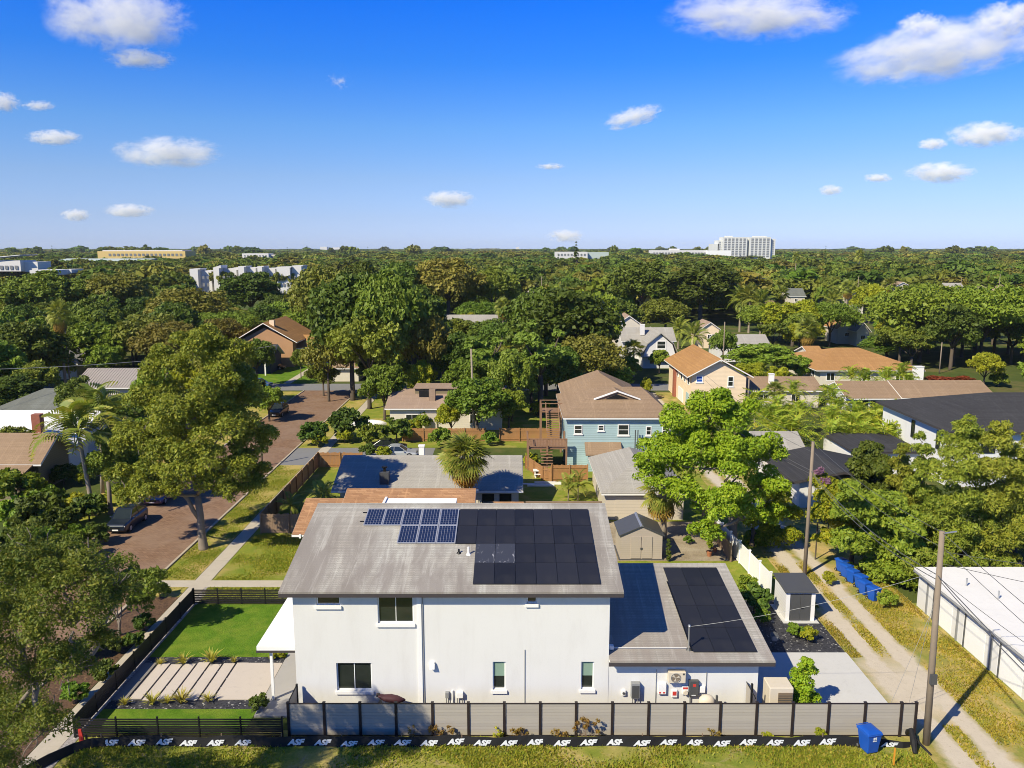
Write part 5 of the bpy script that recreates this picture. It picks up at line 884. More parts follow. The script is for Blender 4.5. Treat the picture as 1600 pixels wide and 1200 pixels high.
# ------------------------------------------------------------------ poles and cables
def upole(label, px, pyb, pyt, r=.16, arm=None, Y=None, mat=None, name='utility_pole', lean=0):
    b = at(px, pyb) if Y is None else Vector((atd(px, pyb, Y).x, Y, 0)); zt = atd(px, pyt, b.y).z; T = thing(name, label, 'pole', (b.x, b.y, 0)); MB().tube([(b.x, b.y, -.2), (b.x + lean * .5, b.y, zt * .5), (b.x + lean, b.y, zt)], [r, r * .88, r * .72], 12).build('shaft', mat or m_pole, T, smooth=True)
    if arm:
        MB().box(b.x + lean - arm, b.y - .14 - r, zt - .45, b.x + lean + arm, b.y - r * .7, zt - .33).build('crossarm', m_pole, T)
        for s in (-1, -.5, .5, 1): MB().loft([[(b.x + lean + s * arm * .9 + q * math.cos(a), b.y - r - .05 + q * math.sin(a), z) for a in np.linspace(0, 2 * math.pi, 9)[:-1]] for q, z in ((.04, zt - .33), (.07, zt - .27), (.05, zt - .2), (.06, zt - .17))]).build('insulator', m_grey, T)
    return T, Vector((b.x + lean, b.y, zt))
P1t, p1 = upole('weathered wooden utility pole right of the grey fence end', 1447, 1163, 830, .17, lean=-.2)
MB().tube([(p1.x, p1.y, p1.z - .12), (p1.x + .75, p1.y + .1, p1.z - .05)], .035, 6).build('bracket_arm', m_galv, P1t); MB().box(p1.x - .04, p1.y - .3, 3.4, p1.x + .28, p1.y - .17, 3.9).build('tag_board', m_dgrey, P1t)
P2t, p2 = upole('wooden utility pole by the lane left of the bins', 1257, 899, 690, .15)
for px, pyb, pyt, Y, lb in ((1106, 612, 585, 121, 'grey utility pole behind the bright green tree crown'), (1130, 560, 503, 150, 'thin utility pole rising right of the palm clump'), (1467, 590, 535, 156, 'tan pole at the trunk side of the broad oak'), (1339, 470, 432, 290, 'tall pole left of the broad oak in the far field'), (1500, 460, 434, 330, 'pole behind the tan triple gable house far right'), (1560, 458, 428, 318, 'pole next to the hip roofed tan house far right'), (1168, 640, 592, 112, 'grey pole right of the peach house corner'), (108, 585, 500, 132, 'thin bare trunk like pole beside the tall fan palm'), (846, 470, 432, 300, 'small pole near lone white gable in far canopy'), (410, 735, 660, 88, 'slim pole standing by the brick street kerb'), (22, 470, 455, 300, 'slim pole in the trees at the far left')):
    upole(lb, px, pyb, pyt, .13, None, Y)
upole('slim bare tan pole rising left of the leafy tree by the beige house', 741, 688, 545, .15, None, None, m_ptrunk, 'bare_pole', -.3)
def wire(label, a, b, sag, r=.016, mat=None, n=14):
    a, b = Vector(a), Vector(b); pts = [a.lerp(b, i / n) - Vector((0, 0, sag * 4 * (i / n) * (1 - i / n))) for i in range(n + 1)]
    return MB().tube(pts, r, 5, False).build('cable', mat or m_wire, None, tuple(a), label=label, category='cable')
P0 = Vector((19.6, 11, 10.6)); P3 = Vector((22.3, 92, 10.2)); V_ = lambda p, dx, dz: Vector((p.x + dx, p.y, p.z + dz))
for k, (dx, dz, r_) in enumerate(((.0, -.05, .014), (.22, -.9, .014), (-.05, -2.2, .024), (.15, -2.55, .022))):
    nm = ('topmost', 'second highest', 'thick upper', 'thick lower')[k]
    wire(nm + ' cable strung between the two near utility poles', V_(p2, dx, dz), V_(p1, dx, dz), .45 + .1 * k, r_); wire(nm + ' cable running from the near pole toward the garage block', V_(p1, dx, dz), V_(P0, dx, dz), .5 + .1 * k, r_); wire(nm + ' cable running from the lane pole behind the green tree', V_(p2, dx, dz), V_(P3, dx, dz), .6 + .1 * k, r_)
wire('twisted service cable from roof mast to the near utility pole', MAST, V_(p1, 0, -2.0), .35, .009, m_wirep)
for k, (a, b) in enumerate((((p1.x, p1.y, p1.z - 1.0), (44.5, 41, 6.5)), ((p1.x, p1.y, p1.z - 1.6), (44.5, 36, 5.8)), ((p1.x, p1.y, p1.z - 2.3), (30, 31.5, 3.1)))): wire(('upper', 'middle', 'lowest')[k] + ' service cable crossing above the white flat roof', a, b, .5, .014)
wire('long cable crossing the street side at the far left', (-75, 98, 9.5), (-38, 128, 9), 1.0, .03, m_wirep); 
for k in range(3): wire(('top', 'middle', 'bottom')[k] + ' of three cables over the canopy right of the townhouses', atd(466, 436 + 5 * k, 330), atd(600, 440 + 5 * k, 330), .5, .06, m_wirep)
wire('thin guy wire slanting down left of the near pole', (p1.x, p1.y, 7.5), (p1.x - .9, p1.y + 2.2, 0), 0, .010, m_wirep); wire('thin guy wire slanting down right of the near pole', (p1.x, p1.y, 8.2), (p1.x + 1.1, p1.y + 3.6, 0), 0, .010, m_wirep)
# ================================================================== PLANTS
def leafmesh(name, blobs, n, size, mat, seed, aspect=.5, outw=.75, rnd=.65, up=.3, depth=.35, droop=0.0, org=(0, 0, 0)):
    """n leaf faces on and inside the given clumps (cx,cy,cz,rx,ry,rz); every face is its own tilted leaf spray"""
    g = np.random.default_rng(seed); B = np.asarray(blobs, float); wgt = (B[:, 3] * B[:, 4] + B[:, 3] * B[:, 5]); wgt = wgt / wgt.sum(); k = g.choice(len(B), n, p=wgt)
    d = g.normal(size=(n, 3)); d /= np.linalg.norm(d, axis=1, keepdims=True); low = (d[:, 2] < -.35) & (g.random(n) < .75); d[low, 2] *= -1
    r = 1 - np.abs(g.normal(size=(n, 1))) * depth * .6; r = np.clip(r, .1, 1.15); c = B[k, :3] + d * r * B[k, 3:6] * (1 + g.normal(size=(n, 1)) * .06)
    nn = d * outw + g.normal(size=(n, 3)) * rnd + np.array([0, 0, up]); nn /= np.linalg.norm(nn, axis=1, keepdims=True)
    t = g.normal(size=(n, 3)); t[:, 2] -= droop * 2; t -= nn * (t * nn).sum(1, keepdims=True); t /= np.linalg.norm(t, axis=1, keepdims=True); b = np.cross(nn, t)
    s = size * np.exp(g.normal(size=(n, 1)) * .3); V = np.stack([c - t * s, c + b * s * aspect - t * s * .15, c + t * s, c - b * s * aspect - t * s * .15], 1).reshape(-1, 3) - np.array(org)
    return quadmesh(name, V, mat)
def quadmesh(name, V, mat):
    n = len(V) // 4; me = bpy.data.meshes.new(name); me.vertices.add(4 * n); me.vertices.foreach_set('co', V.astype('f').ravel()); me.loops.add(4 * n); me.loops.foreach_set('vertex_index', np.arange(4 * n, dtype='i'))
    me.polygons.add(n); me.polygons.foreach_set('loop_start', np.arange(0, 4 * n, 4, dtype='i')); me.update(calc_edges=True); me.materials.append(mat); return me
def clumps(lobes, per, cr, seed, spread=.78, flat=.8):
    g = np.random.default_rng(seed); out = []
    for (x, y, z, r) in lobes:
        for i in range(per):
            d = g.normal(size=3); d /= np.linalg.norm(d); 
            if d[2] < -.5: d[2] *= -.6
            q = cr * r * g.uniform(.65, 1.35); out.append((x + d[0] * r * spread, y + d[1] * r * spread, z + d[2] * r * spread * .9, q, q, q * flat))
        out.append((x, y, z, r * .6, r * .6, r * .55))
    return out
def limb(mb, a, b, r0, r1, seed, wob=.08, n=5):
    g = random.Random(seed); a, b = Vector(a), Vector(b); L = (b - a).length; P = []
    for i in range(n + 1):
        t = i / n; p = a.lerp(b, t); k = math.sin(math.pi * t) * L * wob; P.append(p + Vector((g.uniform(-k, k), g.uniform(-k, k), g.uniform(0, k) * 1.2)))
    mb.tube(P, [r0 + (r1 - r0) * (i / n) for i in range(n + 1)], 7 if r0 > .08 else 5)
def big_tree(name, label, base, fork, lobes, r0, leaf, n, size, per=9, cr=.42, mat_b=None, seed=1, twigs=0, cat='tree', dep=3.0, Y=None, trunks=None, lk={}, dens=1):
    """a tree of its own: trunk and limbs to every lobe, lobes given as (px, py, radius px, dY)"""
    g = random.Random(seed); T = thing(name, label, cat, tuple(base)); L = []
    for q in lobes:
        px, py, rp = q[:3]; yy = (Y or base[1]) + (q[3] if len(q) > 3 else g.uniform(-dep, dep)); p = atd(px, py, yy); L.append((p.x, yy, p.z, rp * mpp(yy, p.z)))
    tk = MB(); f = Vector(fork); base = Vector(base)
    tk.tube([base - Vector((0, 0, .2)), base + Vector((0, 0, .15)), base.lerp(f, .3), base.lerp(f, .65) + Vector((.05, 0, 0)), f], [r0 * 1.7, r0 * 1.3, r0 * 1.02, r0 * .92, r0 * .9], 10)
    for e in (trunks or []): limb(tk, base.lerp(f, .55), e, r0 * .65, r0 * .35, seed + 5, .05)
    L2 = sorted(L, key=lambda q: (Vector(q[:3]) - f).length); done = [f]
    for i, q in enumerate(L2):
        c = Vector(q[:3]); a = min(done, key=lambda d: (d - c).length + (d - f).length * .35); rr_ = max(.05, r0 * .5 * (1 - .5 * i / len(L2))); limb(tk, a, c - Vector((0, 0, q[3] * .3)), rr_, rr_ * .4, seed * 31 + i, .10); done.append(c - Vector((0, 0, q[3] * .3)))
        for k in range(twigs):
            d = Vector((g.gauss(0, 1), g.gauss(0, 1), g.gauss(.3, 1))).normalized(); limb(tk, c - Vector((0, 0, q[3] * .2)), c + d * q[3] * g.uniform(.7, 1.0), .035, .012, seed * 77 + i * 9 + k, .12, 4)
    tk.build('trunk', mat_b or m_bark, T, smooth=True)
    bl = clumps(L, per, cr, seed + 3); o = ORG[T.name]; me = leafmesh('crown', bl, n, size, leaf, seed + 9, org=o, **lk); link('crown', me, T); return T
# ------------------------------------------------------------------ stock of tree kinds, copied below
def proto(kind, rx, rz, h, leaf, n, size, lobes, per, seed, cr=.45, shape='round', bark=None):
    g = np.random.default_rng(seed); L = []
    for i in range(lobes):
        a = 2.399 * i + g.uniform(-.3, .3); u = (i + .5) / lobes
        if shape == 'round': zz = 1 - 1.35 * u; q = math.sqrt(max(0, 1 - zz * zz)); L.append((rx * .62 * q * math.cos(a), rx * .62 * q * math.sin(a), h - rz + rz * .62 * zz, rx * g.uniform(.34, .5)))
        elif shape == 'flat': q = math.sqrt(u); L.append((rx * .78 * q * math.cos(a), rx * .78 * q * math.sin(a), h - rz * .8 + rz * .5 * (1 - q * q) * g.uniform(.5, 1.2), rx * g.uniform(.26, .40)))
        elif shape == 'column': L.append((rx * .4 * math.cos(a), rx * .4 * math.sin(a), h * (.18 + .74 * u), rx * (1.0 - .55 * u) * g.uniform(.6, .9)))
        elif shape == 'cone': L.append((rx * .5 * (1 - u) * math.cos(a), rx * .5 * (1 - u) * math.sin(a), h * (.15 + .82 * u), rx * (1 - u * .9) * .55))
        elif shape == 'open': q = g.uniform(.3, 1); zz = g.uniform(-.8, 1); L.append((rx * .8 * q * math.cos(a), rx * .8 * q * math.sin(a), h - rz + rz * .8 * zz * (1 - .3 * q), rx * g.uniform(.2, .34)))
    T = thing(kind, 'x', 'tree', (0, 0, 0)); tk = MB(); f = Vector((0, 0, max(1.0, h - 2 * rz * .85))); r0 = .03 * h
    tk.tube([(0, 0, -.3), (0, 0, .3), tuple(f)], [r0 * 1.4, r0, r0 * .8], 7)
    for i, q in enumerate(L[:7]): limb(tk, f, (q[0], q[1], q[2] - q[3] * .3), r0 * .5, r0 * .15, seed + i, .08, 3)
    tk.build('trunk', bark or m_barkd, T, (0, 0, 0), smooth=True); link('crown', leafmesh('crown', clumps(L, per, cr, seed), n, size, leaf, seed, .55), T); T['r'] = rx; T['h'] = h; return T
PR = {}
for nm, a in {'oak': (5.5, 3.6, 10.5, L_OAK, 13000, .25, 14, 8, 11), 'oak_b': (6.2, 3.6, 11, L_OAK2, 13000, .26, 16, 8, 12), 'dark': (5.0, 4.2, 11, L_DARK, 14000, .25, 15, 9, 13), 'mid': (4.4, 4.0, 9.5, L_MID, 12000, .23, 12, 8, 14), 'lime': (3.8, 3.2, 7.5, L_YEL, 9000, .21, 10, 7, 15)}.items(): PR[nm] = proto(nm, *a)
PR['flat'] = proto('flat', 8.5, 4.2, 10.5, L_MID, 22000, .25, 34, 7, 16, .45, 'flat'); PR['column'] = proto('column', 2.2, 4, 10, L_MID, 4500, .26, 9, 6, 17, .5, 'column'); PR['pine'] = proto('pine', 3.6, 4.6, 13, L_PINE, 6000, .24, 13, 6, 18, .5, 'open'); PR['open'] = proto('open', 4.6, 3.8, 9.5, L_SPARSE, 4200, .30, 12, 6, 19, .5, 'open'); PR['cone'] = proto('cone', 2.4, 5, 18, L_DARK, 3500, .34, 12, 5, 20, .5, 'cone'); PR['bush'] = proto('bush', 1.5, 1.2, 2.2, L_MID, 2600, .15, 7, 6, 21); PR['gold'] = proto('gold', 1.5, 1.2, 2.2, L_YEL, 2400, .15, 7, 6, 22); PR['darkbush'] = proto('darkbush', 1.6, 1.3, 2.3, L_DARK, 2600, .16, 7, 6, 23)
# palms: fronds are separate leaves
def fan_leaf(mat, seg=16, pet=.45, droop=.35, name='frond'):
    V = []; c = (pet, 0, .02)
    for i in range(seg):
        a = R(-105 + 210 * (i + .5) / seg); w_ = R(210 / seg * .42); r1 = .55 * (1 - .25 * abs(a) / 2)
        m1 = (c[0] + r1 * .55 * math.cos(a - w_), r1 * .55 * math.sin(a - w_), .03); m2 = (c[0] + r1 * .55 * math.cos(a + w_), r1 * .55 * math.sin(a + w_), -.01); tip = (c[0] + r1 * math.cos(a), r1 * math.sin(a), -droop * .35 - .03 * (i % 3)); V += [c, m1, tip, m2]
    V += [(0, -.012, 0), (pet, -.01, .02), (pet, .01, .02), (0, .012, 0)]
    return quadmesh(name, np.array(V), mat)
def feather_leaf(mat, nl=15, arch=.55, ll=.30, name='frond', curl=1.4):
    V = []; P = lambda t: (t * (1 - .12 * arch * t), 0, arch * .55 * math.sin(t * curl * 1.25) - arch * .75 * t ** 2.4)
    for i in range(nl):
        t = .14 + .84 * i / (nl - 1); x, _, z = P(t); k = ll * math.sin(math.pi * (.12 + .84 * t)) ** .7
        for s in (-1, 1): V += [(x - .02, 0, z), (x + k * .42 - .035, s * k * .55, z - k * .05), (x + k * .62, s * k * .92, z - k * .35), (x + k * .35 + .045, s * k * .5, z - k * .10)]
    for i in range(6):
        a, b = P(i / 6), P((i + 1) / 6); V += [(a[0], -.012, a[2]), (b[0], -.008, b[2]), (b[0], .008, b[2]), (a[0], .012, a[2])]
    return quadmesh(name, np.array(V), mat)
F_FAN = fan_leaf(L_PALM); F_DRY = fan_leaf(L_SKIRT, 12, .5, .9); F_FEA = feather_leaf(L_PALM); F_ARE = feather_leaf(L_ARECA, 12, .95, .26); F_ROY = feather_leaf(L_PALM, 17, .9, .34)
def palm(label, base, top, Rf, nf, kind='fan', dry=0, r=.16, lean=None, seed=1, name='palm_tree', elev=(-35, 80), cat='palm tree'):
    T = thing(name, label, cat, tuple(base)); g = random.Random(seed); b = Vector(base); t_ = Vector(top)
    MB().tube([b - Vector((0, 0, .2)), b.lerp(t_, .3), b.lerp(t_, .7), t_], [r * 1.25, r, r * .9, r * .85], 9).build('trunk', m_ptrunk, T, smooth=True)
    if kind == 'fan': MB().ell(tuple(t_ - Vector((0, 0, .1))), (r * 1.9, r * 1.9, r * 2.6), 8, 5).build('boot', m_ptrunk, T, smooth=True)
    for i in range(nf):
        u = (i + .5) / nf; el = elev[1] + (elev[0] - elev[1]) * u ** .85; az = 2.399 * i + g.uniform(-.25, .25); me = {'fan': F_FAN, 'feather': F_FEA, 'areca': F_ARE, 'royal': F_ROY}[kind]
        link('frond', me, T, t_ - b + Vector((0, 0, .1)), (g.uniform(-.4, .4), -R(el), az), (Rf * g.uniform(.88, 1.1),) * 3)
    for i in range(dry): link('dry_frond', F_DRY, T, t_ - b - Vector((0, 0, .1 + .3 * g.random())), (g.uniform(-.5, .5), R(g.uniform(40, 84)), 2.399 * i + g.uniform(-.3, .3)), (Rf * g.uniform(.75, .95),) * 3)
    return T
def far_palm_proto(kind, dry, seed):
    g = np.random.default_rng(seed); V = []; D = []; src = F_FAN if kind == 'fan' else F_FEA
    def co(me): a = np.empty(len(me.vertices) * 3, 'f'); me.vertices.foreach_get('co', a); return a.reshape(-1, 3)
    def put_(c, n, e0, e1, s, out, zz):
        for i in range(n):
            u = (i + .5) / n; M_ = np.array(Euler((g.uniform(-.4, .4), -R(e1 + (e0 - e1) * u), 2.399 * i + g.uniform(-.2, .2))).to_matrix()); out.append((c * s * g.uniform(.85, 1.1)) @ M_.T + np.array([0, 0, zz]))
    put_(co(src), 30 if kind == 'fan' else 22, -45, 80, 2.1 if kind == 'fan' else 3.0, V, 0)
    if dry: put_(co(F_DRY), 26, -86, -45, 1.9, D, -.3)
    T = thing('palm_tree', 'x', 'palm tree', (0, 0, 0)); MB().tube([(0, 0, -9), (.1, 0, -4), (0, 0, 0)], [.24, .18, .16], 7).build('trunk', m_ptrunk, T, (0, 0, 0)); link('crown', quadmesh('crown', np.concatenate(V), L_PALM), T)
    if dry: link('dry_skirt', quadmesh('dry_skirt', np.concatenate(D), L_SKIRT), T)
    return T
PP = {'fan': far_palm_proto('fan', 0, 1), 'skirt': far_palm_proto('fan', 1, 2), 'feather': far_palm_proto('feather', 0, 3)}
USED = set()
def place(pr, label, x, y, z=0, s=1.0, sz=None, rz=None, group=None, name=None, cat=None):
    P_ = pr; first = P_ not in USED; c = P_ if first else copy_tree(P_); USED.add(P_)
    c.location = (x, y, z); c.scale = (s, s, sz or s); c.rotation_euler = (0, 0, rz if rz is not None else (x * 7.13 + y * 3.7) % 6.28); c['label'] = label
    if group: c['group'] = group
    elif 'group' in c: del c['group']
    if name: c.name = name
    if cat: c['category'] = cat
    return c
for k, o in PR.items(): o['key'] = k
def tree_px(kind, px, py, Y, rpx, label, rypx=None, name='tree', cat='tree', group=None):
    """a copy of a stock tree whose crown is seen round this pixel at distance Y"""
    P_ = PR[kind]; c = atd(px, py, Y); r = rpx * mpp(Y, c.z); s = r / P_['r']; top = atd(px, py - (rypx or rpx), Y).z; return place(P_, label, c.x, Y, 0, s, max(.5, top / P_['h']), None, group, name, cat)
def palm_px(kind, px, py, Y, rpx, label, group=None):
    c = atd(px, py, Y); s = rpx * mpp(Y, c.z) / (2.3 if kind != 'feather' else 3.0); return place(PP[kind], label, c.x, Y, c.z, s, max(s, c.z / 9.0) if c.z > 8 else s, None, group)

# ------------------------------------------------------------------ near trees built one by one
p = at(318, 858); big_tree('oak_tree', 'tall spreading oak on the kerb strip beside the brick street', p, (p.x - .2, p.y, 4.6), [(312, 552, 48, 0), (262, 575, 40, 1), (362, 560, 36, 1), (330, 605, 46, -2), (243, 625, 40, 0), (386, 618, 36, 1), (290, 655, 50, -2.5), (350, 665, 48, -2), (398, 690, 34, 0), (222, 690, 40, 1), (255, 725, 42, -1), (312, 722, 44, -3), (372, 728, 38, -1.5), (268, 768, 24, -2), (405, 738, 20, 0), (330, 640, 45, 3), (270, 690, 45, 3.5), (360, 600, 40, 4), (335, 755, 26, -3), (232, 768, 30, -2), (205, 775, 22, 0), (358, 768, 24, -3), (390, 755, 24, -1), (285, 745, 30, -4), (190, 745, 26, 1)], .30, L_OAKN, 125000, .105, 13, .39, m_bark, 3, 2, trunks=[(p.x - 2.6, p.y - .3, 6.6)])
p = at(173, 803); big_tree('street_tree', 'small tree with slim pale trunk behind the dark blue SUV', p, (p.x, p.y, 3.2), [(180, 722, 36), (205, 752, 28), (165, 692, 26), (222, 738, 30), (150, 735, 22), (195, 690, 24)], .2, L_OAK, 26000, .11, 9, .42, m_bark, 5, 1, dep=1.5)
p = Vector((-20.9, 29.0, 0)); big_tree('sparse_tree', 'large sparse tree with bare pale twigs nearest the camera at the verge', p, (p.x + .2, p.y, 4.2), [(60, 872, 62), (140, 885, 60), (20, 960, 75), (112, 965, 75), (180, 920, 40), (50, 1045, 72), (105, 1045, 50), (10, 1130, 75), (66, 1135, 48), (0, 1195, 55), (-50, 1000, 90), (-30, 900, 60), (150, 1000, 34), (-80, 1110, 90), (90, 910, 50)], .32, L_SPARSE, 92000, .052, 13, .32, m_bark, 7, 9, dep=2.6, Y=29.3, lk=dict(depth=.6, aspect=.45))
p = at(187, 993); big_tree('small_tree', 'small multi stemmed tree on the pebble bed outside the lawn fence', p, (p.x, p.y, 1.2), [(200, 905, 30), (235, 920, 26), (178, 925, 28), (215, 945, 26), (170, 890, 26), (240, 900, 18)], .09, L_OAK, 7000, .10, 9, .42, m_bark, 9, 2, dep=.9, trunks=[(p.x + .4, p.y, 2.4), (p.x - .4, p.y, 2.2)])
p = at(1146, 856); big_tree('shade_tree', 'big bright lime green tree over the dirt yard and white vinyl fence', p, (p.x - .3, p.y, 3.2), [(1106, 645, 44, 1), (1062, 668, 40, 0), (1150, 656, 42, 1), (1186, 702, 40, 1), (1032, 712, 40, -1), (1085, 718, 50, -2), (1140, 718, 50, -2.5), (1192, 760, 38, -1), (1012, 742, 26, -1), (1062, 768, 34, -3), (1120, 785, 44, -4), (1104, 828, 26, -3.5), (1162, 800, 36, -3), (1208, 805, 24, -1), (1100, 690, 50, 3), (1160, 720, 45, 3.5), (1050, 720, 35, 3), (1125, 630, 26, 0)], .36, L_LIME, 85000, .115, 13, .33, m_bark, 11, 1, trunks=[(p.x + 1.5, p.y, 4.5)], lk=dict(depth=.3))
# hedge of trees right of the lane
RB = dict(depth=.45, droop=.5, aspect=.34)
def rt(label, bx, by, lobes, leaf, n, seed, name='hedge_tree', size=.125, lk=RB, r0=.16, per=9): big_tree(name, label, (bx, by, 0), (bx, by, 1.6), lobes, r0, leaf, n, size, per, .42, m_barkd, seed, 0, dep=1.3, lk=lk)
rt('yellow green vine covered tree left of the lane pole', 20.0, 63.5, [(1205, 770, 26), (1222, 800, 28), (1190, 812, 24), (1205, 845, 26), (1232, 842, 20), (1222, 872, 16), (1180, 845, 18)], L_YEL, 22800, 21, 'vine_tree', .11, {})
rt('yellow vines climbing right of the lane pole', 26.6, 59.5, [(1285, 758, 22), (1300, 785, 26), (1280, 805, 20), (1312, 815, 26), (1290, 840, 18), (1318, 765, 18), (1330, 840, 18)], L_YEL, 22800, 22, 'vine_tree', .11, {})
rt('dense dark green tree above the row of blue bins', 28.6, 56.5, [(1345, 850, 36), (1388, 850, 38), (1366, 805, 36), (1402, 895, 34), (1342, 800, 30), (1372, 900, 30), (1325, 845, 24), (1410, 820, 28), (1390, 925, 16), (1320, 800, 24), (1330, 770, 22), (1385, 790, 30), (1420, 860, 26)], L_MID, 38000, 23, 'dense_tree', .16, {})
rt('round dark green tree above the low dark garage roof', 31.5, 66.0, [(1360, 712, 26), (1345, 735, 26), (1378, 735, 24), (1362, 755, 28), (1385, 765, 22), (1340, 765, 22)], L_DARK, 19000, 24, 'dense_tree', .17, {})
rt('slim bamboo like tree, leftmost of the tall hedge', 34.0, 62.0, [(1410, 705, 14), (1408, 730, 20), (1415, 760, 24), (1405, 790, 26), (1425, 800, 24), (1412, 830, 26)], L_BAM, 17100, 25)
rt('slender topped hedge tree in front of the white house wall', 35.5, 60.0, [(1437, 682, 9), (1441, 705, 15), (1445, 735, 22), (1440, 770, 28), (1455, 800, 30), (1440, 840, 34), (1430, 880, 26), (1465, 860, 28)], L_BAM, 24700, 26)
rt('tallest broad bamboo like hedge tree below the charcoal roof', 39.0, 59.0, [(1505, 668, 22), (1490, 690, 24), (1520, 690, 24), (1505, 720, 32), (1480, 745, 30), (1525, 750, 32), (1500, 790, 38), (1470, 800, 28), (1530, 810, 34), (1495, 840, 36), (1480, 875, 24), (1525, 860, 28)], L_BAM, 38000, 27)
rt('bamboo like hedge tree right of the tallest one', 43.0, 58.6, [(1563, 672, 16), (1555, 695, 24), (1575, 705, 24), (1560, 735, 32), (1585, 760, 30), (1560, 790, 36), (1580, 830, 36), (1555, 850, 30), (1575, 880, 22)], L_BAM, 28500, 28)
rt('hedge tree cut off by the right picture edge', 46.5, 60, [(1610, 690, 22), (1605, 730, 30), (1615, 780, 36), (1600, 830, 36), (1620, 860, 30)], L_BAM, 17100, 29)
rt('low bushy growth drooping over the far end of white garage roof', 36.0, 54.3, [(1455, 875, 24, 0), (1490, 880, 22, 0), (1530, 882, 20, 0), (1425, 890, 24, 0), (1570, 885, 16, 0)], L_BAM, 9000, 30, 'hedge', .12)
for lb, kx, ky, kr in (('bamboo stalk poking above the tallest hedge tree', 1564, 60, 0), ('bare stalk left of the hedge gap', 1545, 60, 0)): pass
# palms near
b = at(728, 800, 0); b = Vector((atd(728, 750, 68).x, 68.0, 0)); palm('stout fan palm with brown skirt in front of the grey roof', b, (b.x, b.y, 6.2), 2.6, 68, 'fan', 26, .24, seed=2, elev=(-40, 85))
b = Vector((at(1037, 842).x, at(1037, 842).y, 0)); palm('drooping fan palm with golden dry fronds beside beige shed', b, (b.x - .1, b.y, 4.0), 2.3, 24, 'fan', 30, .26, seed=3, elev=(-50, 60))
b = at(147, 806); palm('tall feathery palm in front of the white roofed house, nearer one', b, (b.x - .7, b.y, 7.4), 4.2, 15, 'royal', 0, .2, seed=4, elev=(-25, 80)); b = at(160, 770); palm('tall feathery palm behind the nearer one, by the oak', b, (b.x + .5, b.y, 7.6), 4.0, 14, 'royal', 0, .18, seed=5, elev=(-25, 80))
for i, (px, py, s, lb) in enumerate(((888, 783, 1.0, 'left'), (903, 783, 1.15, 'right'))): b = at(px, py); palm(f'small young palm on the grass by the cedar fence, {lb} of two', b, (b.x, b.y, 1.4 * s), 1.5 * s, 12, 'feather', 0, .07, seed=6 + i)
b = at(507, 792); palm('low feathery palm at the corner of the fenced lawn', b, (b.x, b.y, 1.2), 1.6, 14, 'feather', 0, .1, seed=8); b = Vector((at(540, 778).x, 67.4, 0)); palm('feathery palm peeking over left end of mottled brown roof', b, (b.x, b.y, 2.6), 2.0, 13, 'feather', 0, .1, seed=9); b = at(455, 806); palm('small palm in the shaded fenced yard', b, (b.x, b.y, .9), 1.4, 12, 'feather', 0, .08, seed=10)
# areca palm grove, right of the lane
g = random.Random(4); spots = [(1215, 640, 104), (1240, 612, 118), (1228, 655, 98), (1300, 680, 92), (1325, 665, 99), (1345, 685, 93), (1372, 672, 97), (1390, 690, 92), (1340, 650, 106), (1372, 650, 108), (1398, 652, 107), (1310, 640, 110), (1350, 592, 134), (1385, 590, 135), (1330, 588, 136), (1180, 640, 100), (1240, 680, 92), (1205, 660, 97), (1220, 680, 92), (1300, 655, 104), (1355, 668, 101), (1325, 690, 92), (1360, 695, 91), (1395, 672, 97), (1408, 690, 92), (1250, 645, 103), (1338, 672, 98), (1300, 625, 112), (1410, 585, 137), (1420, 600, 134)]
for i, (px, py, Y) in enumerate(spots): c = atd(px, py, Y); palm('clumping palm with yellow green arching fronds in the grove right of the lane' if Y < 130 else {1350: 'left', 1385: 'right', 1330: 'leftmost', 1410: 'far right', 1420: 'lower far right'}[px] + ' arching palm in front of the orange hip roofed house', (c.x, Y, 0), (c.x, Y, max(1.2, c.z - .6)), g.uniform(2.6, 3.6), 19, 'areca', 0, .09, seed=20 + i, elev=(-15, 85))
GL = [('the brown roof with white chimney', 1235, 605), ('the two part brown roof', 1330, 630), ('the light grey lane roof', 1225, 690), ('the charcoal hip roof corner', 1405, 650), ('the dark flat roof', 1345, 705), ('the peach house', 1170, 610)]; bag = {}
for o in COL.objects:
    if o.get('label', '').startswith('clumping palm with'):
        x, y, zc = proj(o.location.x, o.location.y, 2.5); nm, lx, ly = min(GL, key=lambda q: (q[1] - x) ** 2 + (q[2] - y) ** 2); bag.setdefault(nm, []).append((math.hypot(x - lx, y - ly), o))
for nm, L in bag.items():
    for i, (_, o) in enumerate(sorted(L, key=lambda q: q[0])): o['label'] = f"arching yellow green clumping palm, {['nearest', 'second nearest', 'third nearest', 'fourth nearest', 'fifth nearest', 'sixth nearest', 'seventh nearest', 'eighth nearest', 'ninth nearest', 'tenth nearest', 'eleventh nearest', 'twelfth nearest', 'thirteenth nearest'][min(i, 12)]} to {nm}"; o['group'] = 'clumping palms in the grove'
for o in COL.objects:
    if o.get('label', '').startswith('clumping palm with'): o['group'] = 'clumping palms in the grove'
    elif o.get('label', '').endswith('arching palm in front of the orange hip roofed house'): o['group'] = 'clumping palms by the orange roof'

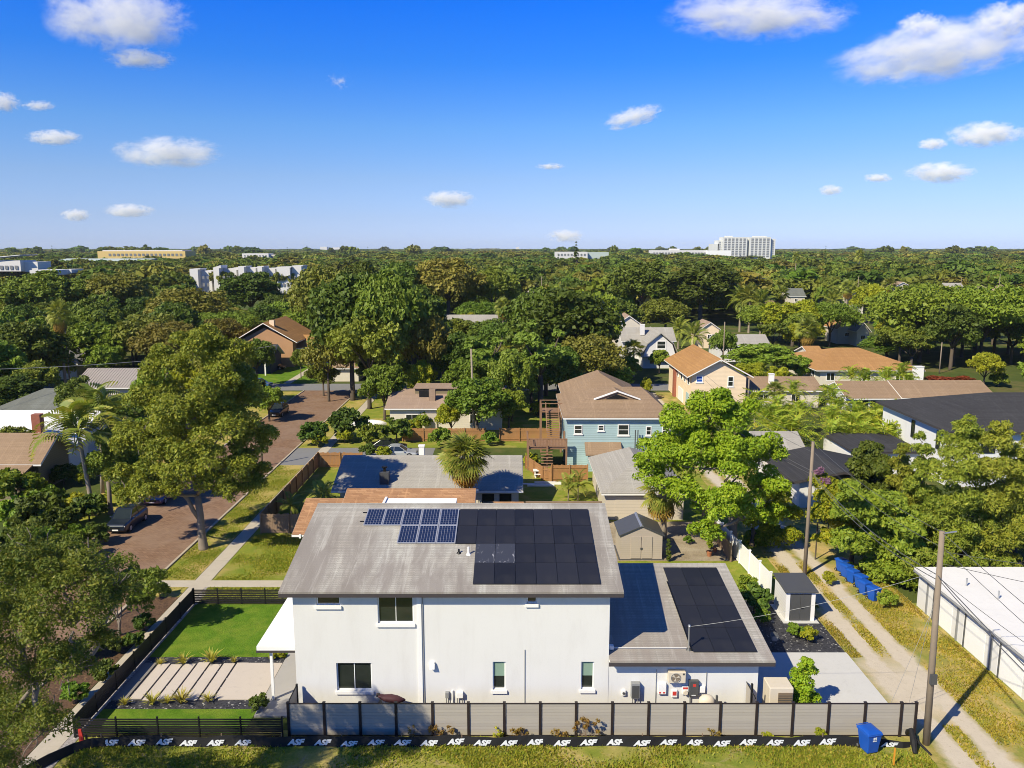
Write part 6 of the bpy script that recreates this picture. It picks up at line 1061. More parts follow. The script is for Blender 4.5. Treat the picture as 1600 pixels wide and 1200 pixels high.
# ------------------------------------------------------------------ middle distance, tree by tree
MT = [('dark', 548, 520, 128, 62, 'dark leaning oak left of the leafy bank, behind the brick street', 82), ('oak', 610, 520, 124, 60, 'tall dark oak with twin trunk behind the beige house yard', 85), ('oak_b', 660, 560, 126, 48, 'olive oak behind the roof of the beige house', 60), ('oak_b', 505, 470, 175, 55, 'yellow topped oak above the orange roofed house', 45), ('dark', 560, 470, 170, 50, 'dark tree behind the twin trunk oak', 50),
 ('pine', 765, 570, 122, 45, 'light feathery tree right of the slim bare pole', 70), ('pine', 845, 560, 116, 48, 'bright feathery tree beside the dark central mass', 75), ('dark', 890, 545, 138, 78, 'largest dark green tree in the middle', 85), ('dark', 835, 520, 142, 55, 'dark green tree left in the central mass', 60), ('mid', 925, 500, 150, 50, 'mid green tree at the right top of central mass', 45), ('oak', 800, 600, 112, 38, 'shady tree right of the beige house', 45), ('mid', 745, 640, 101.5, 48, 'glossy leafy tree at right end of the beige house', 50), ('lime', 705, 655, 102, 22, 'small bright leafy tree before the beige house wall', 28),
 ('dark', 1095, 465, 255, 62, 'dark dome shaped oak in the centre right canopy', 50), ('dark', 1005, 455, 262, 50, 'dark oak left of the dome shaped one', 42), ('oak', 1040, 500, 215, 40, 'olive tree in front of the dome shaped oak', 30), ('flat', 1440, 520, 172, 88, 'broad flat topped oak with dark shade below, left half', 62), ('flat', 1535, 525, 168, 85, 'broad flat topped oak at right, beside its twin', 66), ('mid', 1385, 555, 175, 40, 'lower oak at the left foot of the broad oaks', 30), ('mid', 1188, 562, 148, 52, 'low wide rounded tree right of the peach roof', 24), ('lime', 1240, 505, 200, 46, 'yellow green tree left of the orange gabled house', 36), ('lime', 1360, 470, 260, 26, 'yellow leafed tree left of the broad oak top', 26), ('lime', 1175, 580, 138, 26, 'pale shrubby tree behind the peach house', 14), ('mid', 1030, 580, 156, 16, 'small round green tree by the lane left of peach house', 15), ('lime', 1540, 570, 140, 24, 'yellow green tree at right beyond the brown roof', 20),
 ('dark', 392, 468, 255, 48, 'dark round oak before the white townhouses', 38), ('oak_b', 230, 545, 150, 62, 'wide green tree behind the ribbed metal roof', 48), ('mid', 160, 545, 148, 55, 'bright green tree right of the skirted palm', 42), ('dark', 45, 560, 128, 60, 'dark tree left of the skirted palm', 50), ('dark', 20, 630, 112, 50, 'dark tree mass at the left edge behind the roofs', 40), ('oak_b', 300, 500, 190, 62, 'olive tree behind the tall oak top', 44), ('oak', 70, 470, 215, 62, 'broad oak in the far left canopy', 40), ('oak_b', 175, 470, 225, 58, 'broad yellowish oak in the far left canopy', 38), ('mid', 440, 500, 215, 30, 'green tree behind the orange gable ridge', 28), ('oak', 470, 580, 150, 14, 'small tree by the corner lawn path', 16), ('mid', 240, 610, 105, 36, 'green tree hanging over the white chimney house', 34), ('lime', 85, 570, 140, 26, 'yellow green shrub below the skirted palm', 20), ('mid', 420, 640, 112, 26, 'leafy street tree shading the black SUV', 36), ('dark', 120, 620, 100, 30, 'dark tree beside the grey green roof', 26),
 ('oak', 1130, 545, 165, 22, 'small tree by the thin pole behind peach roof', 26), ('oak_b', 700, 450, 240, 60, 'olive brown oak in the middle canopy', 40), ('dark', 620, 450, 235, 45, 'dark oak behind the yellow topped one', 34), ('oak', 770, 455, 250, 42, 'oak over the grey white far roof', 32), ('mid', 980, 590, 146, 20, 'shady tree beside lane left of the gambrel house', 24), ('lime', 1010, 615, 128, 9, 'red leafed shrub like tree by peach house lane', 9), ('mid', 1210, 560, 160, 24, 'green tree behind low wide rounded tree', 22)]
MT += [('oak', 575, 555, 121, 62, 'oak with dark trunks right behind the leafy driveway bank', 62), ('dark', 645, 500, 152, 58, 'dark oak in second row above the beige house', 45), ('oak_b', 512, 572, 127, 40, 'olive tree leaning over the far end of brick street', 46), ('mid', 600, 605, 113, 36, 'rounded green tree at the left corner of beige house', 36), ('oak', 715, 535, 180, 42, 'oak in front of the low grey white far roof', 34), ('dark', 765, 530, 176, 36, 'dark oak in front of low grey white far roof, right', 28), ('oak_b', 700, 570, 138, 40, 'olive oak above the beige house ridge', 36), ('oak', 505, 600, 132, 26, 'small oak at the cross street corner', 30), ('dark', 590, 592, 136, 34, 'dark tree beside the red brown hip roof', 34), ('dark', 830, 605, 119, 44, 'dark shade tree behind the cedar fence by the deck', 48), ('dark', 872, 590, 124, 40, 'dark tree just behind the left end of teal house', 44), ('mid', 795, 645, 107, 32, 'green tree between the beige house and the dark shade', 36), ('oak', 205, 660, 100, 36, 'oak behind the white roofed house by the tall palms', 40), ('mid', 232, 690, 92, 30, 'green tree left of the tall spreading oak', 36), ('dark', 255, 640, 108, 40, 'dark tree behind the tall spreading oak', 40), ('oak', 400, 560, 140, 30, 'oak in front of the navy cottage', 26), ('oak_b', 350, 590, 122, 44, 'olive street tree behind the tall spreading oak', 46), ('oak', 55, 600, 118, 34, 'oak behind the grey green roof at left', 30), ('mid', 735, 600, 118, 40, 'light green tree left of the slim bare pole', 40), ('lime', 660, 590, 122, 22, 'yellowish small tree above the beige roof', 26), ('mid', 960, 600, 134, 30, 'tree right behind the rear roof of teal house', 26), ('oak', 920, 560, 140, 40, 'oak at the foot of the dark central mass, right', 34)]
for k, px, py, Y, r, lb, ry in MT + [('oak', 30, 720, 84, 40, 'leafy tree rising beside the olive house roof', 38), ('mid', 200, 700, 84, 34, 'green tree between the white porch and the tall oak', 34)]: tree_px(k, px, py, Y, r, lb, ry)
PT = [('skirt', 92, 492, 132, 24, 'tall fan palm with long golden skirt at left'), ('skirt', 786, 480, 200, 20, 'fan palm with orange skirt in the middle canopy'), ('fan', 640, 440, 240, 15, 'small fan palm in the middle canopy behind oaks'), ('feather', 1158, 470, 235, 26, 'tall feathery palm, left of three near the dome oak'), ('feather', 1172, 466, 232, 26, 'tall feathery palm, middle of three near the dome oak'), ('feather', 1190, 474, 228, 26, 'tall feathery palm, right of three near the dome oak'), ('fan', 990, 546, 152, 22, 'yellowish fan palm in front of the gambrel house'), ('skirt', 1262, 515, 178, 26, 'drooping palm with golden skirt near the grey roofs'), ('feather', 1300, 470, 255, 22, 'feathery palm left of the tall far pole'), ('skirt', 1325, 450, 290, 17, 'golden palm beside the tall far pole'), ('fan', 1244, 404, 420, 8, 'lone tall thin palm in the far right canopy'), ('fan', 1343, 400, 420, 9, 'second lone tall palm in the far right canopy'), ('skirt', 1220, 460, 285, 18, 'golden palm near the dark green far roof'), ('feather', 1060, 515, 195, 24, 'palm among bushes right of the gambrel house'), ('feather', 1085, 525, 180, 26, 'leaning palm among bushes above the peach roof'), ('skirt', 1390, 445, 300, 16, 'palm left of the tan triple gable house'), ('skirt', 690, 545, 135, 14, 'dry skirted palm hidden in the central trees'), ('fan', 1210, 610, 112, 20, 'palm by the brown roof with white chimney')]
for k, px, py, Y, r, lb in PT: palm_px(k, px, py, Y, r, lb)
# ------------------------------------------------------------------ filler trees of the canopy, each a tree of its own (nearest ones), kept off houses, streets and sight lines
KEEP = [(1358, 452, 1600, 592, 160), (1035, 412, 1155, 515, 240), (470, 440, 690, 600, 115), (800, 470, 980, 640, 112), (1138, 535, 1240, 580, 146), (300, 412, 478, 462, 430), (0, 396, 120, 440, 480), (1220, 440, 1262, 476, 300), (1286, 440, 1356, 476, 290), (1384, 438, 1600, 466, 318), (818, 452, 842, 466, 330), (690, 492, 826, 510, 205), (960, 488, 1008, 520, 184), (982, 505, 1062, 580, 163), (1035, 540, 1175, 640, 120), (1240, 544, 1455, 600, 142), (1300, 590, 1540, 645, 115), (1172, 582, 1296, 620, 122), (1300, 500, 1364, 532, 198), (1118, 520, 1206, 545, 172), (1088, 500, 1130, 520, 196), (350, 495, 475, 600, 154), (395, 560, 500, 700, 150), (1000, 460, 1024, 476, 270), (600, 590, 800, 690, 106), (50, 600, 125, 650, 104), (155, 570, 235, 615, 122), (1140, 360, 1215, 408, 1300), (440, 500, 475, 530, 170), (525, 560, 560, 592, 146), (1000, 540, 1035, 640, 118), (1265, 525, 1295, 548, 160)]
kinds = ['oak', 'oak_b', 'dark', 'mid', 'oak', 'oak_b', 'flat', 'lime', 'pine', 'open', 'dark']
lbl = {'oak': 'broad dull green oak amid the dense canopy beyond the houses', 'oak_b': 'broad olive yellow oak amid the dense canopy beyond the houses', 'dark': 'rounded very dark tree amid the dense canopy beyond the houses', 'mid': 'rounded fresh green tree amid the dense canopy beyond the houses', 'flat': 'wide flat topped tree amid the dense canopy beyond the houses', 'lime': 'small yellow green tree amid the dense canopy beyond the houses', 'pine': 'tall loose light tree amid the dense canopy beyond the houses', 'open': 'thin open crowned tree amid the dense canopy beyond the houses'}
FILL = []; g = random.Random(12); placed = [(o.location.x, o.location.y, 4.0) for o in COL.objects if o.get('category') in ('tree', 'palm tree')]; nfill = 0
def clear(x, y, rc, zt, zb=0):
    for (a, b, c, d) in FOOT:
        if a - rc * .6 < x < b + rc * .6 and c - rc * .6 < y < d + rc * .6: return False
    if y < 146 and -38 < x < -25.5 and y < 140: return False
    if 135.5 < y < 146 and -62 < x < 30: return False
    if 19 < x < 28 and y < 160: return False
    if -62 < x < -36 and 143 < y < 168: return False
    cx, cy0, zc = proj(x, y, zt); rp = rc * FPX / zc; cy1 = proj(x, y, zb)[1]
    for (x0, y0, x1, y1, Y) in KEEP:
        if y < Y and cx + rp * .8 > x0 and cx - rp * .8 < x1 and cy0 < y1 and cy1 > y0: return False
    return True
FAR0 = 265
for row in range(400):
    y = 100 + row * .62 + g.uniform(0, 3)
    if y > FAR0: break
    for _ in range(9):
        x = g.uniform(-.72, .72) * y * 1.02; k = g.choice(kinds); P_ = PR[k]; s = g.uniform(.75, 1.2); rc = P_['r'] * s
        if y < 122 and -22 < x < 28: continue
        if abs(x) / (y + 4) > .70: continue
        if not clear(x, y, rc, P_['h'] * s): continue
        if any((x - a) ** 2 + (y - b) ** 2 < (.62 * (rc + c)) ** 2 for a, b, c in placed): continue
        placed.append((x, y, rc)); nfill += 1; FILL.append(place(P_, lbl[k], x, y, 0, s, s * g.uniform(.85, 1.12), g.uniform(0, 6.28), 'trees of the dense canopy beyond the houses', 'tree', 'tree'))
        if nfill >= 225: break
    if nfill >= 225: break
print('filler trees', nfill, 'to', y)
LM = [(385, 440, 'the white townhouses'), (410, 520, 'the orange cross gable'), (395, 555, 'the navy cottage'), (100, 625, 'the grey green roof'), (190, 590, 'the ribbed metal roof'), (92, 500, 'the tall skirted palm'), (735, 495, 'the low grey white roof'), (810, 503, 'the brown flat roof'), (890, 540, 'the dark central mass'), (1020, 550, 'the gambrel house'), (983, 505, 'the tan gable'), (1105, 590, 'the peach house'), (1160, 535, 'the long grey far roof'), (1345, 565, 'the orange hip roof'), (1325, 515, 'the orange gabled house'), (1095, 465, 'the dome shaped oak'), (1480, 520, 'the broad oaks'), (1245, 465, 'the dark green far roof'), (1300, 455, 'the light blue house'), (1410, 455, 'the tan triple gable'), (1490, 455, 'the long white far house'), (830, 460, 'the lone white gable'), (1174, 470, 'the three tall palms'), (700, 625, 'the beige house'), (500, 470, 'the yellow topped oak'), (30, 420, 'the white canopy building'), (545, 580, 'the red brown hip roof'), (640, 440, 'the small fan palm'), (1420, 620, 'the two part brown roof')]
adj = {'oak': 'broad dull green oak', 'oak_b': 'broad olive yellow oak', 'dark': 'rounded dark tree', 'mid': 'rounded fresh green tree', 'flat': 'wide flat topped tree', 'lime': 'small yellow green tree', 'pine': 'tall loose light tree', 'open': 'thin open crowned tree'}
bag = {}
for o in FILL:
    x, y, zc = proj(o.location.x, o.location.y, 7); lx, ly, nm = min(LM, key=lambda q: (q[0] - x) ** 2 + ((q[1] - y) * 1.6) ** 2); dx, dy = x - lx, (y - ly) * 1.6
    side = ('right of ' if dx > 0 else 'left of ') if abs(dx) > abs(dy) else ('below ' if dy > 0 else 'above '); bag.setdefault((o['key'], side, nm), []).append((math.hypot(dx, dy), o))
ORD = ['nearest', 'second', 'third', 'fourth', 'fifth', 'sixth', 'seventh', 'eighth', 'ninth', 'tenth', 'eleventh', 'twelfth', 'thirteenth', 'fourteenth']
for (k, side, nm), L in bag.items():
    for i, (_, o) in enumerate(sorted(L, key=lambda q: q[0])): o['label'] = (ORD[min(i, 13)] + ' ' if len(L) > 1 else '') + adj[k] + ' ' + side + nm + ' in the canopy'
# ------------------------------------------------------------------ bushes and garden plants
BU = [('darkbush', 490, 682, 26, 'rounded bush at the kerb left of the grey driveway'), ('gold', 498, 690, 16, 'light leafy bush by the kerb near the driveway'), ('darkbush', 545, 668, 34, 'dark shrub bank at the street corner of driveway'), ('gold', 538, 684, 16, 'yellow green shrub on the lawn edge by the driveway'), ('bush', 580, 684, 24, 'green shrub left of the black sedan'), ('darkbush', 620, 676, 26, 'dark shrub behind the black sedan'), ('gold', 645, 672, 18, 'light shrub at left end of the orange cedar fence'), ('bush', 690, 690, 24, 'shrub growing over the cedar fence'), ('gold', 600, 710, 15, 'flowering shrub beside the silver car, left'), ('darkbush', 575, 706, 15, 'low shrub beyond the grey roof ridge'), ('gold', 830, 722, 16, 'yellow green shrub under the wooden deck'), ('gold', 845, 640, 16, 'olive shrub beside the deck stairs'), ('bush', 765, 688, 15, 'small shrub right of the stout fan palm'), ('gold', 875, 736, 9, 'tiny yellow shrub on the patio by teal wall'),
 ('bush', 28, 770, 44, 'tall glossy bush against the olive house wall'), ('darkbush', 140, 800, 30, 'dark shrub between the palm trunk and the SUV'), ('darkbush', 60, 812, 44, 'broad dark shrub in the middle of the left garden'), ('bush', 105, 862, 34, 'green bush by the kerb below the SUV'), ('darkbush', 150, 838, 24, 'dark low shrub at the kerb beside the SUV bumper'), ('bush', 10, 905, 44, 'leafy bush under the sparse tree at left edge'), ('darkbush', 45, 880, 40, 'dark hedge piece beneath the sparse tree top'), ('bush', 190, 770, 20, 'low green shrub behind the SUV roof'), ('gold', 160, 785, 14, 'pale shrub by the slim street tree trunk'), ('bush', 30, 812, 40, 'large leafed bush at left edge before the olive house'), ('bush', 75, 790, 34, 'leafy bush left of the golden shrub'), ('darkbush', 95, 818, 34, 'dark shrub below the golden shrub'), ('gold', 118, 792, 24, 'golden yellow shrub beside the palm trunk'), ('darkbush', 15, 860, 36, 'dark hedge by the street at left edge'), ('bush', 60, 850, 34, 'green hedge by the street before the olive house'), ('bush', 120, 842, 26, 'low hedge left of the dark blue SUV'), ('darkbush', 100, 745, 22, 'dark shrub below the white porch windows'), ('bush', 65, 770, 20, 'green shrub at the foot of the olive house wall'), ('gold', 130, 750, 14, 'yellowish shrub right of the white porch'),
 ('darkbush', 212, 1002, 17, 'dark shrub on the mulch strip by the lawn fence, upper'), ('darkbush', 165, 1052, 22, 'dark shrub on the mulch strip by the lawn fence, lower'), ('bush', 120, 1085, 24, 'green shrub on the mulch strip beside the sidewalk end'), ('darkbush', 140, 1015, 24, 'dark shrub on the kerb mulch below the sparse tree'), ('bush', 95, 1035, 28, 'green shrub on the kerb mulch below the sparse tree'), ('bush', 1244, 988, 16, 'small grey green bush on black gravel, left of two'), ('gold', 1262, 994, 16, 'small grey green bush on black gravel, right of two'), ('darkbush', 1178, 940, 30, 'green shrub between the garage wing and pale shed'), ('bush', 1165, 915, 18, 'green shrub right behind the garage wing roof'), ('bush', 1190, 965, 16, 'low shrub beside the resin shed wall'), ('gold', 1281, 1147, 12, 'round green shrub in front of the grey fence, near the bin'), ('gold', 1199, 1153, 10, 'low yellow green shrub at the foot of the grey fence'), ('darkbush', 175, 1010, 18, 'dark shrub outside the lawn fence on the pebbles'), ('gold', 197, 1005, 12, 'yellow shrub outside the lawn fence'), ('darkbush', 225, 975, 18, 'dark shrub by the fence near the multi stemmed tree'), ('gold', 160, 1000, 12, 'golden low shrub under the multi stemmed tree'), ('darkbush', 405, 1100, 17, 'dark shrub left of the porch floor'), ('gold', 440, 1025, 8, 'yellow shrub under the porch roof, right'), ('gold', 426, 1027, 8, 'yellow shrub under the porch roof, left'), ('darkbush', 250, 925, 16, 'bush at the far corner of the lawn fence'),
 ('gold', 1295, 905, 14, 'grassy yellow shrub by the lane pole foot'), ('bush', 1385, 938, 18, 'green shrub right of the nearest lane bin'), ('gold', 1330, 892, 14, 'shrub hanging over the lane bins'), ('bush', 1075, 845, 9, 'small weed shrub on the dirt yard'), ('darkbush', 400, 612, 20, 'dark bush by the blue corner car'), ('bush', 1250, 580, 26, 'pale shrub bank left of the orange hip roof'), ('gold', 1215, 592, 22, 'pale yellow shrubs behind the brown roof'), ('darkbush', 920, 642, 12, 'x'), ('rust', 1480, 588, 20, 'row of rust red shrubs under the broad oaks'), ('bush', 1560, 596, 16, 'green shrub right of the rust red shrubs'), ('bush', 660, 660, 20, 'shrub in front of the beige house windows'), ('gold', 625, 655, 14, 'light shrub at left corner of the beige house')]
rb = leafmesh('crown', clumps([(0, 0, .9, 1.1), (1.4, .2, .8, 1.0), (-1.4, -.2, .8, .9)], 7, .45, 51), 2600, .16, L_RUST, 52)
p = atd(1283, 738, 60.5); T = thing('flowering_shrub', 'purple flowering branch above the yellow vines by the lane pole', 'shrub', (p.x, 60.5, 0)); MB().tube([(p.x, 60.5, 0), (p.x, 60.5, p.z)], [.06, .02], 6).build('stem', m_barkd, T); link('blossom', leafmesh('blossom', clumps([(p.x, 60.5, p.z, .45), (p.x + .3, 60.5, p.z - .7, .4)], 6, .5, 4), 600, .09, L_PURP, 5, org=ORG[T.name]), T)
for k, px, py, rpx, lb in BU:
    if lb == 'x': continue
    p = at(px, py + rpx * .55)
    if k == 'rust': T = thing('shrub', lb, 'shrub', (p.x, p.y, 0)); link('crown', rb, T, (0, 0, 0), (0, 0, 0), (2.0, 1.0, .8)); continue
    s = rpx * mpp(p.y, .5) / 1.6; place(PR[k], lb, p.x, p.y, 0, s, s * 1.05, None, None, 'shrub', 'shrub')
# tall feathery shrub on the patio and the slim cypress
def stack(label, px, pyb, pyt, wpx, leaf, n, size, name, cat, seed, taper=.5):
    b = at(px, pyb); zt = atd(px, pyt, b.y).z; r = wpx * mpp(b.y) / 2; T = thing(name, label, cat, (b.x, b.y, 0)); g_ = random.Random(seed); L = []
    for i in range(9): u = i / 8; q = r * (1 - taper * u) * .75; L.append((b.x + g_.uniform(-.3, .3) * r, b.y + g_.uniform(-.3, .3) * r, .25 + (zt - .35) * u, max(.10, q)))
    MB().tube([(b.x, b.y, 0), (b.x, b.y, zt * .8)], [.06, .02], 6).build('trunk', m_barkd, T); link('crown', leafmesh('crown', clumps(L, 8, .45, seed), n, size, leaf, seed, .4, up=.5, org=ORG[T.name]), T)
stack('tall loose green shrub on the patio behind the grey fence', 1252, 1112, 1030, 56, L_LIME, 13000, .075, 'tall_shrub', 'shrub', 61, .5)
stack('slim dark cypress beside the beige storage shed', 1044, 877, 842, 9, L_DARK, 2200, .07, 'cypress', 'cypress', 62, .5)
stack('thin young tree by the terracotta pots', 1109, 858, 838, 9, L_MID, 900, .10, 'young_tree', 'tree', 63, .3)
stack('tall dark pine standing above the horizon canopy', 900, 404, 378, 9, L_DARK, 900, 1.6, 'pine_tree', 'pine', 64, .8) if False else place(PR['cone'], 'tall dark pine standing above the horizon canopy', atd(900, 400, 640).x, 640, 0, 2.2, 1.70, 0, None, 'pine_tree', 'pine')
place(PR['cone'], 'dark pointed pine left of the tall one by pale office', atd(872, 400, 660).x, 660, 0, 1.1, 1.15, 1, None, 'pine_tree', 'pine')
for i, (px, h_) in enumerate(((480, 27.5), (449, 26), (1290, 27), (575, 26.5), (82, 27.5), (345, 25))): place(PR['cone'], ('pointed dark pine just left of the horizon towers', 'lower pointed pine above the pale apartment blocks', 'pointed pine on the horizon right of the tall tower', 'pointed pine on the horizon right of the small towers', 'pointed pine on the horizon above the green warehouse', 'small pointed pine on horizon between yellow building and apartments')[i], atd(px, 395, 720).x, 720, 0, .9, h_ / 18, i, None, 'pine_tree', 'pine')
# striped flax, spiky and fountain shaped
fb = []
gq = np.random.default_rng(3)
for i in range(46):
    a = gq.uniform(0, 6.28); tl = gq.uniform(.25, 1.15); L_ = gq.uniform(.5, .75); c_, s_ = math.cos(a), math.sin(a); w_ = .028
    P_ = [(0, 0), (L_ * .5 * math.sin(tl), L_ * .6 * math.cos(tl * .8)), (L_ * math.sin(tl) * 1.15, L_ * .95 * math.cos(tl))]
    for (r0, z0), (r1, z1), w0, w1 in ((P_[0], P_[1], w_, w_), (P_[1], P_[2], w_, .004)): fb += [(r0 * c_ - s_ * w0, r0 * s_ + c_ * w0, z0), (r0 * c_ + s_ * w0, r0 * s_ - c_ * w0, z0), (r1 * c_ + s_ * w1, r1 * s_ - c_ * w1, z1), (r1 * c_ - s_ * w1, r1 * s_ + c_ * w1, z1)]
flax = quadmesh('leaf_spray', np.array(fb), L_FLAX)
for px, py, s, lb in ((287, 1038, 1.0, 'striped spiky plant above the paver walk, left large one'), (331, 1036, 1.25, 'striped spiky plant above the paver walk, largest'), (251, 1039, .6, 'small yellow spiky plant at left end of upper gravel strip'), (366, 1036, .6, 'small yellow spiky plant right in upper gravel strip'), (238, 1102, 1.05, 'striped spiky plant below the paver walk, left'), (283, 1100, 1.2, 'striped spiky plant below the paver walk, right and largest'), (262, 1100, .7, 'greener spiky plant between two striped ones'), (325, 1097, .8, 'green spiky plant below walk, rightmost'), (195, 1103, .7, 'yellow spiky plant at the dark paver end')):
    p = at(px, py); link('flax_plant', flax, None, (p.x, p.y, .02), (0, 0, px * .37), (s * 1.1,) * 3, label=lb, category='plant')
# weeds along the fence
def weed(label, px, wpx, h, leaf, n, seed):
    p = atd(px, 1150, 36.75); T = thing('weed_tuft', label, 'weed', (p.x, 36.75, 0)); g_ = np.random.default_rng(seed); w_ = wpx * .0325 / 2; bl = [(p.x + g_.uniform(-w_, w_), 36.75 + g_.uniform(-.2, .2), g_.uniform(.3, 1) * h, .12 * w_ + .05, .1, .12) for _ in range(14)]; tk = MB()
    for q in bl: tk.tube([(p.x + (q[0] - p.x) * .3, 36.75, 0), q[:3]], [.010, .005], 4, False)
    tk.build('stems', m_wood2, T); link('foliage', leafmesh('foliage', bl, n, .05, leaf, seed, org=ORG[T.name], depth=.8), T)
for a in (('dry brown weeds at the fence below the gas meters', 690, 38, .75, L_WEED, 420, 1), ('pale dry weeds before the middle of the grey fence', 812, 34, .6, L_WEED, 380, 2), ('short dry weeds left of the tallest dry clump', 873, 26, .6, L_WEED, 260, 3), ('tallest brown dry weed clump along the grey fence', 915, 42, 1.1, L_WEED, 800, 4), ('green weed growing over the white lettering', 776, 18, .6, L_YEL, 200, 5), ('thin dry weed below the low wing of house', 1116, 16, .55, L_WEED, 140, 6), ('thin wispy weed left along the grey fence', 645, 14, .7, L_WEED, 90, 7)): weed(*a)
# grass blades on the verge and along the lane: too many to count
def blades(name, n, x0, x1, y0, y1, s, mat, seed, keep=None):
    g_ = np.random.default_rng(seed); x = g_.uniform(x0, x1, n * 2); y = g_.uniform(y0, y1, n * 2); f = np.sin(x * .9 + 1.7 * np.sin(y * .6)) + np.sin(y * 1.3 + x * .37) + g_.normal(size=2 * n) * .7; k = f > -.2
    if keep is not None: k &= keep(x, y)
    x, y = x[k][:n], y[k][:n]; n = len(x); a = g_.uniform(0, 6.28, n); h = s * g_.uniform(.5, 1.4, n); dx = np.cos(a); dy = np.sin(a); w_ = .035 * g_.uniform(.6, 1.5, n); lx = g_.normal(size=n) * h * .5; ly = g_.normal(size=n) * h * .5; z = np.full(n, .008)
    V = np.stack([np.stack([x - dx * w_, y - dy * w_, z], 1), np.stack([x + dx * w_, y + dy * w_, z], 1), np.stack([x + lx + dx * w_ * .3, y + ly + dy * w_ * .3, z + h], 1), np.stack([x + lx - dx * w_ * .3, y + ly - dy * w_ * .3, z + h], 1)], 1).reshape(-1, 3)
    o = link(name, quadmesh(name, V, mat)); o['kind'] = 'stuff'; return o
blades('grass', 42000, -21.5, 20.3, 30, 36.9, .10, L_BLADE, 1); blades('grass', 11000, 24.3, 27.9, 34, 56, .10, L_DRY, 2); blades('grass', 4000, 22.3, 23.1, 34, 60, .08, L_DRY, 3, lambda x, y: (y < 38) | (y > 45)); blades('grass', 3500, 20.5, 21.2, 45, 62, .09, L_DRY, 4); blades('grass', 9000, -4, 20.2, 30, 36.3, .09, L_DRY, 8); blades('grass', 9000, -26.5, -23.8, 53.6, 90, .09, L_BLADE, 5, lambda x, y: ((y < 55.1) | (y > 56.5)) & (y < 88.3)); blades('grass', 9000, -22.2, -16.8, 53, 66, .08, L_BLADE, 6, lambda x, y: (y < 55.1) | (y > 56.5))
# ------------------------------------------------------------------ the far wood: one mass to the horizon
g = np.random.default_rng(77); PTS = []
Y = FAR0
def far_ok(x, y, h):
    for (a, b, c, d) in FOOT:
        if a - 4 < x < b + 4 and c - 4 < y < d + 4: return False
    cx, cy0, zc = proj(x, y, h); rp = 4.5 * FPX / zc
    for (x0, y0, x1, y1, YY) in KEEP:
        if y < YY and cx + rp > x0 and cx - rp < x1 and cy0 < y1 - 3: return False
    return True
while Y < 6500:
    st = 7.4 if Y < 600 else 7.4 * (Y / 600) ** 1.0; n_ = int(1.42 * Y / st)
    for i in range(n_):
        x = (i + .5 - n_ / 2) * st + g.uniform(-.45, .45) * st; y = Y + g.uniform(-.5, .5) * st; sc_ = st / 7.4 * float(g.choice([.6, .8, .95, 1.15, 1.45, 1.9], p=[.15, .25, .25, .18, .12, .05])) * g.uniform(.9, 1.1); h = g.uniform(.7, 1.2) * (.8 + .25 * sc_ * 7.4 / st)
        hh = min(10.5 * h, 19.5 if g.random() > .03 else 23)
        if Y > 900: hh = min(hh * 1.15, 20 if g.random() > .06 else 23.5)
        if 1100 < Y < 3000 and g.random() < .008: hh = g.uniform(24.5, 27)
        if far_ok(x, y, hh): PTS.append((x, y, sc_, hh))
    Y += st * (.95 if Y < 900 else 1.3)
print('far trees', len(PTS))
far_coll = bpy.data.collections.new('far_tree_kinds')
for i, (rx, rz, lf, n, sz) in enumerate(((5, 4, L_FAR, 420, .85), (5.2, 3.4, L_FAR, 420, .85), (4.6, 4.4, L_FAR, 380, .85), (5.4, 3.6, L_OAK2, 380, .9), (4.6, 4, L_DARK, 360, .85), (4.0, 3.8, L_MID, 340, .8))):
    gg = np.random.default_rng(i + 5); L = []
    for j in range(11): a = 2.399 * j + gg.uniform(-.3, .3); u = (j + .5) / 11; zz = 1 - 1.2 * u; q = math.sqrt(max(0, 1 - zz * zz)); L.append((rx * .66 * q * math.cos(a), rx * .66 * q * math.sin(a), 11 - rz + rz * .66 * zz, rx * gg.uniform(.3, .46)))
    me = leafmesh('far_tree', clumps(L, 3, .5, i), n * 2, sz, lf, i + 40, .6); o = bpy.data.objects.new('far_tree', me); far_coll.objects.link(o)
me = bpy.data.meshes.new('distant_wood'); me.from_pydata([(x, y, 0) for x, y, s, h in PTS], [], []); 
for nm, vals in (('sc', [v for x, y, s, h in PTS for v in (s, s, h / 11)]),): at_ = me.attributes.new(nm, 'FLOAT_VECTOR', 'POINT'); at_.data.foreach_set('vector', vals)
wood = link('distant_wood', me); wood['kind'] = 'stuff'; wood['label'] = 'continuous dark green tree canopy reaching to the horizon'
ng = bpy.data.node_groups.new('distant_wood', 'GeometryNodeTree'); ng.interface.new_socket('Geometry', in_out='INPUT', socket_type='NodeSocketGeometry'); ng.interface.new_socket('Geometry', in_out='OUTPUT', socket_type='NodeSocketGeometry')
N = ng.nodes.new; gi, go = N('NodeGroupInput'), N('NodeGroupOutput'); ip = N('GeometryNodeInstanceOnPoints'); ci = N('GeometryNodeCollectionInfo'); ci.inputs['Collection'].default_value = far_coll; ci.inputs['Separate Children'].default_value = True; ci.inputs['Reset Children'].default_value = True
na = N('GeometryNodeInputNamedAttribute'); na.data_type = 'FLOAT_VECTOR'; na.inputs['Name'].default_value = 'sc'; rv = N('FunctionNodeRandomValue'); rv.data_type = 'FLOAT_VECTOR'; rv.inputs['Max'].default_value = (0, 0, 6.28)
K = ng.links.new; K(gi.outputs[0], ip.inputs['Points']); K(ci.outputs[0], ip.inputs['Instance']); ip.inputs['Pick Instance'].default_value = True; K(rv.outputs[0], ip.inputs['Rotation']); K(na.outputs[0], ip.inputs['Scale']); K(ip.outputs[0], go.inputs[0])
wood.modifiers.new('scatter', 'NODES').node_group = ng
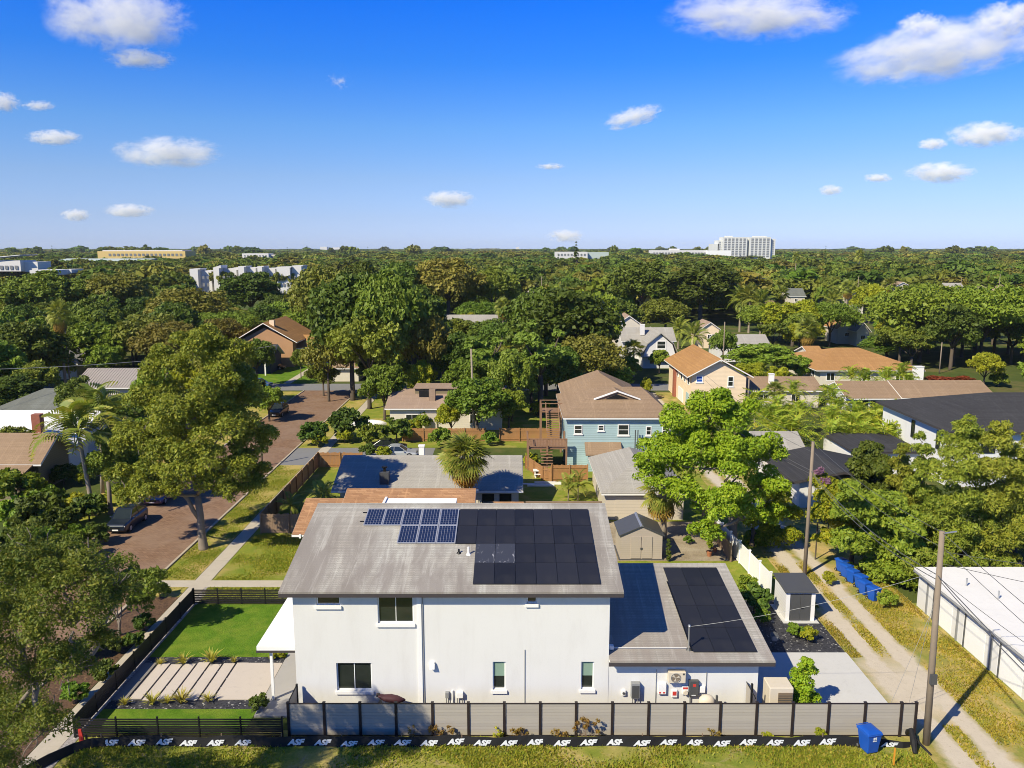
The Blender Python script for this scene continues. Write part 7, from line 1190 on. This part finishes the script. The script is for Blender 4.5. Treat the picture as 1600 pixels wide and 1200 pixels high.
# unused stock
for o in list(PR.values()) + list(PP.values()):
    if o not in USED:
        for c in list(o.children): bpy.data.objects.remove(c)
        bpy.data.objects.remove(o)
# ================================================================== CLOUDS
def cloudm(name, dens, sc, thr, seed):
    t = NT(name); co = t.co(); n1 = t.noise(sc, 9, t.co((1, 1, .62)), .74, .5)
    for x in t.t.nodes:
        if x.type == 'TEX_NOISE': x.noise_dimensions = '4D'; x.inputs['W'].default_value = seed
    ln = t.n('VectorMath', operation='LENGTH'); t.l(co, ln.inputs[0]); s = t.n('SeparateXYZ'); t.l(co, s.inputs[0])
    fall = t.math('SUBTRACT', 1.0, t.math('POWER', ln.outputs['Value'], 1.3)); v = t.math('ADD', t.math('MULTIPLY', t.math('SUBTRACT', n1, .5), 6.0), t.math('MULTIPLY', fall, 1.05))
    d = t.math('MULTIPLY', t.math('MAXIMUM', t.math('SUBTRACT', v, thr), 0), dens); d = t.math('MINIMUM', t.math('MULTIPLY', d, t.math('MINIMUM', t.math('MAXIMUM', t.math('MULTIPLY', fall, 4), 0), 1)), dens * .8)
    vp = t.n('VolumePrincipled'); vp.inputs['Color'].default_value = (1, 1, 1, 1); vp.inputs['Anisotropy'].default_value = -.15; t.l(d, vp.inputs['Density']); t.l(vp.outputs[0], t.out.inputs['Volume']); return t.m
CL = [(185, 28, 118, 52, 'large white cloud cut by the top edge at upper left', 1.25, 1), (218, 92, 58, 18, 'thin wispy cloud below the large upper left cloud', 1.42, 2), (2, 160, 30, 18, 'small cloud cut by the left edge', 1.3, 3), (84, 215, 46, 13, 'small flat cloud left of the twin humped one', 1.25, 4), (262, 238, 92, 26, 'long twin humped cloud in the left sky', 1.22, 5), (202, 329, 44, 12, 'low lens shaped cloud at left, right of two', 1.22, 6), (119, 336, 24, 11, 'low small cloud at left, left of two', 1.25, 7), (702, 311, 44, 15, 'single low cloud left of the middle', 1.25, 8), (988, 183, 54, 17, 'slanted wispy cloud right of the middle', 1.33, 9), (1185, 24, 150, 40, 'wide cloud at the top edge right of the middle', 1.25, 10), (1468, 80, 175, 48, 'largest long cloud reaching the right edge', 1.2, 11), (1440, 36, 40, 18, 'faint wisp above the largest long cloud', 1.42, 12), (1540, 210, 66, 21, 'bright flat cloud at right below the largest', 1.2, 13), (1457, 225, 25, 10, 'tiny round cloud left of the bright flat one', 1.22, 14), (1468, 270, 58, 18, 'humped cloud low in the right sky', 1.2, 15), (1298, 297, 21, 9, 'tiny faint cloud low at right, leftmost of the low group', 1.3, 16), (1372, 278, 25, 8, 'tiny flat wisp between two low right clouds', 1.32, 17), (884, 369, 34, 12, 'low cloud just above the tall horizon pine', 1.3, 18), (60, 165, 30, 9, 'faint wisp right of the left edge cloud', 1.46, 19), (530, 126, 24, 16, 'very faint wisp in the upper left middle sky', 1.95, 20), (860, 260, 26, 6, 'faint thin streak in the middle sky', 1.46, 21), (1575, 30, 60, 26, 'white puff at the top right corner above long cloud', 1.25, 22)]
for px, py, rw, rh, lb, thr, sd in CL:
    d = ray(px, py); D = 9000.0; p = Vector((0, 0, CAM_H)) + d * (D / d.y); k = D / FPX * 1.02
    m = MB().ell((0, 0, 0), (1, 1, 1), 24, 14).build('cloud', cloudm('cloud_vapour', 2.2 / (rh * k), 2.2 + min(2.0, rw / rh * .3), (thr - .95) * .85, sd * 3.7), None, (0, 0, 0)); m.location = p; m.scale = (rw * k, rh * k * 1.3, rh * k); m['label'] = lb; m['category'] = 'cloud'
    m.rotation_euler = (0, R({9: -14, 11: -8}.get(sd, 0)), 0)

# ================================================================== HAZE: the air itself, sky and clouds stay outside
hz = NT('haze_air'); vp = hz.n('VolumePrincipled'); vp.inputs['Color'].default_value = (.80, .88, 1, 1); vp.inputs['Density'].default_value = .00005; hz.l(vp.outputs[0], hz.out.inputs['Volume'])
MB().box(-6950, -250, -1, 6950, 8000, 75).build('haze', hz.m, None, (0, 0, 0), kind='stuff')
